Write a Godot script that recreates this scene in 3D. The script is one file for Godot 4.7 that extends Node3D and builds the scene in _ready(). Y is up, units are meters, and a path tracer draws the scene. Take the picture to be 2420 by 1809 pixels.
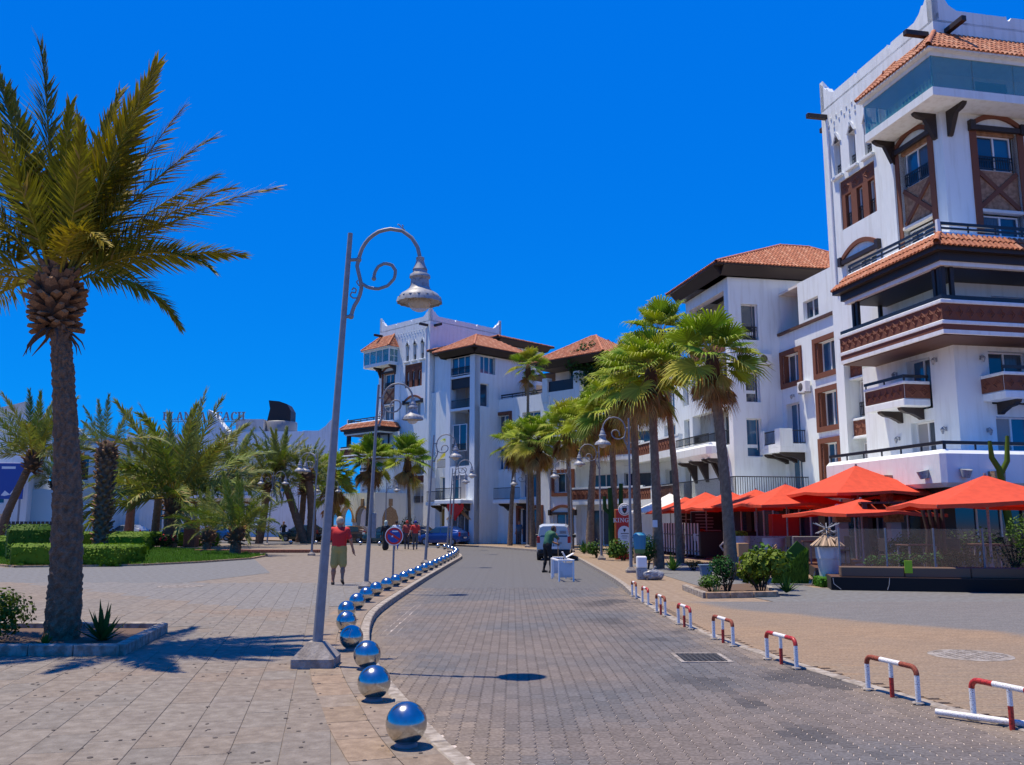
extends Node3D
# Seaside marina street: paved road between a plaza with steel ball bollards and a cafe pavement,
# white apartment blocks with tiled roofs, palms, scroll lamps.

var M := {}
var names := {}
var rng := RandomNumberGenerator.new()

class Mb:
	# collects triangles; faces are given counter-clockwise seen from outside
	var v := PackedVector3Array()
	var n := PackedVector3Array()
	var c := PackedColorArray()
	var uv := PackedVector2Array()
	var x := Transform3D()
	var flip := false
	var col := Color(1, 1, 1)
	var colored := false
	var mapped := false
	func frame(t: Transform3D) -> Mb:
		x = t
		flip = t.basis.determinant() < 0.0
		return self
	func paint(k: Color) -> Mb:
		col = k
		colored = true
		return self
	func _p(p: Vector3, m: Vector3) -> void:
		v.append(p)
		n.append(m)
		if colored:
			c.append(col)
	func tri(a: Vector3, b: Vector3, d: Vector3) -> void:
		a = x * a
		b = x * b
		d = x * d
		var m := (b - a).cross(d - a)
		if m.length_squared() < 1e-16:
			return
		m = m.normalized()
		if flip:
			m = -m
			_p(a, m)
			_p(b, m)
			_p(d, m)
		else:
			_p(a, m)
			_p(d, m)
			_p(b, m)
	func tris(a: Vector3, b: Vector3, d: Vector3, na: Vector3, nb: Vector3, nd: Vector3) -> void:
		var g := (b - a).cross(d - a)
		if g.length_squared() < 1e-18:
			return
		var sw := g.dot(na + nb + nd) > 0.0
		if flip:
			sw = not sw
		na = (x.basis * na).normalized()
		nb = (x.basis * nb).normalized()
		nd = (x.basis * nd).normalized()
		_p(x * a, na)
		if sw:
			_p(x * d, nd)
			_p(x * b, nb)
		else:
			_p(x * b, nb)
			_p(x * d, nd)
	func quad(a: Vector3, b: Vector3, d: Vector3, e: Vector3) -> void:
		tri(a, b, d)
		tri(a, d, e)
	func quv(a: Vector3, b: Vector3, d: Vector3, e: Vector3, r := Rect2(0, 0, 1, 1)) -> void:
		# a = lower left, b = lower right, d = upper right, e = upper left, with texture coordinates
		mapped = true
		quad(a, b, d, e)
		var A := Vector2(r.position.x, r.end.y)
		var B := r.end
		var D := Vector2(r.end.x, r.position.y)
		var E := r.position
		if flip:
			uv.append_array(PackedVector2Array([A, B, D, A, D, E]))
		else:
			uv.append_array(PackedVector2Array([A, D, B, A, E, D]))
	func box(a: Vector3, b: Vector3) -> void:
		var lo := Vector3(minf(a.x, b.x), minf(a.y, b.y), minf(a.z, b.z))
		var hi := Vector3(maxf(a.x, b.x), maxf(a.y, b.y), maxf(a.z, b.z))
		var p := [lo, Vector3(hi.x, lo.y, lo.z), Vector3(hi.x, hi.y, lo.z), Vector3(lo.x, hi.y, lo.z), Vector3(lo.x, lo.y, hi.z), Vector3(hi.x, lo.y, hi.z), hi, Vector3(lo.x, hi.y, hi.z)]
		quad(p[4], p[5], p[6], p[7])
		quad(p[1], p[0], p[3], p[2])
		quad(p[5], p[1], p[2], p[6])
		quad(p[0], p[4], p[7], p[3])
		quad(p[7], p[6], p[2], p[3])
		quad(p[0], p[1], p[5], p[4])
	func bevel(a: Vector3, b: Vector3, r: float) -> void:
		# box with chamfered edges
		var lo := Vector3(minf(a.x, b.x), minf(a.y, b.y), minf(a.z, b.z))
		var hi := Vector3(maxf(a.x, b.x), maxf(a.y, b.y), maxf(a.z, b.z))
		var m := (lo + hi) / 2
		var h := (hi - lo) / 2
		r = minf(r, minf(h.x, minf(h.y, h.z)) * 0.9)
		for ax in 3:
			var u := (ax + 1) % 3
			var w := (ax + 2) % 3
			for sg in [-1.0, 1.0]:
				var q := []
				for k in [[-1, -1], [1, -1], [1, 1], [-1, 1]]:
					var e := Vector3()
					e[ax] = sg * h[ax]
					e[u] = k[0] * (h[u] - r)
					e[w] = k[1] * (h[w] - r)
					q.append(m + e)
				if sg > 0:
					quad(q[0], q[1], q[2], q[3])
				else:
					quad(q[0], q[3], q[2], q[1])
			for s1 in [-1.0, 1.0]:
				for s2 in [-1.0, 1.0]:
					var q := []
					for k in [[-1, 0], [1, 0], [1, 1], [-1, 1]]:
						var e := Vector3()
						e[ax] = k[0] * (h[ax] - r)
						e[u] = s1 * (h[u] - (r if k[1] == 0 else 0.0))
						e[w] = s2 * (h[w] - (0.0 if k[1] == 0 else r))
						q.append(m + e)
					var g: Vector3 = (q[1] - q[0]).cross(q[2] - q[0])
					var o := Vector3()
					o[u] = s1
					o[w] = s2
					if g.dot(o) > 0:
						quad(q[0], q[1], q[2], q[3])
					else:
						quad(q[0], q[3], q[2], q[1])
		for sx in [-1.0, 1.0]:
			for sy in [-1.0, 1.0]:
				for sz in [-1.0, 1.0]:
					var o := Vector3(sx, sy, sz)
					var q0 := m + Vector3(sx * h.x, sy * (h.y - r), sz * (h.z - r))
					var q1 := m + Vector3(sx * (h.x - r), sy * h.y, sz * (h.z - r))
					var q2 := m + Vector3(sx * (h.x - r), sy * (h.y - r), sz * h.z)
					if (q1 - q0).cross(q2 - q0).dot(o) > 0:
						tri(q0, q1, q2)
					else:
						tri(q0, q2, q1)
	func tube(p: Array, r: Array, k := 8, cap := true) -> void:
		var rings := []
		var nr := []
		var side := Vector3()
		for i in p.size():
			var d: Vector3 = (p[mini(i + 1, p.size() - 1)] - p[maxi(i - 1, 0)]).normalized()
			if i == 0:
				side = d.cross(Vector3.UP if absf(d.y) < 0.9 else Vector3.RIGHT).normalized()
			else:
				side = (side - d * side.dot(d)).normalized()
			var up := side.cross(d)
			var ring := PackedVector3Array()
			var rn := PackedVector3Array()
			var rad: float = r[mini(i, r.size() - 1)]
			for j in k:
				var a := TAU * j / k
				var o := side * cos(a) + up * sin(a)
				rn.append(o)
				ring.append(p[i] + o * rad)
			rings.append(ring)
			nr.append(rn)
		for i in p.size() - 1:
			for j in k:
				var j2 := (j + 1) % k
				tris(rings[i][j], rings[i][j2], rings[i + 1][j2], nr[i][j], nr[i][j2], nr[i + 1][j2])
				tris(rings[i][j], rings[i + 1][j2], rings[i + 1][j], nr[i][j], nr[i + 1][j2], nr[i + 1][j])
		if cap:
			for e in [0, p.size() - 1]:
				var d: Vector3 = (p[0] - p[1]).normalized() if e == 0 else (p[e] - p[e - 1]).normalized()
				for j in k - 2:
					tris(rings[e][0], rings[e][j + 1], rings[e][j + 2], d, d, d)
	func lathe(pr: Array, k := 16, at := Vector3(), wave := 0, amp := 0.0, sharp := 0.6) -> void:
		# pr: Vector2(radius, height) from bottom to top
		for i in pr.size() - 1:
			var a: Vector2 = pr[i]
			var b: Vector2 = pr[i + 1]
			var t := b - a
			if t.length() < 1e-5:
				continue
			var pn := Vector2(t.y, -t.x).normalized()
			var pa := pn
			var pb := pn
			if i > 0:
				var t0: Vector2 = a - pr[i - 1]
				var q := Vector2(t0.y, -t0.x).normalized()
				if q.dot(pn) > sharp:
					pa = (q + pn).normalized()
			if i < pr.size() - 2:
				var t1: Vector2 = pr[i + 2] - b
				var q := Vector2(t1.y, -t1.x).normalized()
				if q.dot(pn) > sharp:
					pb = (q + pn).normalized()
			for j in k:
				var a0 := TAU * j / k
				var a1 := TAU * (j + 1) / k
				var e0 := Vector3(cos(a0), 0, sin(a0))
				var e1 := Vector3(cos(a1), 0, sin(a1))
				var w0 := 1.0 + amp * cos(a0 * wave) if wave > 0 and i < 2 else 1.0
				var w1 := 1.0 + amp * cos(a1 * wave) if wave > 0 and i < 2 else 1.0
				var y := Vector3.UP
				var A := at + e0 * a.x * w0 + y * a.y
				var B := at + e1 * a.x * w1 + y * a.y
				var C := at + e1 * b.x * w1 + y * b.y
				var D := at + e0 * b.x * w0 + y * b.y
				var nA := e0 * pa.x + y * pa.y
				var nB := e1 * pa.x + y * pa.y
				var nC := e1 * pb.x + y * pb.y
				var nD := e0 * pb.x + y * pb.y
				tris(A, B, C, nA, nB, nC)
				tris(A, C, D, nA, nC, nD)
	func prism(poly: PackedVector2Array, z0: float, z1: float) -> void:
		# polygon in x/y (any winding), extruded along z
		if Geometry2D.is_polygon_clockwise(poly):
			poly.reverse()
		var ix := Geometry2D.triangulate_polygon(poly)
		for i in range(0, ix.size(), 3):
			var a := poly[ix[i]]
			var b := poly[ix[i + 1]]
			var d := poly[ix[i + 2]]
			if (b - a).cross(d - a) < 0:
				var s := b
				b = d
				d = s
			tri(Vector3(a.x, a.y, z1), Vector3(b.x, b.y, z1), Vector3(d.x, d.y, z1))
			tri(Vector3(a.x, a.y, z0), Vector3(d.x, d.y, z0), Vector3(b.x, b.y, z0))
		for i in poly.size():
			var a := poly[i]
			var b := poly[(i + 1) % poly.size()]
			quad(Vector3(a.x, a.y, z0), Vector3(b.x, b.y, z0), Vector3(b.x, b.y, z1), Vector3(a.x, a.y, z1))
	func ball(o: Vector3, r: Vector3, k := 12, rows := 8) -> void:
		for i in rows:
			var t0 := PI * i / rows
			var t1 := PI * (i + 1) / rows
			for j in k:
				var f0 := TAU * j / k
				var f1 := TAU * (j + 1) / k
				var a := Vector3(sin(t0) * cos(f0), cos(t0), sin(t0) * sin(f0))
				var b := Vector3(sin(t0) * cos(f1), cos(t0), sin(t0) * sin(f1))
				var d := Vector3(sin(t1) * cos(f1), cos(t1), sin(t1) * sin(f1))
				var e := Vector3(sin(t1) * cos(f0), cos(t1), sin(t1) * sin(f0))
				tris(o + a * r, o + d * r, o + b * r, a / r, d / r, b / r)
				tris(o + a * r, o + e * r, o + d * r, a / r, e / r, d / r)
	func mesh(m: Material) -> ArrayMesh:
		var am := ArrayMesh.new()
		if v.is_empty():
			return am
		var arr := []
		arr.resize(Mesh.ARRAY_MAX)
		arr[Mesh.ARRAY_VERTEX] = v
		arr[Mesh.ARRAY_NORMAL] = n
		if colored:
			arr[Mesh.ARRAY_COLOR] = c
		if mapped and uv.size() == v.size():
			arr[Mesh.ARRAY_TEX_UV] = uv
		am.add_surface_from_arrays(Mesh.PRIMITIVE_TRIANGLES, arr)
		am.surface_set_material(0, m)
		return am

# ---------------------------------------------------------------- nodes
func V(x: float, y: float, z: float) -> Vector3:
	return Vector3(x, y, z)

func lin(r: float, g: float, b: float) -> Color:
	return Color(r, g, b).linear_to_srgb()

func numbered(called: String) -> String:
	if not names.has(called):
		names[called] = 0
		return called
	names[called] += 1
	return "%s_%03d" % [called, names[called]]

func thing(called: String, label: String, category: String, at := Vector3(), group := "", turn := 0.0) -> Node3D:
	var o := Node3D.new()
	o.name = numbered(called)
	add_child(o)
	o.position = at
	o.rotation.y = turn
	tag(o, label, category, group)
	return o

func tag(o: Node, label: String, category: String, group := "") -> void:
	o.set_meta("label", label)
	o.set_meta("category", category)
	if group != "":
		o.set_meta("group", group)

func put(parent: Node, called: String, me: Mesh, at := Transform3D()) -> MeshInstance3D:
	var o := MeshInstance3D.new()
	o.name = called if parent != self else numbered(called)
	o.mesh = me
	o.transform = at
	parent.add_child(o, true)
	return o

func part(parent: Node, called: String, b: Mb, m: Material) -> MeshInstance3D:
	return put(parent, called, b.mesh(m))

func structure(called: String, b: Mb, m: Material) -> MeshInstance3D:
	var o := put(self, called, b.mesh(m))
	o.set_meta("kind", "structure")
	return o

func copy_of(o: Node3D, at: Vector3, turn := 0.0, label := "") -> Node3D:
	var d: Node3D = o.duplicate()
	d.name = numbered(String(o.name).rstrip("0123456789").trim_suffix("_"))
	add_child(d)
	d.position = at
	d.rotation.y = turn
	if label != "":
		d.set_meta("label", label)
	return d

# ---------------------------------------------------------------- materials
func noise_tex(freq: float, lo: Color, hi: Color, sd: int, oct := 4, size := 512, pts := []) -> NoiseTexture2D:
	var f := FastNoiseLite.new()
	f.seed = sd
	f.frequency = freq
	f.fractal_octaves = oct
	f.noise_type = FastNoiseLite.TYPE_SIMPLEX_SMOOTH
	var g := Gradient.new()
	g.set_color(0, lo)
	g.set_color(1, hi)
	if pts.size() == 2:
		g.set_offset(0, pts[0])
		g.set_offset(1, pts[1])
	var t := NoiseTexture2D.new()
	t.width = size
	t.height = size
	t.seamless = true
	t.noise = f
	t.color_ramp = g
	return t

func bump_tex(freq: float, strength: float, sd: int, oct := 4) -> NoiseTexture2D:
	var f := FastNoiseLite.new()
	f.seed = sd
	f.frequency = freq
	f.fractal_octaves = oct
	var t := NoiseTexture2D.new()
	t.width = 512
	t.height = 512
	t.seamless = true
	t.noise = f
	t.as_normal_map = true
	t.bump_strength = strength
	return t

func mat(key: String, k: Color, rough := 0.8, metal := 0.0, tex: Texture2D = null, meters := 1.0, bump: Texture2D = null, world := true) -> StandardMaterial3D:
	var m := StandardMaterial3D.new()
	m.albedo_color = lin(k.r, k.g, k.b)
	m.roughness = rough
	m.metallic = metal
	if tex or bump:
		m.uv1_triplanar = true
		m.uv1_world_triplanar = world
		m.uv1_scale = Vector3.ONE / meters
	if tex:
		m.albedo_texture = tex
	if bump:
		m.normal_enabled = true
		m.normal_texture = bump
	M[key] = m
	return m

func make_materials() -> void:
	var w1 := Color(1, 1, 1)
	var fine := noise_tex(0.03, Color(0.72, 0.72, 0.72), w1, 3, 5)
	var blotch := noise_tex(0.008, Color(0.78, 0.76, 0.74), w1, 5, 5, 512, [0.25, 0.75])
	var stain := noise_tex(0.006, Color(0.9, 0.885, 0.87), w1, 9, 5, 512, [0.15, 0.5])
	var rough_n := bump_tex(0.05, 3.0, 7)
	var stone_n := bump_tex(0.02, 6.0, 8, 5)
	mat("stucco", Color(0.76, 0.81, 0.81), 0.85, 0, stain, 6.0, rough_n)
	mat("wall_cream", Color(0.72, 0.68, 0.62), 0.85, 0, stain, 5.0, rough_n)
	M.stucco.albedo_texture = noise_tex(0.012, Color(0.945, 0.94, 0.93), w1, 9, 5, 512, [0.12, 0.5])
	M.stucco.uv1_scale = Vector3(0.45, 0.05, 0.45)
	M.stucco.normal_scale = 0.12
	M.wall_cream.normal_scale = 0.16
	mat("white_paint", Color(0.78, 0.78, 0.77), 0.5)
	mat("slot", Color(0.09, 0.08, 0.08), 0.9)
	mat("dark_wood", Color(0.035, 0.022, 0.018), 0.55, 0, fine, 0.6)
	mat("brown_wood", Color(0.13, 0.06, 0.035), 0.6, 0, fine, 0.5)
	mat("black_metal", Color(0.016, 0.017, 0.02), 0.4)
	mat("tile", Color(0.68, 0.25, 0.115), 0.75, 0, noise_tex(0.02, Color(0.6, 0.52, 0.48), w1, 11, 3), 2.0)
	mat("tile_dark", Color(0.52, 0.17, 0.08), 0.75, 0, fine, 1.0)
	mat("tile_pale", Color(0.7, 0.31, 0.17), 0.75, 0, fine, 1.0)
	mat("brick", Color(0.25, 0.085, 0.045), 0.85, 0, fine, 0.35, stone_n)
	mat("ochre", Color(0.42, 0.23, 0.13), 0.85, 0, blotch, 1.0, rough_n)
	mat("sandstone", Color(0.45, 0.31, 0.19), 0.85, 0, blotch, 0.7, stone_n)
	mat("concrete", Color(0.33, 0.3, 0.27), 0.9, 0, blotch, 0.9, rough_n)
	mat("kerb", Color(0.37, 0.33, 0.28), 0.9, 0, blotch, 0.7, stone_n)
	mat("lamp_grey", Color(0.26, 0.27, 0.285), 0.5, 0.0, noise_tex(0.012, Color(0.88, 0.87, 0.86), w1, 21, 4), 0.7)
	mat("lamp_worn", Color(0.3, 0.32, 0.345), 0.5, 0.0, noise_tex(0.012, Color(0.72, 0.66, 0.6), w1, 22, 5, 512, [0.22, 0.4]), 0.5)
	mat("steel_ball", Color(0.58, 0.6, 0.61), 0.09, 1.0, noise_tex(0.01, Color(0.82, 0.8, 0.78), w1, 23, 5), 0.5)
	M.steel_ball.roughness_texture = noise_tex(0.012, Color(0.6, 0.6, 0.6), w1, 24, 5)
	M.steel_ball.roughness = 0.24
	mat("glass_dark", Color(0.02, 0.045, 0.075), 0.06)
	M.glass_dark.metallic_specular = 0.9
	mat("glass_blue", Color(0.02, 0.1, 0.19), 0.06)
	M.glass_blue.metallic_specular = 0.9
	mat("curtain", Color(0.34, 0.33, 0.32), 0.9)
	mat("drapes", Color(0.14, 0.17, 0.2), 0.12, 0, noise_tex(0.04, Color(0.55, 0.55, 0.55), w1, 33, 2), 0.5)
	M.drapes.uv1_scale = Vector3(3.0, 0.05, 3.0)
	mat("glass_teal", Color(0.1, 0.36, 0.37), 0.04)
	M.glass_teal.transparency = BaseMaterial3D.TRANSPARENCY_ALPHA
	M.glass_teal.albedo_color.a = 0.4
	mat("glass_clear", Color(0.25, 0.3, 0.3), 0.03)
	M.glass_clear.transparency = BaseMaterial3D.TRANSPARENCY_ALPHA
	M.glass_clear.albedo_color.a = 0.035
	mat("globe", Color(0.6, 0.55, 0.48), 0.15)
	M.globe.transparency = BaseMaterial3D.TRANSPARENCY_ALPHA
	M.globe.albedo_color.a = 0.55
	mat("soil", Color(0.16, 0.1, 0.065), 0.95, 0, fine, 0.4, stone_n)
	mat("parasol", Color(0.8, 0.085, 0.03), 0.8, 0, noise_tex(0.01, Color(0.88, 0.86, 0.84), w1, 31, 4), 1.5)
	M.parasol.backlight_enabled = true
	M.parasol.backlight = lin(0.35, 0.03, 0.01)
	mat("canvas", Color(0.8, 0.8, 0.78), 0.8)
	M.canvas.backlight_enabled = true
	M.canvas.backlight = lin(0.3, 0.3, 0.3)
	mat("planter", Color(0.62, 0.62, 0.63), 0.45, 0, stain, 1.5)
	mat("terracotta", Color(0.38, 0.14, 0.07), 0.8, 0, blotch, 0.4)
	mat("tan_wood", Color(0.5, 0.29, 0.13), 0.7)
	mat("raw_wood", Color(0.42, 0.2, 0.1), 0.75)
	mat("rubber", Color(0.012, 0.012, 0.013), 0.7)
	mat("red_paint", Color(0.48, 0.03, 0.02), 0.45, 0, noise_tex(0.02, Color(0.62, 0.5, 0.42), w1, 41, 5, 512, [0.28, 0.42]), 0.3)
	mat("hoop_white", Color(0.74, 0.74, 0.72), 0.5, 0, noise_tex(0.03, Color(0.34, 0.2, 0.14), w1, 42, 5, 512, [0.22, 0.34]), 0.25)
	mat("hoop_rust", Color(0.34, 0.075, 0.035), 0.75, 0, noise_tex(0.03, Color(0.45, 0.36, 0.3), w1, 43, 5, 512, [0.3, 0.55]), 0.2)
	mat("vertex", Color(1, 1, 1), 0.8)
	M.vertex.vertex_color_use_as_albedo = true
	mat("vertex_gloss", Color(1, 1, 1), 0.3)
	M.vertex_gloss.vertex_color_use_as_albedo = true
	mat("paver", Color(0.9, 0.9, 0.92), 0.85, 0, noise_tex(0.02, Color(0.74, 0.72, 0.7), w1, 51, 5), 0.45, rough_n)
	M.paver.vertex_color_use_as_albedo = true
	mat("slab", Color(0.9, 0.9, 0.92), 0.82, 0, noise_tex(0.012, Color(0.78, 0.76, 0.74), w1, 52, 6), 1.1, rough_n)
	M.slab.vertex_color_use_as_albedo = true
	mat("leaf", Color(1, 1, 1), 0.6)
	M.leaf.metallic_specular = 0.25
	M.leaf.vertex_color_use_as_albedo = true
	M.leaf.backlight_enabled = true
	M.leaf.backlight = lin(0.34, 0.38, 0.05)
	mat("trunk", Color(1, 1, 1), 0.9, 0, noise_tex(0.03, Color(0.6, 0.55, 0.5), w1, 61, 5), 0.35, stone_n)
	M.trunk.vertex_color_use_as_albedo = true

func leaf_col(r: float, g: float, b: float, j := 0.15) -> Color:
	var k := 1.0 + rng.randf_range(-j, j)
	return Color(r * k * rng.randf_range(0.92, 1.08), g * k, b * k)

# ---------------------------------------------------------------- ground
const KL := [[3.2, 0.0], [1.5, -2.6], [0.6, -4.4], [-0.24, -6.35], [-0.69, -7.66], [-0.99, -8.72], [-1.29, -9.75], [-1.65, -11.2], [-1.94, -12.57], [-2.12, -13.63], [-2.33, -15.07], [-2.52, -16.84], [-2.6, -19.1], [-2.62, -24.0], [-2.62, -28.0], [-2.58, -33.0], [-2.52, -40.0], [-2.5, -45.0], [-2.75, -48.5], [-3.4, -53.0], [-4.6, -58.0], [-7.0, -62.5], [-11.0, -66.5], [-18.0, -70.5], [-40.0, -80.0]]
const KR := [[5.8, 0.0], [5.0, -3.0], [4.35, -6.2], [3.85, -8.1], [3.5, -9.5], [3.2, -11.0], [3.0, -12.4], [2.85, -13.8], [2.74, -15.2], [2.7, -17.0], [2.72, -19.0], [2.8, -21.2], [2.95, -24.0], [3.05, -27.5], [3.08, -31.0], [3.1, -36.0], [3.12, -41.0], [3.05, -46.0], [2.75, -50.0], [2.1, -54.0], [0.9, -58.0], [-0.7, -62.2], [-2.9, -67.2], [-9.0, -76.0], [-34.0, -96.0]]

func curve(k: Array) -> Curve3D:
	var c := Curve3D.new()
	for i in k.size():
		var p := V(k[i][0], 0, k[i][1])
		var a := V(k[maxi(i - 1, 0)][0], 0, k[maxi(i - 1, 0)][1])
		var b := V(k[mini(i + 1, k.size() - 1)][0], 0, k[mini(i + 1, k.size() - 1)][1])
		var t := (b - a).normalized()
		c.add_point(p, -t * p.distance_to(a) * 0.3, t * p.distance_to(b) * 0.3)
	return c

func edge_x(k: Array, z: float) -> float:
	for i in k.size() - 1:
		if k[i][1] >= z and k[i + 1][1] < z:
			return lerpf(k[i][0], k[i + 1][0], (z - k[i][1]) / (k[i + 1][1] - k[i][1]))
	return k[0][0] if z > k[0][1] else k[-1][0]

func road_y(x: float, z: float) -> float:
	# the roadway lies a kerb's height below the plaza, flush where kerbs are dropped
	var far_drop := 0.11 * smoothstep(-9.0, -12.5, z)
	var right := smoothstep(-19.0, -23.0, z)
	var t := clampf((x + 2.0) / 4.2, 0.0, 1.0)
	return -0.012 - far_drop * lerpf(1.0, right, t)

const AX := Vector3(-0.20044, 0, -0.9797)   # away along the plaza joints
const BX := Vector3(0.9797, 0, -0.20044)    # across them, to the right

func in_poly(p: Vector2, poly: PackedVector2Array) -> bool:
	return Geometry2D.is_point_in_polygon(p, poly)

func paver_mesh(w: float, l: float, a: float, m: Material) -> ArrayMesh:
	var side := [[-0.5, -1], [-0.25, 1], [0.0, -1], [0.25, 1], [0.5, -1]]
	var out := PackedVector2Array()
	for s in side:
		out.append(Vector2(w / 2 + s[1] * a, s[0] * l))
	for i in side.size():
		var s = side[side.size() - 1 - i]
		out.append(Vector2(-w / 2 + s[1] * a, s[0] * l))
	var inn := PackedVector2Array()
	for p in out:
		inn.append(Vector2(p.x - signf(p.x) * 0.004, p.y * (1.0 - 0.008 / l)))
	var b := Mb.new()
	var k := out.size()
	for i in 4:
		var j := k - 1 - i
		b.quad(V(inn[i].x, 0, inn[i].y), V(inn[j].x, 0, inn[j].y), V(inn[j - 1].x, 0, inn[j - 1].y), V(inn[i + 1].x, 0, inn[i + 1].y))
	for i in k:
		var j := (i + 1) % k
		var A := V(inn[i].x, 0, inn[i].y)
		var B := V(inn[j].x, 0, inn[j].y)
		var C := V(out[j].x, -0.004, out[j].y)
		var D := V(out[i].x, -0.004, out[i].y)
		b.quad(A, B, C, D)
		b.quad(D, C, C + V(0, -0.014, 0), D + V(0, -0.014, 0))
	for i in b.n.size():
		if b.n[i].y < -0.5:
			b.n[i] = -b.n[i]
	return b.mesh(m)

func slab_mesh(w: float, l: float, m: Material, ch := 0.004) -> ArrayMesh:
	var b := Mb.new()
	b.bevel(V(-w / 2, -0.02, -l / 2), V(w / 2, 0, l / 2), ch)
	return b.mesh(m)

func tinted(me: ArrayMesh, k: Color) -> ArrayMesh:
	var arr := me.surface_get_arrays(0)
	var c := PackedColorArray()
	c.resize(arr[Mesh.ARRAY_VERTEX].size())
	c.fill(k)
	arr[Mesh.ARRAY_COLOR] = c
	var r := ArrayMesh.new()
	r.add_surface_from_arrays(Mesh.PRIMITIVE_TRIANGLES, arr)
	r.surface_set_material(0, me.surface_get_material(0))
	return r

func field(parent: Node3D, called: String, spots: Array, me: ArrayMesh, tones: Array, many := 300) -> void:
	# the pieces nearest the street corner are parts, the rest one mass. spot: [distance, Transform3D, Color]
	spots.sort_custom(func(a, b): return a[0] < b[0])
	var cache := {}
	for i in mini(many, spots.size()):
		var k: Color = spots[i][2]
		var best := 0
		for j in tones.size():
			if absf(tones[j].r - k.r) + absf(tones[j].b - k.b) < absf(tones[best].r - k.r) + absf(tones[best].b - k.b):
				best = j
		if not cache.has(best):
			cache[best] = tinted(me, tones[best])
		put(parent, called, cache[best], spots[i][1])
	if spots.size() <= many:
		return
	var mm := MultiMesh.new()
	mm.transform_format = MultiMesh.TRANSFORM_3D
	mm.use_colors = true
	mm.mesh = tinted(me, Color(1, 1, 1))
	mm.instance_count = spots.size() - many
	for i in range(many, spots.size()):
		mm.set_instance_transform(i - many, spots[i][1])
		mm.set_instance_color(i - many, spots[i][2])
	var o := MultiMeshInstance3D.new()
	o.name = called + "_field"
	o.multimesh = mm
	o.set_meta("kind", "stuff")
	parent.add_child(o, true)

func sheet(poly: PackedVector2Array, y: float) -> Mb:
	var b := Mb.new()
	var ix := Geometry2D.triangulate_polygon(poly)
	for i in range(0, ix.size(), 3):
		var p := poly[ix[i]]
		var q := poly[ix[i + 1]]
		var r := poly[ix[i + 2]]
		b.tris(V(p.x, y, p.y), V(q.x, y, q.y), V(r.x, y, r.y), Vector3.UP, Vector3.UP, Vector3.UP)
	return b

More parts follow.
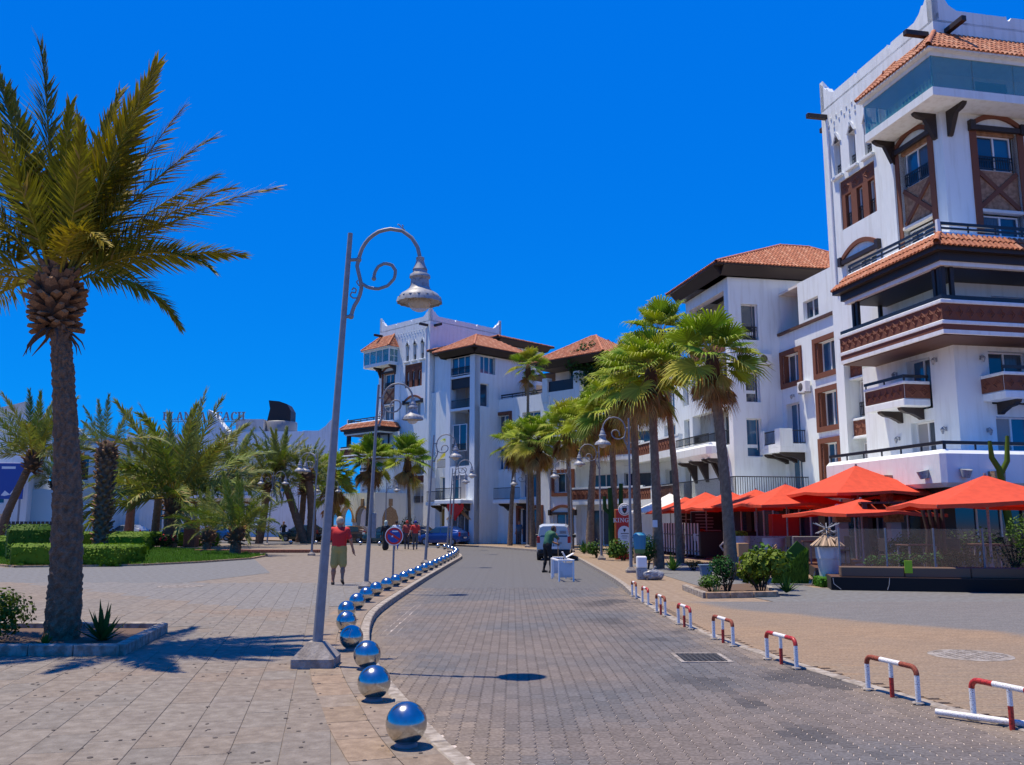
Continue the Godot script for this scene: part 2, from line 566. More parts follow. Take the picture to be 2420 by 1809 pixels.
func build_ground() -> void:
	var w1 := Color(1, 1, 1)
	var sandy := noise_tex(0.012, Color(0.8, 0.77, 0.74), w1, 71, 6)
	var n := bump_tex(0.06, 2.0, 72)
	mat("ground", Color(0.252, 0.211, 0.170), 0.9, 0, sandy, 3.0, n)
	mat("joint_light", Color(0.62, 0.56, 0.52), 0.95, 0, sandy, 0.5)
	mat("joint_dark", Color(0.2, 0.16, 0.13), 0.95, 0, sandy, 0.5)
	# road surface beyond the built pavers: same stone colours
	mat("road_far", Color(0.144, 0.146, 0.152), 0.85, 0, noise_tex(0.02, Color(0.68, 0.67, 0.66), w1, 73, 6), 1.2, n)
	mat("walk_far", Color(0.306, 0.234, 0.166), 0.88, 0, sandy, 1.6, n)
	mat("plaza_far", Color(0.239, 0.207, 0.170), 0.88, 0, sandy, 2.2, n)
	mat("grey_paving", Color(0.180, 0.189, 0.193), 0.88, 0, sandy, 1.4, n)
	var KLc := curve(KL)
	var KRc := curve(KR)
	# the ground, out to the horizon
	var b := Mb.new()
	b.quad(V(-900, -0.3, 300), V(900, -0.3, 300), V(900, -0.3, -1500), V(-900, -0.3, -1500))
	structure("ground", b, M.ground)
	# sea beyond the marina
	b = Mb.new()
	b.quad(V(-900, -0.29, -220), V(900, -0.29, -220), V(900, -0.29, -1500), V(-900, -0.29, -1500))
	var sea := mat("sea", Color(0.01, 0.05, 0.1), 0.15)
	structure("sea", b, sea)
	# roadway: near part carries pavers on a bed of sand
	var near := Mb.new()
	var far := Mb.new()
	var steps := 110
	for i in steps:
		var z0 := lerpf(0.0, -66.0, float(i) / steps)
		var z1 := lerpf(0.0, -66.0, float(i + 1) / steps)
		var a0 := edge_x(KL, z0)
		var a1 := edge_x(KL, z1)
		var c0 := edge_x(KR, z0)
		var c1 := edge_x(KR, z1)
		var isnear := z1 > -25.2
		var down := 0.007 if isnear else 0.0
		for j in 6:
			var s0 := j / 6.0
			var s1 := (j + 1) / 6.0
			var p := [V(lerpf(a0, c0, s0), 0, z0), V(lerpf(a0, c0, s1), 0, z0), V(lerpf(a1, c1, s1), 0, z1), V(lerpf(a1, c1, s0), 0, z1)]
			for k in 4:
				p[k].y = road_y(p[k].x, p[k].z) - down
			(near if isnear else far).tris(p[0], p[1], p[2], Vector3.UP, Vector3.UP, Vector3.UP)
			(near if isnear else far).tris(p[0], p[2], p[3], Vector3.UP, Vector3.UP, Vector3.UP)
	# the bend to the left
	var bend := PackedVector2Array([Vector2(-9.2, -66.0), Vector2(-18, -70.5), Vector2(-60, -89), Vector2(-60, -108), Vector2(-34, -96), Vector2(-9, -76), Vector2(-2.36, -66)])
	far.v.append_array(sheet(bend, -0.122).v)
	for i in far.v.size() - far.n.size():
		far.n.append(Vector3.UP)
	var road := structure("road", near, M.joint_light)
	part(road, "far_paving", far, M.road_far)
	# interlocking pavers
	var me := paver_mesh(0.112, 0.214, 0.011, M.paver)
	var spots := []
	var rn := FastNoiseLite.new()
	rn.seed = 4
	rn.frequency = 0.35
	var fine := FastNoiseLite.new()
	fine.seed = 9
	fine.frequency = 1.7
	var z := -3.6
	var row := 0
	while z > -25.0:
		var xl := edge_x(KL, z) - 0.05
		var xr := edge_x(KR, z) + 0.06
		var ci := int(ceil(xl / 0.119))
		while ci * 0.119 < xr:
			var px := ci * 0.119
			var pz := z - (0.109 if posmod(ci, 2) == 1 else 0.0)
			# in view only
			if absf(px) < -pz * 0.66 + 0.6:
				var t := rn.get_noise_2d(px, pz)
				var grime := smoothstep(0.18, 0.42, fine.get_noise_2d(px * 0.3, pz * 0.22)) * smoothstep(0.6, 2.2, px)
				var g := rng.randf_range(0.86, 1.14)
				var warm := Color(0.216, 0.185, 0.162)
				var cool := Color(0.15, 0.154, 0.162)
				var sand := Color(0.31, 0.25, 0.185)
				var k := warm.lerp(cool, clampf(t * 1.2 + 0.3 + (0.6 if pz < -20.5 - px * 0.3 else 0.0), 0, 1))
				var ed := minf(px - xl, xr - px)
				k = k.lerp(sand, clampf(0.75 - ed * 1.1 + fine.get_noise_2d(px, pz) * 0.5, 0.0, 0.8))
				k = k.lerp(Color(0.06, 0.06, 0.065), grime * 0.75) * g
				k.a = 1
				var tr := Transform3D(Basis(), V(px, road_y(px, pz) + rng.randf_range(-0.0018, 0.0012), pz))
				tr = tr.rotated_local(Vector3.UP, rng.randf_range(-0.012, 0.012))
				spots.append([V(px, 0, pz).length() , tr, k])
			ci += 1
		z -= 0.218
		row += 1
	field(road, "paver", spots, me, [Color(0.216, 0.185, 0.162), Color(0.185, 0.17, 0.16), Color(0.16, 0.158, 0.156), Color(0.24, 0.205, 0.17), Color(0.13, 0.128, 0.13), Color(0.29, 0.23, 0.17)])
	# drain grate in the roadway
	var dg := thing("drain_grate", "dark iron grate drain set into the block paved road", "drain", V(2.32, road_y(2.32, -11.3) + 0.004, -11.3))
	var g1 := Mb.new()
	for e in [[-0.31, -0.38, 0.31, -0.33], [-0.31, 0.33, 0.31, 0.38], [-0.31, -0.33, -0.26, 0.33], [0.26, -0.33, 0.31, 0.33]]:
		g1.bevel(V(e[0], -0.01, e[1]), V(e[2], 0.004, e[3]), 0.003)
	part(dg, "frame", g1, M.concrete)
	g1 = Mb.new()
	g1.quad(V(-0.26, 0.0015, 0.33), V(0.26, 0.0015, 0.33), V(0.26, 0.0015, -0.33), V(-0.26, 0.0015, -0.33))
	part(dg, "pit", g1, M.black_metal)
	mat("grate_iron", Color(0.07, 0.068, 0.068), 0.6, 0.3)
	for i in 8:
		g1 = Mb.new()
		var gx := -0.2275 + i * 0.065
		g1.bevel(V(gx - 0.014, 0.002, -0.325), V(gx + 0.014, 0.006, 0.325), 0.002)
		part(dg, "bar", g1, M.grate_iron)
	for i in 7:
		g1 = Mb.new()
		var gz := -0.27 + i * 0.09
		g1.bevel(V(-0.258, 0.0065, gz - 0.01), V(0.258, 0.009, gz + 0.01), 0.001)
		part(dg, "cross_bar", g1, M.grate_iron)
	# plaza
	var pz_poly := PackedVector2Array()
	for i in 90:
		var zz := lerpf(0.0, -64.0, i / 89.0)
		pz_poly.append(Vector2(edge_x(KL, zz) - 0.14, zz))
	pz_poly.append_array(PackedVector2Array([Vector2(-11.1, -66.6), Vector2(-18, -70.7), Vector2(-60, -89.2), Vector2(-160, -130), Vector2(-160, 20), Vector2(3, 20)]))
	var plaza := structure("plaza", sheet(pz_poly, -0.007), M.plaza_far)
	# square slabs
	spots = []
	var sm := slab_mesh(0.352, 0.552, M.slab, 0.003)
	for ia in range(-2, 52):
		for ib in range(-46, 16):
			var p := AX * (ia * 0.557 + (0.2785 if posmod(ib, 2) == 1 else 0.0)) + BX * (ib * 0.3565) + V(-1.2, 0, 0)
			if p.z > -4.2 or p.z < -25 or absf(p.x) > -p.z * 0.66 + 0.8:
				continue
			if p.x > edge_x(KL, p.z) - 0.86:
				continue
			if p.x < -4.75 and p.x > -7.6 and p.z < -11.3 and p.z > -14.4:
				continue
			var t := rn.get_noise_2d(p.x * 0.5, p.z * 0.5)
			var k := Color(0.255, 0.226, 0.186).lerp(Color(0.28, 0.225, 0.165), clampf(t + 0.3, 0, 1)) * rng.randf_range(0.93, 1.07)
			if p.z < -16.5 + (p.x + 4) * 0.9:
				k = k.lerp(Color(0.225, 0.235, 0.235), 0.6)
			k.a = 1
			var tr := Transform3D(Basis(BX, Vector3.UP, -AX), p + V(0, rng.randf_range(-0.0015, 0.001), 0))
			spots.append([p.length(), tr, k])
	field(plaza, "slab", spots, sm, [Color(0.255, 0.226, 0.186), Color(0.265, 0.226, 0.178), Color(0.275, 0.222, 0.168), Color(0.243, 0.218, 0.182), Color(0.268, 0.238, 0.194)])
	# old chewing gum and drips trodden into the slabs
	var gum := Mb.new()
	gum.lathe([Vector2(1.0, 0.0), Vector2(0.8, 0.0015), Vector2(0.001, 0.002)], 9)
	mat("gum", Color(0.075, 0.062, 0.055), 0.9)
	var gm := MultiMesh.new()
	gm.transform_format = MultiMesh.TRANSFORM_3D
	gm.mesh = gum.mesh(M.gum)
	var gs := []
	while gs.size() < 420:
		var gz := -4.4 - pow(rng.randf(), 1.4) * 14.0
		var gx := rng.randf_range(-0.62 * -gz, edge_x(KL, gz) - 0.2)
		if not (gx < -4.7 and gx > -9.0 and gz < -11.2 and gz > -14.5):
			gs.append(Transform3D(Basis(Vector3.UP, rng.randf() * TAU).scaled(V(rng.randf_range(0.007, 0.022), 1, rng.randf_range(0.007, 0.026))), V(gx, 0.003, gz)))
	gm.instance_count = gs.size()
	for i in gs.size():
		gm.set_instance_transform(i, gs[i])
	var go := MultiMeshInstance3D.new()
	go.name = "gum_spots"
	go.multimesh = gm
	go.set_meta("kind", "stuff")
	plaza.add_child(go)
	# border slabs under the bollards follow the kerb
	var L := KLc.get_baked_length()
	var d := 1.0
	while d < 52.0:
		var wl := rng.randf_range(0.5, 0.66)
		var p0 := KLc.sample_baked(d)
		var p1 := KLc.sample_baked(d + wl - 0.006)
		if p0.z < -3.5 and p0.z > -30:
			var t0 := (KLc.sample_baked(d + 0.05) - p0).normalized()
			var t1 := (KLc.sample_baked(d + wl + 0.05) - p1).normalized()
			var s0 := V(t0.z, 0, -t0.x)
			var s1 := V(t1.z, 0, -t1.x)
			for e in [[0.145, 0.46], [0.466, 0.80]]:
				var sb := Mb.new()
				var kk := Color(0.34, 0.25, 0.165).lerp(Color(0.28, 0.235, 0.185), rng.randf()) * rng.randf_range(0.93, 1.06)
				kk.a = 1
				sb.paint(kk)
				var y := rng.randf_range(-0.001, 0.002)
				var q := [p0 + s0 * e[0], p1 + s1 * e[0], p1 + s1 * e[1], p0 + s0 * e[1]]
				for i in 4:
					q[i].y = y
				if s0.x > 0:
					q = [p0 - s0 * e[0], p1 - s1 * e[0], p1 - s1 * e[1], p0 - s0 * e[1]]
				sb.tris(q[0], q[1], q[2], Vector3.UP, Vector3.UP, Vector3.UP)
				sb.tris(q[0], q[2], q[3], Vector3.UP, Vector3.UP, Vector3.UP)
				for i in 4:
					var j := (i + 1) % 4
					var o: Vector3 = (q[i] + q[j]) / 2 - (q[0] + q[2]) / 2
					sb.tris(q[i], q[j], q[j] + V(0, -0.03, 0), o, o, o)
					sb.tris(q[i], q[j] + V(0, -0.03, 0), q[i] + V(0, -0.03, 0), o, o, o)
				part(plaza, "border_slab", sb, M.slab)
		d += wl
	# kerbs
	kerb("kerb_left", KLc, 2.5, 78.0, -1.0)
	kerb("kerb_right", KRc, 2.2, 96.0, 1.0)
	# pavement on the cafe side
	var rp := PackedVector2Array()
	for i in 90:
		var zz := lerpf(0.0, -66.0, i / 89.0)
		rp.append(Vector2(edge_x(KR, zz) + (0.14 if zz < -21 else 0.0), zz))
	rp.append_array(PackedVector2Array([Vector2(-8.8, -76.2), Vector2(-34, -96.2), Vector2(-60, -108.2), Vector2(-60, -150), Vector2(120, -150), Vector2(120, 20), Vector2(6, 20)]))
	var walk := structure("pavement", sheet(rp, -0.014), M.walk_far)
	spots = []
	var pm := slab_mesh(0.196, 0.096, M.paver, 0.004)
	z = -4.6
	row = 0
	while z > -19.0:
		var xr := edge_x(KR, z) + 0.12
		var ci := int(ceil(xr / 0.2))
		while ci * 0.2 < -z * 0.62 + 0.3:
			var px := ci * 0.2 + (0.1 if row % 2 == 1 else 0.0)
			var t := rn.get_noise_2d(px * 0.6 + 40, z * 0.6)
			var sand := Color(0.39, 0.275, 0.17).lerp(Color(0.33, 0.255, 0.178), clampf(t + 0.4, 0, 1))
			var band := smoothstep(-0.5, 0.3, px - 5.6 + (z + 16.0) * -0.75 + t) * smoothstep(0.6, -0.2, z + 13.0)
			var k := sand.lerp(Color(0.21, 0.215, 0.215), band * 0.9) * rng.randf_range(0.93, 1.07)
			k.a = 1
			spots.append([V(px, 0, z).length(), Transform3D(Basis(), V(px, 0.002 + rng.randf_range(-0.001, 0.001), z)), k])
			ci += 1
		z -= 0.0985
		row += 1
	field(walk, "paver", spots, pm, [Color(0.39, 0.275, 0.17), Color(0.35, 0.265, 0.178), Color(0.37, 0.28, 0.187), Color(0.33, 0.255, 0.178)])
	# grey band of paving further on
	b = sheet(PackedVector2Array([Vector2(5.5, -19.05), Vector2(14, -19.05), Vector2(14, -21.6), Vector2(7.7, -23.2), Vector2(8.2, -36), Vector2(4.6, -36), Vector2(4.9, -24)]), -0.006)
	part(walk, "grey_band", b, M.grey_paving)
	b = sheet(PackedVector2Array([Vector2(-9, -25.1), Vector2(-8, -30), Vector2(-12, -42), Vector2(-18, -33.5), Vector2(-32, -32.5), Vector2(-32, -26), Vector2(-14, -21.5)]), -0.003)
	part(plaza, "grey_band", b, M.grey_paving)
	# inspection covers
	for q in [[5.68, -11.4, 0.42, "round grey inspection cover in the sandy pavement", "concrete"], [-8.6, -23.6, 0.5, "round worn inspection cover in the plaza paving", "concrete"]]:
		var cv := thing("manhole_cover", q[3], "manhole", V(q[0], 0.004, q[1]))
		var cb := Mb.new()
		cb.lathe([Vector2(q[2] + 0.07, 0), Vector2(q[2] + 0.06, 0.004), Vector2(q[2], 0.004)], 28)
		part(cv, "rim", cb, M.concrete)
		cb = Mb.new()
		cb.lathe([Vector2(q[2], 0.001), Vector2(0.001, 0.0015)], 28)
		for i in 9:
			for j in 9:
				var cx: float = (i - 4) * q[2] * 0.22
				var cz: float = (j - 4) * q[2] * 0.22
				if Vector2(cx, cz).length() < q[2] * 0.93:
					cb.bevel(V(cx - 0.028, 0.001, cz - 0.028), V(cx + 0.028, 0.006, cz + 0.028), 0.002)
		part(cv, "lid", cb, M[q[4]])

func kerb(called: String, c: Curve3D, d0: float, d1: float, sg: float) -> void:
	var root: MeshInstance3D = null
	var d := d0
	while d < d1:
		var wl := 0.78
		var p0 := c.sample_baked(d)
		var p1 := c.sample_baked(d + wl - 0.008)
		var t := (p1 - p0).normalized()
		var s := V(-t.z, 0, t.x) * sg
		var kb := Mb.new()
		var y := rng.randf_range(-0.003, 0.003) + 0.004
		var f := Transform3D(Basis(t, Vector3.UP, s), p0 + s * -0.0)
		kb.frame(f)
		kb.bevel(V(0, -0.19, 0.0), V(p0.distance_to(p1), y, 0.138), 0.012)
		if root == null:
			root = structure(called, kb, M.kerb)
		else:
			part(root, "kerb_stone", kb, M.kerb)
		d += wl

func build_all() -> void:
	build_balls()
	build_hoops()
	near_building()
	far_building()
	palms_left()
	palms_right()
	garden()
	lamps()
	street_things()
	cafe()
	people()
	vehicles()
	left_buildings()

const BALLS := [[-0.78, -6.87], [-1.28, -8.58], [-1.63, -10.35], [-2.08, -11.88], [-2.49, -13.75], [-2.81, -15.52], [-2.93, -17.25], [-3.02, -18.9], [-3.06, -20.5], [-3.04, -22.1], [-3.0, -23.5], [-2.97, -25.03], [-2.94, -26.53], [-2.9, -28.2], [-2.88, -30.0], [-2.84, -31.69], [-2.82, -33.45], [-2.8, -35.2], [-2.78, -37.0], [-2.76, -38.8], [-2.76, -40.6], [-2.76, -42.5], [-2.78, -44.4], [-2.84, -46.3], [-2.95, -48.2], [-3.15, -50.2], [-3.45, -52.3], [-3.8, -54.4], [-4.2, -56.5], [-4.8, -58.6], [-5.7, -60.6], [-6.8, -62.4], [-8.1, -64.0], [-9.6, -65.4], [-11.2, -66.7], [-13.0, -67.9], [-15.0, -69.1], [-17.2, -70.2]]

func build_balls() -> void:
	var s := Mb.new()
	s.ball(V(0, 0.162, 0), V(0.153, 0.153, 0.153), 40, 26)
	var sph := s.mesh(M.steel_ball)
	var f := Mb.new()
	f.lathe([Vector2(0.085, 0), Vector2(0.085, 0.012), Vector2(0.06, 0.03), Vector2(0.06, 0.05)], 20)
	var foot := f.mesh(M.lamp_grey)
	for p in BALLS:
		var t := thing("ball_bollard", "polished steel ball bollard on the plaza edge beside the kerb", "bollard", V(p[0], 0.0, p[1]), "steel ball bollards lining the plaza kerb", rng.randf() * TAU)
		put(t, "ball", sph)
		put(t, "foot", foot)

func build_hoops() -> void:
	# [far leg, near leg, middle leg?]
	var H := [[3.88, -7.81, 4.13, -7.1, 1], [3.52, -9.14, 3.7, -8.44, 1], [3.09, -11.14, 3.22, -10.43, 1], [2.87, -13.04, 2.96, -12.29, 1], [2.71, -14.89, 2.77, -14.2, 1], [2.67, -16.85, 2.71, -16.15, 1], [2.7, -18.85, 2.72, -18.2, 0], [2.72, -20.6, 2.72, -19.95, 0]]
	var says := ["white and red steel hoop barrier with a loose white pipe lying at its foot", "white and red steel hoop barrier with chipped rusty bends", "white and red steel hoop barrier abreast of the drain grate", "white and red steel hoop barrier just past the drain grate", "white and red steel hoop barrier with a narrow rusty top", "white and red steel hoop barrier leaning a little, third from the kerb end", "two-legged white and rust hoop barrier, second from the kerb end", "two-legged white and red hoop barrier where the raised kerb begins"]
	for i in H.size():
		var h: Array = H[i]
		var a := V(h[0], 0, h[1])
		var b := V(h[2], 0, h[3])
		var t := thing("hoop_barrier", says[i], "barrier", a, "red and white hoop barriers along the road edge")
		var d := b - a
		var hh := 0.315
		var r := 0.024
		var m := Mb.new()
		m.tube([V(0, -0.03, 0), V(0, hh - 0.07, 0)], [r], 14, false)
		part(t, "leg", m, M.hoop_white)
		m = Mb.new()
		m.tube([d + V(0, -0.03, 0), d + V(0, hh - 0.07, 0)], [r], 14, false)
		part(t, "leg", m, M.hoop_white)
		if h[4] == 1:
			m = Mb.new()
			m.tube([d * 0.5 + V(0, -0.03, 0), d * 0.5 + V(0, 0.17, 0)], [r * 0.88], 12, false)
			part(t, "red_band", m, M.red_paint)
			m = Mb.new()
			m.tube([d * 0.5 + V(0, 0.17, 0), d * 0.5 + V(0, hh - 0.01, 0)], [r * 0.87], 12, false)
			part(t, "post", m, M.hoop_white)
		var e := d.normalized()
		for q in [[V(0, 0, 0), e], [d, -e]]:
			m = Mb.new()
			var pts := []
			for k in 7:
				var ang := PI / 2 * k / 6.0
				pts.append(q[0] + V(0, hh - 0.07 + sin(ang) * 0.07, 0) + q[1] * (1 - cos(ang)) * 0.07)
			pts.append(q[0] + V(0, hh, 0) + q[1] * d.length() * 0.3)
			m.tube(pts, [r * 1.01], 14, false)
			part(t, "bend", m, M.red_paint if i % 2 == 0 else M.hoop_rust)
		m = Mb.new()
		m.tube([e * d.length() * 0.3 + V(0, hh, 0), e * d.length() * 0.7 + V(0, hh, 0)], [r], 14, false)
		part(t, "crossbar", m, M.hoop_white)
		m = Mb.new()
		for q in [V(0, 0, 0), d]:
			m.lathe([Vector2(0.055, 0.004), Vector2(0.05, 0.012), Vector2(0.03, 0.014)], 14, q)
		part(t, "footing", m, M.concrete)
	var p := Mb.new()
	p.tube([V(3.62, 0.03, -7.93), V(4.35, 0.032, -7.22)], [0.026], 12)
	var o := part(self, "loose_pipe", p, M.hoop_white)
	tag(o, "loose white pipe lying on the paving at a hoop's foot", "pipe")

# ---------------------------------------------------------------- building kit
var BF := Transform3D()     # (s, y, t) of the building being built to its node

func Ft(t: float) -> Transform3D:
	return Transform3D(Basis(), V(0, 0, t))

func Fs(s: float) -> Transform3D:
	return Transform3D(Basis(V(0, 0, -1), V(0, 1, 0), V(1, 0, 0)), V(s, 0, 0))

func Fn(s: float) -> Transform3D:
	return Transform3D(Basis(V(0, 0, 1), V(0, 1, 0), V(-1, 0, 0)), V(s, 0, 0))

func fm(F := Transform3D()) -> Mb:
	return Mb.new().frame(BF * F)

func wall(node: Node, F: Transform3D, x0: float, x1: float, y0: float, y1: float, holes: Array, depth: float, m: Material, called := "wall") -> MeshInstance3D:
	var b := fm(F)
	var xs := [x0, x1]
	var ys := [y0, y1]
	for h in holes:
		xs.append(h[0])
		xs.append(h[1])
		ys.append(h[2])
		ys.append(h[3])
	xs.sort()
	ys.sort()
	for i in xs.size() - 1:
		if xs[i + 1] - xs[i] < 0.001 or xs[i] < x0 - 0.001 or xs[i + 1] > x1 + 0.001:
			continue
		for j in ys.size() - 1:
			if ys[j + 1] - ys[j] < 0.001 or ys[j] < y0 - 0.001 or ys[j + 1] > y1 + 0.001:
				continue
			var cx: float = (xs[i] + xs[i + 1]) / 2
			var cy: float = (ys[j] + ys[j + 1]) / 2
			var inside := false
			for h in holes:
				if cx > h[0] and cx < h[1] and cy > h[2] and cy < h[3]:
					inside = true
			if not inside:
				b.quad(V(xs[i], ys[j], 0), V(xs[i + 1], ys[j], 0), V(xs[i + 1], ys[j + 1], 0), V(xs[i], ys[j + 1], 0))
	for h in holes:
		b.quad(V(h[0], h[2], -depth), V(h[0], h[2], 0), V(h[0], h[3], 0), V(h[0], h[3], -depth))
		b.quad(V(h[1], h[2], 0), V(h[1], h[2], -depth), V(h[1], h[3], -depth), V(h[1], h[3], 0))
		b.quad(V(h[0], h[3], 0), V(h[1], h[3], 0), V(h[1], h[3], -depth), V(h[0], h[3], -depth))
		b.quad(V(h[0], h[2], -depth), V(h[1], h[2], -depth), V(h[1], h[2], 0), V(h[0], h[2], 0))
	return part(node, called, b, m)

func block(node: Node, called: String, a: Vector3, c: Vector3, m: Material, r := 0.0) -> MeshInstance3D:
	var b := fm()
	if r > 0:
		b.bevel(a, c, r)
	else:
		b.box(a, c)
	return part(node, called, b, m)

func window(node: Node, F: Transform3D, x: float, y: float, w: float, h: float, z: float, leaves := 2, glass := "glass_blue", rail := 0.0, curtain := false, called := "window") -> MeshInstance3D:
	# x, y = lower left corner; z = depth of the glazing behind the wall face
	var b := fm(F)
	var f := 0.055
	b.box(V(x, y, -z - 0.03), V(x + f, y + h, -z + 0.04))
	b.box(V(x + w - f, y, -z - 0.03), V(x + w, y + h, -z + 0.04))
	b.box(V(x + f, y, -z - 0.03), V(x + w - f, y + f, -z + 0.04))
	b.box(V(x + f, y + h - f, -z - 0.03), V(x + w - f, y + h, -z + 0.04))
	for i in leaves - 1:
		var mx := x + w * (i + 1) / leaves
		b.box(V(mx - 0.035, y + f, -z - 0.03), V(mx + 0.035, y + h - f, -z + 0.045))
	var o := part(node, called, b, M.white_paint)
	for i in leaves:
		var p := fm(F)
		var a := x + w * i / leaves + 0.03
		var e := x + w * (i + 1) / leaves - 0.03
		p.quad(V(a, y + 0.03, -z), V(e, y + 0.03, -z), V(e, y + h - 0.03, -z), V(a, y + h - 0.03, -z))
		var pick := rng.randf()
		var gm: StandardMaterial3D = M[glass]
		if curtain and i % 2 == 0:
			gm = M.curtain
		elif pick < 0.22:
			gm = M.drapes
		elif pick < 0.4:
			gm = M.glass_dark
		part(o, "pane", p, gm)
	if rail > 0:
		var q := fm(F)
		q.box(V(x, y + rail - 0.05, -z + 0.09), V(x + w, y + rail, -z + 0.13))
		q.box(V(x, y + 0.08, -z + 0.09), V(x + w, y + 0.12, -z + 0.13))
		q.box(V(x, y + rail - 0.2, -z + 0.1), V(x + w, y + rail - 0.17, -z + 0.12))
		var nb := int(w / 0.11)
		for i in nb + 1:
			var bx := x + w * i / nb
			q.box(V(bx - 0.012, y + 0.12, -z + 0.095), V(bx + 0.012, y + rail - 0.05, -z + 0.12))
		part(o, "railing", q, M.black_metal)
	return o

func top_rail(node: Node, F: Transform3D, x0: float, x1: float, y: float, z := 0.0, h := 0.34, two := true) -> void:
	# flat dark double handrail on short posts, as on the terraces
	var b := fm(F)
	b.box(V(x0, y + h - 0.11, z - 0.04), V(x1, y + h, z + 0.03))
	if two:
		b.box(V(x0, y + h - 0.27, z - 0.03), V(x1, y + h - 0.19, z + 0.02))
	var k := maxi(2, int((x1 - x0) / 1.1))
	for i in k + 1:
		var x := lerpf(x0 + 0.05, x1 - 0.05, float(i) / k)
		b.box(V(x - 0.025, y, z - 0.05), V(x + 0.025, y + h - 0.1, z - 0.01))
	part(node, "handrail", b, M.black_metal)

func bars(node: Node, F: Transform3D, x0: float, x1: float, y: float, h: float, z := 0.0) -> void:
	var b := fm(F)
	b.box(V(x0, y + h - 0.05, z - 0.025), V(x1, y + h, z + 0.025))
	b.box(V(x0, y + 0.06, z - 0.02), V(x1, y + 0.1, z + 0.02))
	var k := int((x1 - x0) / 0.13)
	for i in k + 1:
		var x := lerpf(x0 + 0.02, x1 - 0.02, float(i) / k)
		b.box(V(x - 0.012, y + 0.1, z - 0.012), V(x + 0.012, y + h - 0.05, z + 0.012))
	part(node, "railing", b, M.black_metal)

func bracket(node: Node, F: Transform3D, x: float, y: float, out: float, drop: float, w := 0.2) -> void:
	# dark timber corbel: pointed arm over a wedge; y = top
	var b := Mb.new().frame(BF * F * Transform3D(Basis(V(0, 0, 1), V(0, 1, 0), V(-1, 0, 0)), V(x + w / 2, 0, 0)))
	b.prism(PackedVector2Array([Vector2(0, y), Vector2(out, y), Vector2(out - 0.04, y - 0.1), Vector2(out - 0.22, y - 0.2), Vector2(out * 0.5, y - 0.24), Vector2(0.18, y - drop * 0.86), Vector2(0.09, y - drop), Vector2(0, y - drop)]), 0, w)
	part(node, "bracket", b, M.dark_wood)

func arch_hood(node: Node, F: Transform3D, xc: float, w: float, y: float, rise := 0.5, depth := 0.1) -> void:
	# flat brick arch over a dark lintel
	var pts := PackedVector2Array()
	var inner := PackedVector2Array()
	for i in 15:
		var t := -1.0 + 2.0 * i / 14
		pts.append(Vector2(xc + t * w / 2, y + rise * (1 - t * t) + 0.1))
		inner.append(Vector2(xc + t * (w / 2 - 0.16), y + (rise - 0.08) * (1 - t * t) - 0.02))
	inner.reverse()
	pts.append_array(inner)
	var b := fm(F)
	b.prism(pts, 0.005, depth)
	var o := part(node, "arch", b, M.brick)
	b = fm(F)
	b.box(V(xc - w / 2 - 0.06, y - 0.26, 0.004), V(xc + w / 2 + 0.06, y - 0.06, depth + 0.06))
	for sg in [-1, 1]:
		b.box(V(xc + sg * (w / 2 + 0.02) - 0.12, y - 0.3, 0.003), V(xc + sg * (w / 2 + 0.02) + 0.12, y + 0.12, depth + 0.1))
	part(o, "lintel", b, M.dark_wood)

var carve: ArrayMesh
func brick_panel(node: Node, F: Transform3D, x0: float, x1: float, y0: float, y1: float, z := 0.0, called := "brick_panel") -> MeshInstance3D:
	# carved clay panel: rows of diamond relief standing proud of a recessed field
	var b := fm(F)
	b.box(V(x0, y0, z - 0.06), V(x1, y1, z))
	var h := y1 - y0
	if h > 0.3:
		var step := minf(0.42, h * 0.75)
		var k := maxi(1, int((x1 - x0) / step))
		var cy := (y0 + y1) / 2
		for i in k:
			var cx := x0 + (i + 0.5) * (x1 - x0) / k
			var rr := (x1 - x0) / k * 0.46
			var ry := h * 0.4
			for q in [[1.0, 0.72], [0.5, 0.22]]:
				var o := [V(cx + rr * q[0], cy, z), V(cx, cy + ry * q[0], z), V(cx - rr * q[0], cy, z), V(cx, cy - ry * q[0], z)]
				var n := [V(cx + rr * q[1], cy, z + 0.028), V(cx, cy + ry * q[1], z + 0.028), V(cx - rr * q[1], cy, z + 0.028), V(cx, cy - ry * q[1], z + 0.028)]
				var e: float = q[1] * 0.82
				var m2 := [V(cx + rr * e, cy, z + 0.002), V(cx, cy + ry * e, z + 0.002), V(cx - rr * e, cy, z + 0.002), V(cx, cy - ry * e, z + 0.002)]
				for a in 4:
					var c2 := (a + 1) % 4
					b.quad(o[a], o[c2], n[c2], n[a])
					b.quad(n[a], n[c2], m2[c2], m2[a])
	return part(node, called, b, M.brick)

func tile_mesh(m: Material, r := 0.088, l := 0.4) -> ArrayMesh:
	# barrel tile: axis along +z up the slope, lower end at z = 0
	var b := Mb.new()
	var k := 5
	for i in k:
		var a0 := PI * i / k
		var a1 := PI * (i + 1) / k
		var n0 := V(cos(a0), sin(a0), 0)
		var n1 := V(cos(a1), sin(a1), 0)
		var r2 := r * 0.82
		var d := V(0, 0.012, 0)
		b.tris(n0 * r + d, n1 * r + d, n1 * r2 + V(0, 0, l), n0, n1, n1)
		b.tris(n0 * r + d, n1 * r2 + V(0, 0, l), n0 * r2 + V(0, 0, l), n0, n1, n0)
		var ri := r - 0.016
		b.tris(n0 * r + d, n1 * r + d, n1 * ri + d, V(0, 0, -1), V(0, 0, -1), V(0, 0, -1))
		b.tris(n0 * r + d, n1 * ri + d, n0 * ri + d, V(0, 0, -1), V(0, 0, -1), V(0, 0, -1))
	return b.mesh(m)

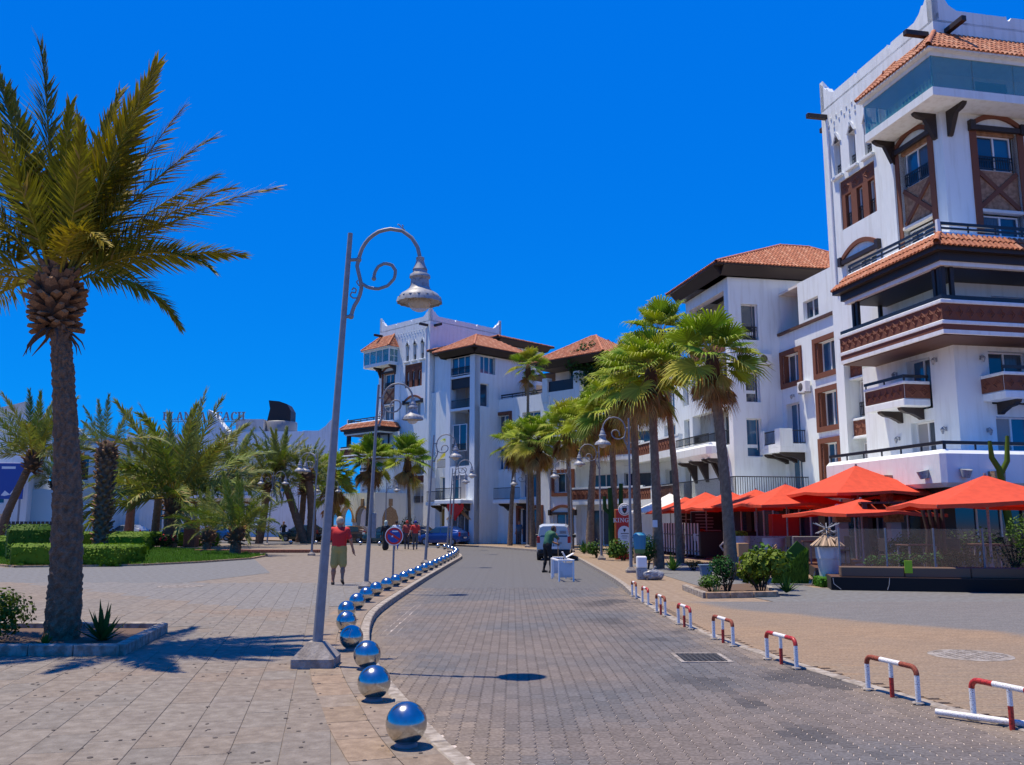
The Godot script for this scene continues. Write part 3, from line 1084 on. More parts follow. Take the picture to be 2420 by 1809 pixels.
var tile_kinds := []
func tile_slope(roof: Node, a: Vector3, b: Vector3, c: Vector3, d: Vector3, singles: int, pitch := 0.215) -> void:
	# a, b: eave ends; c, d: upper ends above b and a (local s, y, t)
	if tile_kinds.is_empty():
		for m in ["tile", "tile_dark", "tile_pale", "tile"]:
			tile_kinds.append(tile_mesh(M[m]))
	a = BF * a
	b = BF * b
	c = BF * c
	d = BF * d
	var e := (b - a).normalized()
	var up0 := ((d + c) / 2 - (a + b) / 2)
	var g := (up0 - e * up0.dot(e))
	var hh := g.length()
	g = g.normalized()
	var n := e.cross(g).normalized()
	if n.y < 0:
		n = -n
	var sh := Mb.new()
	sh.tris(a, b, c, n, n, n)
	sh.tris(a, c, d, n, n, n)
	part(roof, "underlay", sh, M.tile_dark)
	var ld := (d - a).dot(e)
	var rc := (c - b).dot(e)
	var W := (b - a).length()
	var rows := maxi(1, int(round(hh / 0.34)))
	var spots := []
	var bx := e
	if bx.cross(n).dot(g) < 0:
		bx = -bx
	for r in rows:
		var f := float(r) / rows
		var x0 := ld * (f + 0.3 / rows)
		var x1 := W + rc * (f + 0.3 / rows)
		var k0 := int(ceil((x0 + 0.06) / pitch))
		while k0 * pitch < x1 - 0.05:
			var p := a + e * (k0 * pitch) + g * (hh * f - (0.06 if r == 0 else 0.0)) + n * 0.004
			spots.append(Transform3D(Basis(bx, n, g), p).rotated_local(Vector3.UP, rng.randf_range(-0.03, 0.03)))
			k0 += 1
	var i := 0
	while i < mini(singles, spots.size()):
		put(roof, "tile", tile_kinds[rng.randi() % 4], spots[i])
		i += 1
	if i >= spots.size():
		return
	for kind in 3:
		var mine := []
		for j in range(i, spots.size()):
			if (j * 7 + j / 5) % 3 == kind:
				mine.append(spots[j])
		if mine.is_empty():
			continue
		var mm := MultiMesh.new()
		mm.transform_format = MultiMesh.TRANSFORM_3D
		mm.mesh = tile_kinds[kind]
		mm.instance_count = mine.size()
		for j in mine.size():
			mm.set_instance_transform(j, mine[j])
		var o := MultiMeshInstance3D.new()
		o.name = "tile_field"
		o.multimesh = mm
		o.set_meta("kind", "stuff")
		roof.add_child(o, true)

func ridge(roof: Node, a: Vector3, b: Vector3) -> void:
	var m := Mb.new()
	a = BF * a
	b = BF * b
	var k := maxi(2, int(a.distance_to(b) / 0.4))
	for i in k:
		var p := a.lerp(b, float(i) / k)
		var q := a.lerp(b, (i + 1.12) / k)
		m.tube([p + V(0, 0.02, 0), q + V(0, 0.055, 0)], [0.115, 0.095], 8, false)
	part(roof, "ridge_tiles", m, M.tile)

func hip_roof(node: Node, s0: float, s1: float, t0: float, t1: float, y: float, top: float, singles := 0, fascia := 0.5, deep := 0.0) -> void:
	# s0 > s1; overhanging hipped roof on a dark timber eaves box
	var b := fm()
	b.prism(PackedVector2Array([Vector2(s1 + 0.5, y - fascia), Vector2(s0 - 0.5, y - fascia), Vector2(s0, y), Vector2(s1, y)]), t1 + 0.5, t0 - 0.5)
	b.frame(BF * Fs(0))
	b.prism(PackedVector2Array([Vector2(-t0 + 0.5, y - fascia), Vector2(-t1 - 0.5, y - fascia), Vector2(-t1, y), Vector2(-t0, y)]), s1 + 0.5, s0 - 0.5)
	b.frame(BF)
	b.box(V(s1, y - 0.09, t1), V(s0, y, t0))
	var roof := part(node, "roof", b, M.dark_wood)
	var w := minf(s0 - s1, t0 - t1) / 2
	var p := V(s0 - w, top, t0 - w)
	var q := V(s1 + w, top, t1 + w)
	if s0 - s1 > t0 - t1:
		p = V(s0 - w, top, (t0 + t1) / 2)
		q = V(s1 + w, top, (t0 + t1) / 2)
		tile_slope(roof, V(s1, y, t0), V(s0, y, t0), p, q, singles)
		tile_slope(roof, V(s0, y, t0), V(s0, y, t1), p, p, singles)
		tile_slope(roof, V(s0, y, t1), V(s1, y, t1), q, p, 0)
		tile_slope(roof, V(s1, y, t1), V(s1, y, t0), q, q, 0)
	else:
		p = V((s0 + s1) / 2, top, t0 - maxf(w, deep))
		q = V((s0 + s1) / 2, top, minf(t1 + w, p.z))
		tile_slope(roof, V(s1, y, t0), V(s0, y, t0), p, p, singles)
		tile_slope(roof, V(s0, y, t0), V(s0, y, t1), q, p, singles)
		tile_slope(roof, V(s0, y, t1), V(s1, y, t1), q, q, 0)
		tile_slope(roof, V(s1, y, t1), V(s1, y, t0), p, q, 0)
	ridge(roof, V(s0, y, t0), p)
	ridge(roof, V(s1, y, t0), p if s0 - s1 <= t0 - t1 else q)
	ridge(roof, V(s0, y, t1), q if s0 - s1 <= t0 - t1 else p)
	if p.distance_to(q) > 0.3:
		ridge(roof, p, q)

func air_unit(node: Node, F: Transform3D, x: float, y: float) -> void:
	var b := fm(F)
	b.bevel(V(x - 0.42, y, 0.06), V(x + 0.42, y + 0.58, 0.36), 0.02)
	var o := part(node, "air_conditioner", b, M.white_paint)
	b = Mb.new().frame(BF * F * Transform3D(Basis(V(1, 0, 0), PI / 2), V(x - 0.08, y + 0.29, 0.362)))
	b.lathe([Vector2(0.22, 0.0), Vector2(0.2, 0.012), Vector2(0.001, 0.004)], 16)
	part(o, "fan_grille", b, M.slot)
	b = fm(F)
	b.box(V(x - 0.35, y - 0.05, 0.0), V(x - 0.3, y, 0.36))
	b.box(V(x + 0.3, y - 0.05, 0.0), V(x + 0.35, y, 0.36))
	part(o, "wall_bracket", b, M.lamp_grey)

func lantern(node: Node, F: Transform3D, x: float, y: float, z := 0.0) -> void:
	var b := Mb.new().frame(BF * F)
	b.box(V(x - 0.04, y - 0.1, z), V(x + 0.04, y + 0.05, z + 0.03))
	b.tube([V(x, y, z + 0.02), V(x, y + 0.06, z + 0.12), V(x, y + 0.02, z + 0.17)], [0.014], 6)
	b.lathe([Vector2(0.03, -0.22), Vector2(0.075, -0.06), Vector2(0.085, -0.05), Vector2(0.02, 0.03)], 6, V(x, y, z + 0.17))
	part(node, "wall_lantern", b, M.lamp_worn)

func notched_parapet(node: Node, F: Transform3D, w: float, y: float) -> void:
	# parapet with raised stepped corners and small notches
	var p := PackedVector2Array([Vector2(0, y - 0.6), Vector2(w, y - 0.6), Vector2(w, y + 1.0), Vector2(w - 0.28, y + 0.72), Vector2(w - 0.5, y + 0.42), Vector2(w - 0.62, y + 0.45), Vector2(w - 0.8, y + 0.2), Vector2(w - 1.15, y)])
	for k in [0.66, 0.36]:
		p.append_array(PackedVector2Array([Vector2(w * k + 0.16, y), Vector2(w * k + 0.05, y - 0.16), Vector2(w * k - 0.05, y - 0.16), Vector2(w * k - 0.1, y + 0.04), Vector2(w * k - 0.2, y)]))
	p.append_array(PackedVector2Array([Vector2(1.15, y), Vector2(0.8, y + 0.2), Vector2(0.62, y + 0.45), Vector2(0.5, y + 0.42), Vector2(0.28, y + 0.72), Vector2(0, y + 1.0)]))
	var b := fm(F)
	b.prism(p, -0.3, 0.0)
	part(node, "parapet", b, M.stucco)

func frieze(node: Node, F: Transform3D, x0: float, x1: float, y: float) -> void:
	var b := fm(F)
	var k := int((x1 - x0) / 0.42)
	for i in k:
		var x := x0 + (i + 0.5) * (x1 - x0) / k
		for q in [[0.0, 0.0], [0.21, 0.26]]:
			b.prism(PackedVector2Array([Vector2(x + q[0] - 0.06, y + q[1]), Vector2(x + q[0] + 0.06, y + q[1]), Vector2(x + q[0], y + q[1] - 0.1)]), 0.0, 0.05)
		if i % 4 < 2:
			b.prism(PackedVector2Array([Vector2(x - 0.06, y - 0.27), Vector2(x + 0.06, y - 0.27), Vector2(x, y - 0.37)]), 0.0, 0.05)
	part(node, "frieze", b, M.stucco)

func slit_window(node: Node, F: Transform3D, xc: float, y0: float, y1: float) -> void:
	# tall niche with a stepped point, and its sill
	var b := fm(F)
	var w := 0.27
	for q in [[w * 0.72, 0.12], [w * 0.4, 0.26], [0.035, 0.52]]:
		b.box(V(xc - q[0], y1 - 0.02, 0.002), V(xc + q[0], y1 + q[1], 0.012))
	var o := part(node, "niche_point", b, M.slot)
	b = fm(F)
	for sg in [-1, 1]:
		b.prism(PackedVector2Array([Vector2(xc + sg * w, y1 - 0.02), Vector2(xc + sg * (w + 0.09), y1 - 0.02), Vector2(xc + sg * (w * 0.6 + 0.06), y1 + 0.3), Vector2(xc + sg * 0.08, y1 + 0.5), Vector2(xc + sg * 0.06, y1 + 0.34), Vector2(xc + sg * w * 0.55, y1 + 0.18)]), 0.002, 0.07)
	part(o, "niche_frame", b, M.stucco)
	b = fm(F)
	b.bevel(V(xc - 0.45, y0 - 0.14, 0.0), V(xc + 0.45, y0, 0.16), 0.02)
	part(node, "sill", b, M.stucco)
	window(node, F, xc - w, y0, 2 * w, y1 - y0, 0.28, 1, "curtain", 0.62)

func tower(node: Node, near: bool) -> void:
	var S := 8.5
	var R := 10.0
	var T := Ft(0)
	var Q := Fs(S)
	var sing := 80 if near else 0
	var slits := [1.2, 2.43, 3.66]
	# --- upper street face
	var holes := []
	for x in slits:
		holes.append([x - 0.27, x + 0.27, 18.15, 19.86])
	holes.append([1.2, 4.0, 15.4, 17.8])
	holes.append([5.75, 7.65, 12.3, 17.4])
	holes.append([1.35, 3.75, 12.3, 13.75])
	wall(node, T, 0, S, 9.1, 22.0, holes, 0.3, M.stucco)
	for x in slits:
		slit_window(node, T, x, 18.15, 19.86)
	# carved brick panel with three narrow windows
	var bh := []
	for x in [1.52, 2.44, 3.34]:
		bh.append([x, x + 0.46, 15.4, 17.05])
	wall(node, Ft(-0.07), 1.2, 4.0, 15.4, 17.8, bh, 0.25, M.brick, "brick_surround")
	for x in [1.26, 2.1, 3.0]:
		brick_panel(node, Ft(-0.068), x, x + 0.72, 17.12, 17.74)
	for x in [1.52, 2.44, 3.34]:
		window(node, Ft(-0.07), x, 15.4, 0.46, 1.65, 0.22, 1, "curtain", 0.75)
	# lower arched window
	window(node, T, 1.35, 12.3, 2.4, 1.45, 0.28, 3, "curtain")
	arch_hood(node, T, 2.55, 2.9, 13.95, 0.5)
	arched_window(node, T, 6.7)
	# swelling pier between windows
	var b := fm()
	b.prism(PackedVector2Array([Vector2(4.7, 12.2), Vector2(5.5, 12.2), Vector2(5.5, 18.0), Vector2(4.7, 18.0)]), 0.0, 0.14)
	part(node, "pier", b, M.stucco)
	# --- side face
	wall(node, Q, 0, R, 9.1, 22.0, [[1.55, 3.45, 12.3, 17.4], [5.6, 7.5, 12.3, 17.4]], 0.3, M.stucco)
	arched_window(node, Q, 2.5)
	arched_window(node, Q, 6.55)
	# --- far faces and roof slab
	wall(node, Fn(0), -R, 0, 0.0, 22.0, [], 0.3, M.stucco)
	b = fm()
	b.box(V(0.02, 21.6, -R), V(S - 0.02, 21.9, -0.02))
	b.quad(V(S, 0, -R), V(0, 0, -R), V(0, 22, -R), V(S, 22, -R))
	part(node, "roof_slab", b, M.wall_cream)
	notched_parapet(node, T, S, 22.5)
	notched_parapet(node, Q, R, 22.5)
	var back := Transform3D(Basis(V(-1, 0, 0), V(0, 1, 0), V(0, 0, -1)), V(S, 0, -R))
	notched_parapet(node, back, S, 22.5)
	notched_parapet(node, Transform3D(Basis(V(0, 0, 1), V(0, 1, 0), V(-1, 0, 0)), V(0, 0, -R)), R, 22.5)
	frieze(node, T, 0.4, 7.9, 21.0)
	frieze(node, Q, 0.6, R - 0.6, 21.0)
	for e in [[T, 0.42], [T, S - 0.4], [Q, 0.6], [Q, R - 0.5], [Fn(0), -0.6], [Fn(0), -R + 0.6]]:
		b = fm(e[0])
		b.bevel(V(e[1] - 0.11, 21.38, -0.1), V(e[1] + 0.11, 21.62, 1.05), 0.02)
		part(node, "spout_beam", b, M.dark_wood)
	b = fm(T)
	b.tube([V(0.55, 21.3, 0.05), V(0.55, 12.5, 0.05)], [0.05], 8)
	part(node, "downpipe", b, M.white_paint)
	# --- glazed bay wrapping the corner
	var bo := 1.2
	var s0 := 5.2
	var s1 := S + bo
	var rb := 6.2
	b = fm()
	b.prism(PackedVector2Array([Vector2(s0, 17.98), Vector2(s1, 17.98), Vector2(s1, 18.32), Vector2(s0, 18.32)]), 0.0, bo)
	b.box(V(S, 17.98, -rb), V(s1, 18.32, 0.0))
	var bay := part(node, "glazed_bay", b, M.stucco)
	b = fm()
	b.box(V(s0, 19.62, 0.0), V(s1, 19.8, bo))
	b.box(V(S, 19.62, -rb), V(s1, 19.8, 0.0))
	part(bay, "head_beam", b, M.stucco)
	for e in [[Ft(bo - 0.05), s0, s1], [Fs(s1 - 0.05), -bo, rb]]:
		var k := 4
		for i in k:
			var p := fm(e[0])
			var x0: float = lerpf(e[1], e[2], float(i) / k) + 0.015
			var x1: float = lerpf(e[1], e[2], float(i + 1) / k) - 0.015
			p.box(V(x0, 18.32, -0.012), V(x1, 19.62, 0.012))
			part(bay, "pane", p, M.glass_teal)
	var pe := fm(Fn(s0 + 0.05))
	pe.box(V(0.0, 18.32, -0.012), V(bo - 0.08, 19.62, 0.012))
	part(bay, "pane", pe, M.glass_teal)
	b = fm(Fn(s0 + 0.02))
	for q in [[0.0, 0.06], [0.5, 0.56], [bo - 0.12, bo - 0.05]]:
		b.box(V(q[0], 18.32, -0.03), V(q[1], 19.62, 0.03))
	b.box(V(0.06, 18.9, -0.028), V(bo - 0.12, 18.95, 0.028))
	if not near:
		for i in 5:
			b.frame(BF * Ft(bo))
			var x := lerpf(s0 + 0.05, s1 - 0.05, i / 4.0)
			b.box(V(x - 0.04, 18.32, -0.06), V(x + 0.04, 19.62, 0.01))
	part(bay, "mullion", b, M.white_paint)
	# rooms behind the bay glass
	window(bay, Ft(0.02), 6.3, 18.36, 1.3, 1.1, -0.03, 1, "glass_dark")
	window(bay, Fs(S + 0.02), 1.6, 18.36, 1.6, 1.1, -0.03, 1, "glass_dark")
	# bay roof
	var ov := 0.22
	b = fm()
	b.box(V(s0 - 0.15, 19.8, 0.0), V(s1 + ov, 19.87, bo + ov))
	b.box(V(S, 19.8, -rb - 0.15), V(s1 + ov, 19.87, 0.0))
	var br := part(node, "bay_roof", b, M.stucco)
	tile_slope(br, V(s0 - 0.15, 19.88, bo + ov), V(s1 + ov, 19.88, bo + ov), V(S, 21.35, 0.0), V(s0 + 0.75, 21.35, 0.0), sing)
	tile_slope(br, V(s1 + ov, 19.88, bo + ov), V(s1 + ov, 19.88, -rb - 0.15), V(S, 21.35, -rb + 0.75), V(S, 21.35, 0.0), sing)
	tile_slope(br, V(s0 - 0.15, 19.88, 0.0), V(s0 - 0.15, 19.88, bo + ov), V(s0 + 0.75, 21.35, 0.0), V(s0 + 0.75, 21.35, 0.0), 0)
	ridge(br, V(s1 + ov, 19.9, bo + ov), V(S, 21.37, 0.0))
	ridge(br, V(s0 - 0.15, 19.9, bo + ov), V(s0 + 0.75, 21.37, 0.0))
	for x in [5.45, S - 0.35]:
		bracket(node, T, x, 17.98, 1.0, 1.05)
	for x in [0.35, 4.2]:
		bracket(node, Q, x, 17.98, 1.0, 1.05)
	# --- terrace over the loggia, its tiled skirt and handrail
	var o2 := 2.35
	var lo := 4.9
	b = fm()
	b.bevel(V(lo + 0.1, 11.88, -0.1), V(S + o2, 12.04, o2), 0.05)
	b.bevel(V(S - 0.1, 11.88, -7.0), V(S + o2, 12.036, 0.05), 0.05)
	var terr := part(node, "upper_terrace", b, M.stucco)
	top_rail(terr, Ft(o2 - 0.08), lo + 0.15, S + o2 - 0.1, 12.0, 0, 0.42)
	top_rail(terr, Fs(S + o2 - 0.08), -o2 + 0.14, 7.0, 12.0, 0, 0.42)
	b = fm(Ft(o2 - 0.08))
	b.box(V(S + o2 - 0.16, 12.0, -0.06), V(S + o2 - 0.04, 12.5, 0.06))
	part(terr, "corner_post", b, M.white_paint)
	var o3 := 2.8
	b = fm()
	b.box(V(lo - 0.35, 11.2, 0.1), V(S + o3, 11.4, o3))
	b.box(V(S - 0.1, 11.204, -7.2), V(S + o3 - 0.002, 11.398, 0.1))
	b.box(V(lo - 0.15, 10.9, 0.1), V(S + o3 - 0.25, 11.2, o3 - 0.25))
	b.box(V(S - 0.1, 10.904, -7.1), V(S + o3 - 0.252, 11.198, 0.1))
	var lr := part(node, "loggia_roof", b, M.dark_wood)
	tile_slope(lr, V(lo - 0.4, 11.36, o3 + 0.05), V(S + o3 + 0.05, 11.36, o3 + 0.05), V(S + o2 - 0.02, 11.92, o2 - 0.02), V(lo + 0.12, 11.92, o2 - 0.02), sing)
	tile_slope(lr, V(S + o3 + 0.05, 11.36, o3 + 0.05), V(S + o3 + 0.05, 11.36, -7.2), V(S + o2 - 0.02, 11.92, -7.2), V(S + o2 - 0.02, 11.92, o2 - 0.02), sing)
	tile_slope(lr, V(lo - 0.4, 11.36, 0.0), V(lo - 0.4, 11.36, o3 + 0.05), V(lo + 0.12, 11.92, o2 - 0.02), V(lo + 0.12, 11.92, 0.0), 0)
	ridge(lr, V(S + o3 + 0.05, 11.44, o3 + 0.05), V(S + o2 - 0.02, 11.88, o2 - 0.02))
	b = fm()
	b.box(V(lo, 10.74, 0.1), V(S + o3 - 0.35, 10.9, o3 - 0.35))
	b.box(V(S, 10.742, -7.0), V(S + o3 - 0.352, 10.898, 0.1))
	part(lr, "white_beam", b, M.stucco)
	b = fm()
	b.box(V(lo + 0.15, 10.70, 0.1), V(S + o3 - 0.55, 10.739, o3 - 0.55))
	b.box(V(S, 10.702, -6.9), V(S + o3 - 0.552, 10.738, 0.1))
	part(lr, "ceiling", b, M.dark_wood)
	# loggia balcony with carved brick parapet
	b = fm()
	b.box(V(lo, 8.16, 0.0), V(S + o3, 8.3, o3))
	b.box(V(S, 8.162, -7.0), V(S + o3 - 0.002, 8.298, 0.0))
	for q in [[8.5, 8.64, 0.03], [9.24, 9.38, 0.05]]:
		b.bevel(V(lo, q[0], o3 - 0.25), V(S + o3 + q[2], q[1], o3 + q[2]), 0.02)
		b.bevel(V(S + o3 - 0.25, q[0] + 0.001, -7.0), V(S + o3 + q[2] - 0.001, q[1] - 0.001, o3 - 0.2), 0.02)
		b.box(V(lo - q[2], q[0] + 0.002, 0.0), V(lo + 0.2, q[1] - 0.002, o3 + q[2] - 0.002))
	b.box(V(lo + 0.04, 8.3, o3 - 0.2), V(S + o3 - 0.06, 9.24, o3 - 0.07))
	b.box(V(S + o3 - 0.2, 8.3, -7.0), V(S + o3 - 0.07, 9.24, o3 - 0.1))
	b.box(V(lo + 0.07, 8.3, 0.0), V(lo + 0.2, 9.24, o3 - 0.1))
	var bal := part(node, "loggia_balcony", b, M.stucco)
	for q in [[8.64, 9.24], [8.3, 8.5]]:
		brick_panel(bal, Ft(o3), lo + 0.02, S + o3 - 0.01, q[0], q[1], -0.005)
		brick_panel(bal, Fs(S + o3), -o3 + 0.07, 7.0, q[0], q[1], -0.007)
		brick_panel(bal, Fn(lo), 0.0, o3 - 0.01, q[0], q[1], -0.007)
	b = fm()
	b.box(V(lo + 0.02, 8.12, 0.0), V(S + o3 - 0.1, 8.158, o3 - 0.1))
	b.box(V(S, 8.122, -7.0), V(S + o3 - 0.102, 8.156, 0.0))
	part(bal, "soffit", b, M.brown_wood)
	b = fm()
	b.box(V(lo, 9.38, o3 - 0.16), V(S + o3 - 0.04, 9.56, o3 - 0.06))
	b.box(V(S + o3 - 0.16, 9.381, -7.0), V(S + o3 - 0.06, 9.559, o3 - 0.16))
	b.box(V(lo + 0.01, 9.382, 0.0), V(lo + 0.1, 9.558, o3 - 0.16))
	part(bal, "handrail", b, M.black_metal)
	for q in [[S + o3 - 0.7, o3 - 0.55], [S + o3 - 0.55, o3 - 0.55], [S + o3 - 0.55, o3 - 0.9], [S + o3 - 0.95, o3 - 0.55], [lo + 0.25, o3 - 0.6], [lo + 0.6, o3 - 0.55], [lo + 0.3, 1.0], [S + o3 - 0.55, -3.6]]:
		b = fm()
		b.bevel(V(q[0] - 0.075, 9.3, q[1] - 0.075), V(q[0] + 0.075, 10.74, q[1] + 0.075), 0.015)
		part(bal, "post", b, M.dark_wood)
	# --- loggia back walls with doors
	var lb := 0.6
	wall(node, Ft(lb), 3.9, S + lb, 8.2, 10.9, [[6.5, 8.0, 8.3, 10.3]], 0.22, M.stucco)
	window(node, Ft(lb), 6.5, 8.3, 1.5, 2.0, 0.2, 2, "glass_dark")
	wall(node, Fs(S + lb), -lb, 8.0, 8.2, 10.9, [[1.1, 3.0, 8.3, 10.25]], 0.22, M.stucco)
	window(node, Fs(S + lb), 1.1, 8.3, 1.9, 1.95, 0.2, 2, "glass_dark")
	# --- lower storeys stand forward
	var lf := 1.2
	wall(node, Ft(lf), 3.95, S + lf, 0.0, 8.2, [[6.95, 8.35, 5.95, 7.95], [6.95, 8.35, 3.5, 5.5]], 0.32, M.stucco)
	wall(node, Fs(S + lf), -lf, 8.0, 0.0, 8.2, [[0.25, 1.95, 5.95, 7.95], [0.35, 2.0, 3.5, 5.5]], 0.32, M.stucco)
	b = fm(Fn(3.95))
	b.quad(V(-0.8, 0, 0), V(lf, 0, 0), V(lf, 9.1, 0), V(-0.8, 9.1, 0))
	b.frame(BF)
	b.quad(V(3.95, 8.2, lf), V(S + lf, 8.2, lf), V(S + lf, 8.2, -0.5), V(3.95, 8.2, -0.5))
	b.quad(V(3.4, 0, 0.0), V(3.95, 0, lf * 0.25), V(3.95, 9.1, lf * 0.25), V(3.4, 9.1, 0.0))
	part(node, "wall", b, M.stucco)
	window(node, Ft(lf), 6.95, 5.95, 1.4, 2.0, 0.3, 2, "glass_blue")
	window(node, Ft(lf), 6.95, 3.5, 1.4, 2.0, 0.3, 2, "glass_blue", 0.0, true)
	window(node, Fs(S + lf), 0.25, 5.95, 1.7, 2.0, 0.3, 2, "glass_blue")
	window(node, Fs(S + lf), 0.35, 3.5, 1.65, 2.0, 0.3, 2, "glass_blue", 0.0, true)
	for q in [[Ft(lf), 6.3, 7.6], [Ft(lf), 8.75, 7.75], [Fs(S + lf), -0.1, 7.7], [Ft(lf), 6.2, 5.0], [Ft(lf), 9.0, 5.1], [Fs(S + lf), -0.05, 5.0], [Fs(S + lf), 2.5, 7.7]]:
		lantern(node, q[0], q[1], q[2])
	# small balconies
	for q in [[5.7, 8.25, 0], [-0.15, 2.6, 1]]:
		var F := Ft(lf) if q[2] == 0 else Fs(S + lf)
		b = fm(F)
		b.bevel(V(q[0], 6.02, 0.0), V(q[1], 6.3, 1.15), 0.03)
		b.box(V(q[0] + 0.05, 6.3, 0.0), V(q[1] - 0.05, 6.86, 1.08))
		b.bevel(V(q[0] - 0.02, 6.86, 0.0), V(q[1] + 0.02, 6.98, 1.17), 0.02)
		var sb := part(node, "balcony", b, M.stucco)
		brick_panel(sb, F * Ft(1.08), q[0] + 0.05, q[1] - 0.05, 6.32, 6.85, 0.055)
		brick_panel(sb, F * Fs(q[1] - 0.05), -1.06, 0.0, 6.32, 6.85, 0.05)
		brick_panel(sb, F * Fn(q[0] + 0.05), 0.0, 1.06, 6.32, 6.85, 0.05)
		top_rail(sb, F * Ft(1.1), q[0], q[1], 6.98, 0, 0.24, false)
		top_rail(sb, F * Fs(q[1] - 0.05), -1.08, -0.02, 6.98, 0, 0.24, false)
		bracket(sb, F, q[0] + 0.7, 6.02, 1.0, 0.45, 0.22)
		bracket(sb, F, q[1] - 0.55, 6.02, 1.0, 0.45, 0.22)
	# --- recess with stacked windows and carved panels
	wall(node, T, 0.0, 3.4, 0.0, 9.1, [[0.66, 3.05, 0.3, 9.0]], 0.8, M.stucco)
	wall(node, Ft(-0.8), 0.6, 3.1, 0.0, 9.1, [], 0.1, M.stucco)
	for y in [8.36, 5.6]:
		brick_panel(node, Ft(-0.3), 0.72, 3.0, y, y + 0.72, 0.0)
		b = fm(Ft(-0.3))
		b.bevel(V(0.67, y - 0.12, -0.4), V(3.04, y, 0.08), 0.02)
		b.bevel(V(0.67, y + 0.72, -0.4), V(3.04, y + 0.82, 0.06), 0.02)
		part(node, "ledge", b, M.stucco)
	for y in [6.5, 3.6]:
		for i in 2:
			window(node, Ft(-0.78), 0.8 + i * 1.15, y, 0.95, 1.7, -0.03, 1, "curtain", 0.7)

func arched_window(node: Node, F: Transform3D, xc: float) -> void:
	# tall brick-framed bay: glazed door over a crossed panel over a window
	var b := fm(F)
	for sg in [-1, 1]:
		b.box(V(xc + sg * 1.1 - 0.15, 12.2, -0.25), V(xc + sg * 1.1 + 0.15, 17.3, 0.05))
	var o := part(node, "brick_frame", b, M.brick)
	arch_hood(o, F, xc, 2.3, 17.55, 0.42)
	window(node, F, xc - 0.8, 15.7, 1.6, 1.5, 0.26, 2, "glass_blue", 0.62)
	b = fm(F)
	b.box(V(xc - 0.95, 14.06, -0.25), V(xc + 0.95, 15.68, -0.12))
	var pn := part(node, "crossed_panel", b, M.ochre)
	b = fm(F)
	b.box(V(xc - 0.95, 17.2, -0.25), V(xc + 0.95, 17.4, -0.12))
	part(node, "head_panel", b, M.ochre)
	b = fm(F)
	var h := 0.78
	for q in [[-1.0, 1.0], [1.0, -1.0]]:
		var d := Vector2(1.8, q[1] * 1.5).normalized()
		var nn := Vector2(-d.y, d.x) * 0.09
		var a := Vector2(xc - 0.9, 14.87 - q[1] * 0.75)
		var c := Vector2(xc + 0.9, 14.87 + q[1] * 0.75)
		b.prism(PackedVector2Array([a + nn, c + nn, c - nn, a - nn]), -0.12, -0.06 if q[0] < 0 else -0.064)
	part(pn, "cross", b, M.brick)
	b = fm(F)
	b.bevel(V(xc - 0.95, 13.86, -0.2), V(xc + 0.95, 14.0, 0.06), 0.02)
	part(pn, "sill", b, M.wall_cream)
	window(node, F, xc - 0.85, 12.3, 1.7, 1.5, 0.26, 2, "glass_dark")

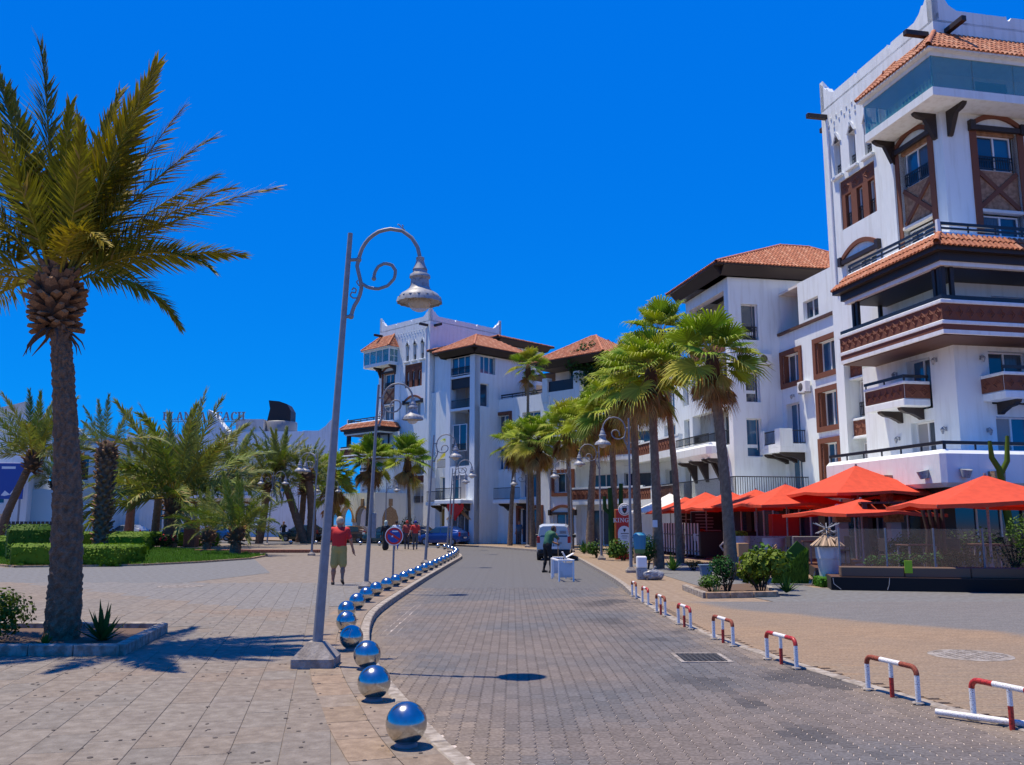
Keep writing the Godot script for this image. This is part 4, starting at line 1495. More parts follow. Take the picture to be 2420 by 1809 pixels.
func near_building() -> void:
	var O := V(15.504, 0, -41.896)
	var n := thing("apartment_building", "white apartment tower with red clay balconies and teal glazed corner bay above the red parasols", "building", O)
	BF = Transform3D(Basis(-AX, Vector3.UP, -BX), Vector3())
	tower(n, true)
	# terrace of the ground floor, in front of the tower
	var b := fm()
	b.bevel(V(6.2, 2.75, 1.0), V(13.1, 3.95, 4.6), 0.14)
	b.bevel(V(9.6, 2.752, -8.0), V(13.098, 3.948, 1.6), 0.14)
	var te := part(n, "lower_terrace", b, M.stucco)
	top_rail(te, Ft(4.4), 6.3, 12.95, 3.93, 0, 0.3, false)
	top_rail(te, Fs(12.9), -4.35, 8.0, 3.93, 0, 0.3, false)
	for q in [[Ft(4.6), 10.3], [Fs(13.1), -2.8], [Fs(13.1), 0.4]]:
		b = fm(q[0])
		b.prism(PackedVector2Array([Vector2(q[1] - 0.15, 2.2), Vector2(q[1] + 0.15, 2.2), Vector2(q[1] + 0.2, 3.25), Vector2(q[1] - 0.2, 3.25)]), 0.003, 0.3)
		part(te, "sandstone_block", b, M.sandstone)
	for q in [[Ft(4.6), 12.3], [Fs(13.1), -3.9]]:
		b = fm(q[0])
		b.tube([V(q[1], 3.05, 0.1), V(q[1], 3.3, 0.16)], [0.13, 0.19], 12)
		part(te, "floodlight", b, M.lamp_worn)
	# cafe front under the terrace
	var holes := []
	for i in 5:
		holes.append([-4.4 + i * 3.2, -1.7 + i * 3.2, 0.2, 2.6])
	wall(n, Fs(12.6), -4.3, 8.0, 0.0, 2.76, [[-3.9, -1.2, 0.2, 2.5], [-0.7, 2.0, 0.2, 2.5], [2.9, 5.6, 0.2, 2.5]], 0.25, M.dark_wood)
	for x in [-3.9, -0.7, 2.9]:
		window(n, Fs(12.6), x, 0.2, 2.7, 2.3, 0.2, 3, "glass_dark", 0.0, false, "shop_window")
	wall(n, Ft(4.1), -6.0, 12.6, 0.0, 2.76, holes, 0.25, M.dark_wood)
	for i in 5:
		window(n, Ft(4.1), -4.4 + i * 3.2, 0.2, 2.7, 2.4, 0.2, 3, "glass_dark", 0.0, false, "shop_window")
	block(n, "terrace_floor", V(-6.0, 2.76, 0.0), V(9.7, 2.98, 4.3), M.stucco)
	# --- wing beyond the tower, set back a little
	var w := -0.9
	var wh := [[-6.6, -4.85, 9.2, 10.75], [-3.15, -1.3, 9.2, 10.8], [-3.1, -1.4, 6.45, 8.2], [-3.1, -1.6, 3.8, 5.6], [-6.5, -5.1, 5.75, 8.05], [-6.5, -5.1, 3.0, 5.35]]
	wall(n, Ft(w), -7.2, 0.0, 0.0, 12.0, wh, 0.35, M.stucco)
	for i in 4:
		var h: Array = wh[i]
		b = fm(Ft(w))
		for q in [[h[0] - 0.26, h[0], h[2] - 0.26, h[3] + 0.26], [h[1], h[1] + 0.26, h[2] - 0.26, h[3] + 0.26]]:
			b.box(V(q[0], q[2], -0.05), V(q[1], q[3], 0.09))
		b.box(V(h[0], h[3], -0.05), V(h[1], h[3] + 0.26, 0.088))
		b.box(V(h[0], h[2] - 0.26, -0.05), V(h[1], h[2], 0.088))
		var fr := part(n, "brick_surround", b, M.brick)
		for sg in [h[0] + 0.02, h[1] - 0.14]:
			b = fm(Ft(w))
			b.box(V(sg, h[2], -0.34), V(sg + 0.12, h[3], 0.0))
			part(fr, "brick_reveal", b, M.brick)
		window(n, Ft(w), h[0] + 0.14, h[2], h[1] - h[0] - 0.28, h[3] - h[2], 0.3, 2, "glass_blue", 0.0)
	window(n, Ft(w), -6.5, 5.75, 1.4, 2.3, 0.3, 2, "glass_blue")
	window(n, Ft(w), -6.5, 3.0, 1.4, 2.35, 0.3, 2, "glass_blue")
	lantern(n, Ft(w), -5.6, 8.45)
	# penthouse wall and roof slab edge
	wall(n, Ft(w - 0.05), -4.8, 0.0, 12.0, 14.45, [[-4.3, -2.8, 12.3, 13.3]], 0.25, M.stucco)
	window(n, Ft(w - 0.05), -4.3, 12.3, 1.5, 1.0, 0.2, 2, "glass_dark")
	block(n, "roof_edge", V(-7.3, 11.96, w - 1.0), V(-0.02, 12.1, w + 0.14), M.brown_wood)
	block(n, "roof_slab", V(-7.2, 11.7, -10.0), V(-0.02, 11.95, w - 0.01), M.wall_cream)
	block(n, "roof_slab", V(-7.2, 14.3, -9.0), V(-0.02, 14.44, w - 0.06), M.wall_cream)
	# --- pavilion block standing forward
	var ps := -6.9
	var pe := -12.9
	var pt := 2.1
	wall(n, Fs(ps), -pt, 6.0, 0.0, 15.25, [[-1.35, -0.35, 11.7, 13.75], [-1.25, -0.4, 8.2, 9.9], [-1.3, -0.4, 5.2, 7.3]], 0.3, M.stucco)
	window(n, Fs(ps), -1.35, 11.7, 1.0, 2.05, 0.28, 1, "glass_dark", 0.8)
	window(n, Fs(ps), -1.25, 8.2, 0.85, 1.7, 0.28, 1, "glass_dark")
	window(n, Fs(ps), -1.3, 5.2, 0.9, 2.1, 0.28, 1, "glass_blue")
	wall(n, Ft(pt), pe, ps, 0.0, 15.25, [[pe + 0.5, ps - 0.55, 12.2, 14.6], [pe + 0.5, ps - 0.5, 8.9, 11.0], [pe + 0.5, ps - 0.5, 5.9, 8.0]], 0.5, M.stucco)
	for y in [12.2, 8.9, 5.9]:
		wall(n, Ft(pt - 1.5), pe + 0.2, ps - 0.2, y - 0.3, y + 2.7, [], 0.2, M.wall_cream)
		window(n, Ft(pt - 1.5), pe + 2.0, y, 2.0, 2.0, -0.04, 2, "glass_dark")
		block(n, "loggia_floor", V(pe + 0.2, y - 0.2, pt - 1.5), V(ps - 0.2, y - 0.02, pt - 0.02), M.stucco)
		bars(n, Ft(pt - 0.1), pe + 0.5, ps - 0.55, y, 0.85)
	b = fm(Ft(pt))
	brick_panel(n, Ft(pt), pe + 0.6, ps - 0.6, 11.15, 11.85, 0.05)
	hip_roof(n, ps + 0.75, pe - 0.75, pt + 1.0, -8.5, 15.85, 18.3, 0, 0.6, 6.0)
	# wall bits beside the pavilion
	wall(n, Fn(pe), -6.0, pt, 0.0, 15.25, [], 0.3, M.stucco)
	# --- rounded white balcony at the second floor, timber brackets
	b = fm()
	b.bevel(V(-12.6, 5.15, pt), V(-7.5, 6.05, pt + 1.25), 0.25)
	var wb := part(n, "balcony", b, M.stucco)
	bars(wb, Ft(pt + 1.1), -12.4, -7.7, 6.03, 0.5)
	for x in [-12.0, -10.4, -8.6, -7.9]:
		bracket(wb, Ft(pt), x, 5.15, 1.15, 1.2, 0.22)
	b = fm(Ft(w))
	b.box(V(-6.85, 5.3, 0.0), V(-4.6, 5.55, 1.5))
	b.bevel(V(-6.85, 5.55, 1.3), V(-6.4, 6.55, 1.5), 0.02)
	b.bevel(V(-5.15, 5.55, 1.302), V(-4.6, 6.55, 1.5), 0.02)
	b.bevel(V(-6.4, 5.55, 1.304), V(-5.15, 5.75, 1.496), 0.02)
	b.bevel(V(-4.75, 5.55, 0.75), V(-4.602, 6.55, 1.3), 0.02)
	b.box(V(-4.75, 5.55, 0.0), V(-4.604, 5.75, 0.75))
	var cb := part(n, "balcony", b, M.stucco)
	bars(cb, Ft(w + 1.4), -6.4, -5.15, 5.72, 0.75)
	bars(cb, Fs(-4.68), -w - 0.75, -w, 5.72, 0.75)
	for x in [-6.6, -5.7, -4.9]:
		bracket(cb, Ft(w), x, 5.3, 1.35, 0.5, 0.22)
	# first floor terrace with vertical bars
	block(n, "terrace_floor", V(-16.0, 2.7, -1.0), V(-4.3, 2.95, 3.4), M.stucco)
	bars(n, Ft(3.3), -15.5, -4.4, 2.95, 1.05)
	bars(n, Fs(-4.4), -3.3, 0.8, 2.95, 1.05)
	air_unit(n, Fs(ps), -0.2, 10.3)
	air_unit(n, Ft(w), -4.2, 8.4)
	# --- further along: balcony storeys behind the palms
	var fs := -13.0
	var fe := -28.0
	var ft := 1.2
	var fh := []
	for y in [3.1, 6.1, 9.1]:
		for i in 4:
			fh.append([fs - 2.9 - i * 3.5, fs - 0.9 - i * 3.5, y, y + 2.1])
	wall(n, Ft(ft), fe, fs, 0.0, 11.9, fh, 0.3, M.stucco)
	for h in fh:
		window(n, Ft(ft), h[0], h[2], 2.0, 2.1, 0.28, 2, "glass_dark" if h[2] < 5 else "glass_blue")
	for y in [3.0, 6.0]:
		b = fm()
		b.box(V(fe, y - 0.25, ft), V(fs - 0.2, y, ft + 1.5))
		b.box(V(fe, y, ft + 1.25), V(fs - 0.2, y + 0.2, ft + 1.5))
		for i in 4:
			b.box(V(fs - 0.9 - i * 4.4, y + 0.2, ft + 1.25), V(fs - 0.2 - i * 4.4, y + 0.95, ft + 1.5))
		b.box(V(fe, y + 0.95, ft + 1.22), V(fs - 0.2, y + 1.05, ft + 1.53))
		var lb := part(n, "long_balcony", b, M.stucco)
		for i in 3:
			brick_panel(lb, Ft(ft + 1.5), fs - 4.6 - i * 4.4, fs - 0.9 - i * 4.4, y + 0.2, y + 0.95, -0.02)
	block(n, "roof_slab", V(fe, 11.9, -9.0), V(fs, 12.1, ft + 0.2), M.stucco)
	wall(n, Fs(fs), -ft, 6.0, 0.0, 11.9, [], 0.3, M.stucco)
	wall(n, Fn(fe), -9.0, ft, 0.0, 11.9, [], 0.3, M.stucco)

func far_building() -> void:
	var O := V(-8.29, 0, -88.0)
	var n := thing("apartment_building", "white apartment block at the street bend with a notched tower and two tiled roof pavilions", "building", O)
	BF = Transform3D(Basis(V(-0.7044, 0, -0.7098), Vector3.UP, V(-0.7098, 0, 0.7044)), Vector3())
	tower(n, false)
	# arcade at the tower's foot
	var b := fm()
	var ap := PackedVector2Array()
	for q in [[7.9, 0.95], [5.2, 0.95]]:
		pass
	var poly := PackedVector2Array([Vector2(3.7, 0), Vector2(4.2, 0), Vector2(4.2, 2.0)])
	for i in 9:
		var a := PI * i / 8
		poly.append(Vector2(5.2 - cos(a) * 1.0, 2.0 + sin(a) * 1.15))
	poly.append_array(PackedVector2Array([Vector2(6.2, 0), Vector2(6.9, 0), Vector2(6.9, 2.0)]))
	for i in 9:
		var a := PI * i / 8
		poly.append(Vector2(7.9 - cos(a) * 1.0, 2.0 + sin(a) * 1.15))
	poly.append_array(PackedVector2Array([Vector2(8.9, 0), Vector2(9.6, 0), Vector2(9.6, 4.6), Vector2(3.7, 4.6)]))
	b.prism(poly, 3.5, 4.0)
	b.box(V(3.702, 4.4, -3.0), V(9.598, 4.62, 3.5))
	var ar := part(n, "arcade", b, M.stucco)
	for xc in [5.2, 7.9]:
		b = fm()
		var arc := PackedVector2Array()
		for i in 11:
			var a := PI * i / 10
			arc.append(Vector2(xc - cos(a) * 1.2, 2.0 + sin(a) * 1.36))
		for i in 11:
			var a := PI * (10 - i) / 10
			arc.append(Vector2(xc - cos(a) * 1.0, 2.0 + sin(a) * 1.15))
		b.prism(arc, 4.0, 4.08)
		b.box(V(xc - 0.2, 3.3, 4.0), V(xc + 0.2, 4.0, 4.12))
		b.box(V(xc - 1.4, 1.7, 4.0), V(xc - 0.95, 2.05, 4.1))
		b.box(V(xc + 0.95, 1.7, 4.0), V(xc + 1.4, 2.05, 4.1))
		part(ar, "arch_trim", b, M.sandstone)
	b = fm(Fn(3.7))
	b.box(V(-0.2, 0, 0), V(3.9, 4.6, 0.3))
	part(ar, "side_wall", b, M.stucco)
	b = fm(Fn(3.4))
	var sp := PackedVector2Array([Vector2(1.0, 0.3), Vector2(2.9, 0.3), Vector2(2.9, 2.2), Vector2(2.6, 2.9), Vector2(1.95, 3.3), Vector2(1.3, 2.9), Vector2(1.0, 2.2)])
	b.prism(sp, 0.0, 0.04)
	b.box(V(1.75, 3.3, 0.0), V(2.15, 4.0, 0.1))
	part(ar, "carved_niche", b, M.sandstone)
	block(ar, "soffit", V(3.75, 4.2, -2.8), V(9.5, 4.39, 3.4), M.wall_cream)
	# --- recessed upper front, and a two-storey shop block before it
	var t1 := 4.2
	wall(n, Ft(-0.3), -12.5, 0.0, 6.0, 14.5, [[-6.2, -5.0, 9.3, 11.3], [-9.6, -8.2, 6.6, 8.4], [-9.6, -8.2, 9.6, 11.4]], 0.3, M.stucco)
	for q in [[-6.2, 9.3, 1.2, 2.0], [-9.6, 6.6, 1.4, 1.8], [-9.6, 9.6, 1.4, 1.8]]:
		window(n, Ft(-0.3), q[0], q[1], q[2], q[3], 0.28, 1, "glass_dark")
	block(n, "roof_slab", V(-12.5, 14.2, -6.0), V(-0.05, 14.45, -0.32), M.wall_cream)
	var wh := [[-8.6, -6.8, 3.55, 5.7], [-11.8, -10.0, 3.55, 5.7], [-8.9, -6.9, 0.0, 2.9], [-11.9, -9.7, 0.0, 2.7]]
	wall(n, Ft(t1), -12.4, -6.2, 0.0, 6.5, wh, 0.4, M.stucco)
	wall(n, Fs(-6.2), -t1, 0.3, 0.0, 6.5, [], 0.3, M.stucco)
	block(n, "roof_slab", V(-12.4, 6.3, -0.3), V(-6.22, 6.48, t1 - 0.02), M.wall_cream)
	for h in wh:
		if h[2] > 1.0:
			window(n, Ft(t1), h[0], h[2], h[1] - h[0], h[3] - h[2], 0.3, 2, "glass_blue", 0.0, true)
		else:
			window(n, Ft(t1), h[0], 0.05, h[1] - h[0], h[3] - 0.05, 0.35, 3, "glass_dark", 0.0, false, "shop_window")
	arch_hood(n, Ft(t1), -10.8, 2.8, 2.95, 0.4)
	b = fm(Ft(t1))
	b.box(V(-8.0, 0.1, -0.3), V(-6.95, 2.8, -0.2))
	part(n, "ochre_door", b, mat("ochre_door", Color(0.33, 0.2, 0.03), 0.5))
	bars(n, Ft(t1 - 0.1), -12.3, -6.3, 6.5, 0.8)
	# --- pavilion A
	var a0 := -12.2
	var a1 := -15.75
	var at := 8.2
	for q in [[a0, at], [a1, at]]:
		pass
	b = fm()
	for q in [[a0 - 0.55, a0], [a1, a1 + 0.6]]:
		b.box(V(q[0], 0.0, at - 0.6), V(q[1], 15.3, at))
	b.box(V(a1, 13.45, at - 0.5), V(a0, 13.62, at - 0.02))
	b.box(V(a1, 10.75, at - 0.5), V(a0, 10.95, at - 0.02))
	b.box(V(a1, 2.7, at - 0.5), V(a0, 6.2, at - 0.02))
	var pa := part(n, "pavilion", b, M.stucco)
	window(pa, Ft(at - 0.3), a1 + 0.6, 0.05, a0 - a1 - 1.15, 2.6, 0.0, 3, "glass_dark", 0.0, false, "shop_window")
	b = fm(Ft(at))
	b.prism(PackedVector2Array([Vector2(a1 + 0.3, 1.9), Vector2((a0 + a1) / 2, 3.0), Vector2(a0 - 0.3, 1.9), Vector2(a0 - 0.6, 1.9), Vector2((a0 + a1) / 2, 2.65), Vector2(a1 + 0.6, 1.9)]), 0.0, 0.12)
	part(pa, "pointed_canopy", b, M.tan_wood)
	wall(pa, Ft(at - 2.2), a1, a0, 0.0, 15.3, [], 0.3, M.wall_cream)
	for y in [13.6, 10.95, 6.2]:
		block(pa, "floor", V(a1 + 0.1, y - 0.15, at - 2.4), V(a0 - 0.1, y - 0.01, at - 0.1), M.stucco)
	window(pa, Ft(at), a1 + 0.6, 13.75, a0 - a1 - 1.15, 1.5, 0.2, 3, "glass_blue", 0.62)
	block(pa, "timber_screen", V(a1 + 0.6, 12.6, at - 0.3), V(a0 - 0.55, 13.44, at - 0.12), M.dark_wood)
	bars(pa, Ft(at - 0.15), a1 + 0.6, a0 - 0.55, 10.95, 0.72)
	for i in 2:
		window(pa, Ft(at - 2.2), a1 + 0.8 + i * 1.3, 10.98, 1.0, 1.6, -0.05, 1, "curtain")
	window(pa, Ft(at - 0.02), a1 + 0.9, 7.4, 1.7, 2.2, -0.01, 2, "glass_dark", 0.6)
	window(pa, Ft(at - 0.02), a1 + 0.9, 3.5, 1.7, 2.0, -0.01, 2, "glass_blue", 0.0, true)
	bracket(pa, Ft(at - 0.5), a1 + 0.75, 10.7, 0.5, 1.2, 0.2)
	# side of pavilion A
	wall(pa, Fn(a1), 1.0, at, 0.0, 15.3, [[at - 2.3, at - 0.55, 13.75, 15.2], [at - 1.55, at - 0.55, 11.0, 12.9]], 0.25, M.stucco)
	window(pa, Fn(a1), at - 2.3, 13.75, 1.75, 1.45, 0.2, 3, "glass_blue")
	window(pa, Fn(a1), at - 1.55, 11.0, 1.0, 1.9, 0.2, 1, "curtain")
	wall(pa, Fs(a0), -at, -1.0, 0.0, 15.3, [], 0.25, M.stucco)
	hip_roof(pa, a0 + 0.85, a1 - 0.85, at + 0.85, at - 6.0, 15.75, 17.3, 0, 0.5)
	# higher roof behind
	block(n, "upper_storey", V(-9.5, 12.0, -6.5), V(-0.2, 18.3, -0.5), M.stucco)
	for i in 3:
		window(n, Fn(-9.5), -5.8 + i * 1.6, 16.2, 1.1, 1.6, -0.04, 1, "glass_dark")
		block(n, "brick_pier", V(-9.56, 16.1, -4.6 + i * 1.6), V(-9.5, 17.9, -4.3 + i * 1.6), M.brick)
	hip_roof(n, 0.0, -10.3, 0.4, -7.4, 18.7, 19.9, 0, 0.5)
	# --- long white wing to the right with terrace on top
	var wt := 5.5
	var e1 := -31.0
	var vh := [[-17.05, -15.45, 8.9, 10.4], [-20.5, -18.5, 8.4, 10.4], [-23.75, -21.95, 3.9, 5.4], [-20.5, -18.1, 0.0, 2.75], [-23.9, -21.75, 0.0, 2.35], [-20.4, -18.3, 3.6, 5.5], [-17.0, -15.2, 5.9, 7.8], [-24.2, -22.0, 8.3, 10.2], [-20.4, -18.4, 5.9, 7.8]]
	wall(n, Ft(wt), -24.1, a1, 0.0, 11.72, vh, 0.4, M.stucco)
	for i in vh.size():
		var h: Array = vh[i]
		if i == 3:
			window(n, Ft(wt), h[0], 0.05, 2.4, 2.7, 0.36, 2, "glass_dark", 0.0, false, "shop_window")
		else:
			window(n, Ft(wt), h[0] + 0.12, h[2] + 0.02, h[1] - h[0] - 0.24, h[3] - h[2] - 0.04, 0.3, 2, "glass_blue" if i != 1 else "glass_dark")
		if i in [0, 2, 3]:
			b = fm(Ft(wt))
			b.box(V(h[0] - 0.26, h[2] - (0.26 if i != 3 else 0.0), -0.2), V(h[0], h[3] + 0.26, 0.1))
			b.box(V(h[1], h[2] - (0.26 if i != 3 else 0.0), -0.2), V(h[1] + 0.26, h[3] + 0.26, 0.1))
			b.box(V(h[0], h[3], -0.2), V(h[1], h[3] + 0.26, 0.098))
			if i != 3:
				b.box(V(h[0], h[2] - 0.26, -0.2), V(h[1], h[2], 0.098))
			part(n, "brick_surround", b, M.brick)
	arch_hood(n, Ft(wt), -22.8, 2.5, 2.5, 0.4)
	for q in [[-19.4, -16.4, 3.45], [-12.2, -6.4, 3.45], [-15.6, -12.4, 3.45]]:
		var zz := wt if q[1] < -16.0 else (at if q[1] < -12.3 else t1)
		b = fm(Ft(zz))
		b.bevel(V(q[0], q[2] - 0.3, 0.0), V(q[1], q[2], 1.3), 0.03)
		var bb := part(n, "balcony", b, M.stucco)
		bars(bb, Ft(zz + 1.2), q[0] + 0.05, q[1] - 0.05, q[2], 0.95)
		for x in [q[0] + 0.4, q[1] - 0.6]:
			bracket(bb, Ft(zz), x, q[2] - 0.3, 1.1, 0.55, 0.22)
	for q in [[-17.6, 7.9], [-21.3, 6.2], [-21.2, 8.9], [-9.3, 5.0]]:
		air_unit(n, Ft(wt if q[0] < -15.7 else t1), q[0], q[1])
	b = fm(Ft(wt))
	b.tube([V(-21.5, 11.5, 0.06), V(-21.5, 0.2, 0.06)], [0.06], 8)
	part(n, "downpipe", b, M.white_paint)
	# terrace kit on the wing
	top_rail(n, Ft(wt - 0.1), -20.9, a1 - 0.2, 11.7, 0, 0.4)
	block(n, "roof_slab", V(-24.0, 11.3, -8.0), V(a1, 11.6, wt - 0.05), M.wall_cream)
	block(n, "pergola", V(-20.6, 13.6, 0.5), V(-16.6, 13.75, 3.6), M.dark_wood)
	for x in [-20.4, -16.9]:
		block(n, "pergola_post", V(x, 11.6, 3.3), V(x + 0.14, 13.6, 3.44), M.dark_wood)
	block(n, "terrace_wall", V(-20.5, 11.6, 0.0), V(-16.0, 13.3, 0.3), M.ochre)
	# pavilion B
	b = fm()
	b.box(V(-21.3, 11.0, wt - 0.5), V(-20.75, 12.9, wt + 0.05))
	b.box(V(-24.6, 11.0, wt - 0.5), V(-24.0, 13.1, wt + 0.05))
	b.box(V(-24.0, 11.0, wt - 0.4), V(-21.3, 11.75, wt + 0.02))
	var pb := part(n, "pavilion", b, M.stucco)
	block(pb, "terrace_screen", V(-24.0, 11.75, wt - 0.2), V(-21.3, 12.6, wt - 0.12), M.black_metal)
	wall(pb, Ft(wt - 1.8), -26.5, -20.5, 11.5, 14.3, [[-24.8, -22.0, 11.8, 13.9]], 0.2, M.wall_cream)
	window(pb, Ft(wt - 1.8), -24.8, 11.8, 2.8, 2.1, 0.1, 3, "glass_blue")
	hip_roof(pb, -19.9, -27.4, wt + 0.6, wt - 6.4, 14.15, 16.3, 0, 0.55)
	for x in [-18.6, -17.2, -19.8]:
		b = fm()
		leafy(b, V(x, 12.1, 2.6), V(1.0, 1.3, 0.9), 160, 0.25, Color(0.06, 0.12, 0.03), int(-x * 3), false, false)
		part(n, "terrace_plant", b, M.leaf)
	# --- brick balcony storeys at the right end
	wall(n, Ft(wt - 0.6), e1, -24.1, 0.0, 11.6, [[-27.6, -25.0, 3.2, 5.2], [-30.6, -28.2, 3.2, 5.2], [-27.6, -25.0, 6.2, 8.2], [-30.6, -28.2, 6.2, 8.2], [-27.2, -24.8, 0.0, 2.6]], 0.3, M.stucco)
	for q in [[-27.6, 3.2], [-30.6, 3.2], [-27.6, 6.2], [-30.6, 6.2]]:
		window(n, Ft(wt - 0.6), q[0], q[1], 2.5, 2.0, 0.28, 2, "glass_blue")
	window(n, Ft(wt - 0.6), -27.2, 0.0, 2.4, 2.6, 0.28, 2, "glass_dark", 0.0, false, "shop_window")
	for y in [3.2, 6.3]:
		b = fm()
		b.box(V(e1, y - 0.25, wt - 0.6), V(-24.3, y, wt + 0.9))
		b.box(V(e1, y, wt + 0.65), V(-24.3, y + 0.9, wt + 0.88))
		b.box(V(e1, y + 0.9, wt + 0.62), V(-24.25, y + 1.0, wt + 0.93))
		var lb := part(n, "long_balcony", b, M.stucco)
		brick_panel(lb, Ft(wt + 0.88), e1 + 0.2, -24.5, y + 0.12, y + 0.84, 0.03)
	wall(n, Fn(e1), -8.0, wt - 0.6, 0.0, 11.6, [], 0.3, M.stucco)
	wall(n, Fn(-24.1), wt - 0.7, wt, 0.0, 11.7, [], 0.3, M.stucco)
	# red heart sign and shop canopy
	b = fm(Ft(at + 0.9))
	var hp := PackedVector2Array()
	for i in 25:
		var a := TAU * i / 24.0
		hp.append(Vector2(-14.6 + 0.06 * 16 * pow(sin(a), 3), 2.75 + 0.055 * (13 * cos(a) - 5 * cos(2 * a) - 2 * cos(3 * a) - cos(4 * a))))
	hp.remove_at(24)
	b.prism(hp, 0.0, 0.12)
	var heart := part(n, "heart_sign", b, mat("heart_red", Color(0.7, 0.015, 0.015), 0.4))
	b = fm(Ft(at))
	b.tube([V(-14.6, 2.75, 0.0), V(-14.6, 2.75, 1.0)], [0.03], 6)
	part(heart, "bracket_arm", b, M.black_metal)

# ---------------------------------------------------------------- palms and plants
func frond_path(L: float, droop: float, k := 12) -> Array:
	var p := [V(0, 0, 0)]
	var q := V(0, 0, 0)
	for i in k:
		var u := (i + 0.5) / k
		var a := -droop * pow(u, 1.6)
		q += V(cos(a), sin(a), 0) * (L / k)
		p.append(q)
	return p

func feather_frond(L: float, droop: float, nl: int, wide: float, green: Color, stalk: Color, sd: int) -> ArrayMesh:
	# pinnate date palm frond along +x, drooping in the x/y plane
	var r := RandomNumberGenerator.new()
	r.seed = sd
	var p := frond_path(L, droop)
	var b := Mb.new()
	b.paint(stalk)
	var rad := []
	for i in p.size():
		rad.append(lerpf(0.024, 0.004, pow(float(i) / (p.size() - 1), 0.8)) * (L / 3.0))
	b.tube(p, rad, 5, false)
	for sgn in [-1.0, 1.0]:
		for i in nl:
			var u := 0.16 + 0.84 * (i + r.randf() * 0.7) / nl
			var fi := u * (p.size() - 1)
			var i0 := mini(int(fi), p.size() - 2)
			var o: Vector3 = p[i0].lerp(p[i0 + 1], fi - i0)
			var tg: Vector3 = (p[i0 + 1] - p[i0]).normalized()
			var up := V(-tg.y, tg.x, 0)
			var al := deg_to_rad(lerpf(58, 20, pow(u, 1.5)) + r.randf_range(-7, 7))
			var be := deg_to_rad(r.randf_range(-38, 58))
			var d := (tg * cos(al) + (V(0, 0, sgn) * cos(be) + up * sin(be)) * sin(al)).normalized()
			var ln := wide * (0.45 + 0.55 * sin(PI * clampf(u * 1.02 + 0.08, 0, 1))) * r.randf_range(0.82, 1.12)
			var wd := 0.02 * (L / 3.0) * r.randf_range(0.8, 1.2)
			var sd2 := d.cross(up.cross(d)).normalized()
			sd2 = d.cross(V(0, 1, 0.3)).normalized() * wd
			var mid := o + d * ln * 0.45
			var tip := o + d * ln + V(0, -0.1 * ln, 0)
			var g := green * r.randf_range(0.7, 1.3)
			if r.randf() < 0.05:
				g = Color(0.3, 0.22, 0.09)
			g.a = 1
			b.col = g
			b.tri(o - sd2 * 0.6, mid - sd2, mid + sd2)
			b.tri(o - sd2 * 0.6, mid + sd2, o + sd2 * 0.6)
			b.tri(mid - sd2, tip, mid + sd2)
	return b.mesh(M.leaf)

func fan_leaf(pet: float, blade: float, droop: float, el: float, green: Color, sd: int, dead := false) -> ArrayMesh:
	# palmate leaf: petiole along +x, pleated blade with tips hanging earthward when raised to el degrees
	var r := RandomNumberGenerator.new()
	r.seed = sd
	var b := Mb.new()
	var p := frond_path(pet, droop * 0.6, 6)
	b.paint(Color(0.4, 0.38, 0.06) if not dead else Color(0.3, 0.16, 0.07))
	b.tube(p, [0.022, 0.019, 0.016, 0.014, 0.013, 0.012, 0.011], 5, false)
	var hub: Vector3 = p[-1]
	var tg: Vector3 = (p[-1] - p[-2]).normalized()
	var up := V(-tg.y, tg.x, 0)
	var sd3 := V(0, 0, 1)
	var grav := V(-sin(deg_to_rad(el)), -cos(deg_to_rad(el)), 0)
	var n := 30
	var span := deg_to_rad(128 if not dead else 55)
	for i in n:
		var a0 := lerpf(-span, span, (i - 0.5) / (n - 1.0))
		var a1 := lerpf(-span, span, (i + 0.5) / (n - 1.0))
		var am := (a0 + a1) / 2
		var f := func(a: float, rr: float, lift: float) -> Vector3:
			return hub + (tg * cos(a) + sd3 * sin(a)) * rr + up * lift
		var ln := blade * (0.72 + 0.28 * cos(am * 0.9)) * r.randf_range(0.85, 1.12)
		var cup := 0.16 * blade * absf(sin(am))
		var r1 := ln * 0.48
		var A: Vector3 = f.call(a0, r1, cup * 0.5 - 0.02)
		var B: Vector3 = f.call(am, r1, cup * 0.5 + 0.025)
		var C: Vector3 = f.call(a1, r1, cup * 0.5 - 0.02)
		var hang := r.randf_range(0.2, 0.55)
		var w := (C - A) * 0.3
		var M1: Vector3 = f.call(am, ln * 0.76, cup * 0.8) + grav * hang * ln * 0.16
		var T1: Vector3 = f.call(am, ln * 0.95, cup * 0.7) + grav * hang * ln * 0.75
		var g := green * r.randf_range(0.75, 1.25)
		g.a = 1
		b.col = g
		b.tri(hub, A, B)
		b.tri(hub, B, C)
		b.tri(A, M1 - w, B)
		b.tri(B, M1 - w, M1 + w)
		b.tri(B, M1 + w, C)
		var g2 := g.lerp(Color(0.45, 0.38, 0.12), 0.35 if not dead else 0.0)
		b.col = g2
		b.tri(M1 - w, T1, M1 + w)
	return b.mesh(M.leaf)

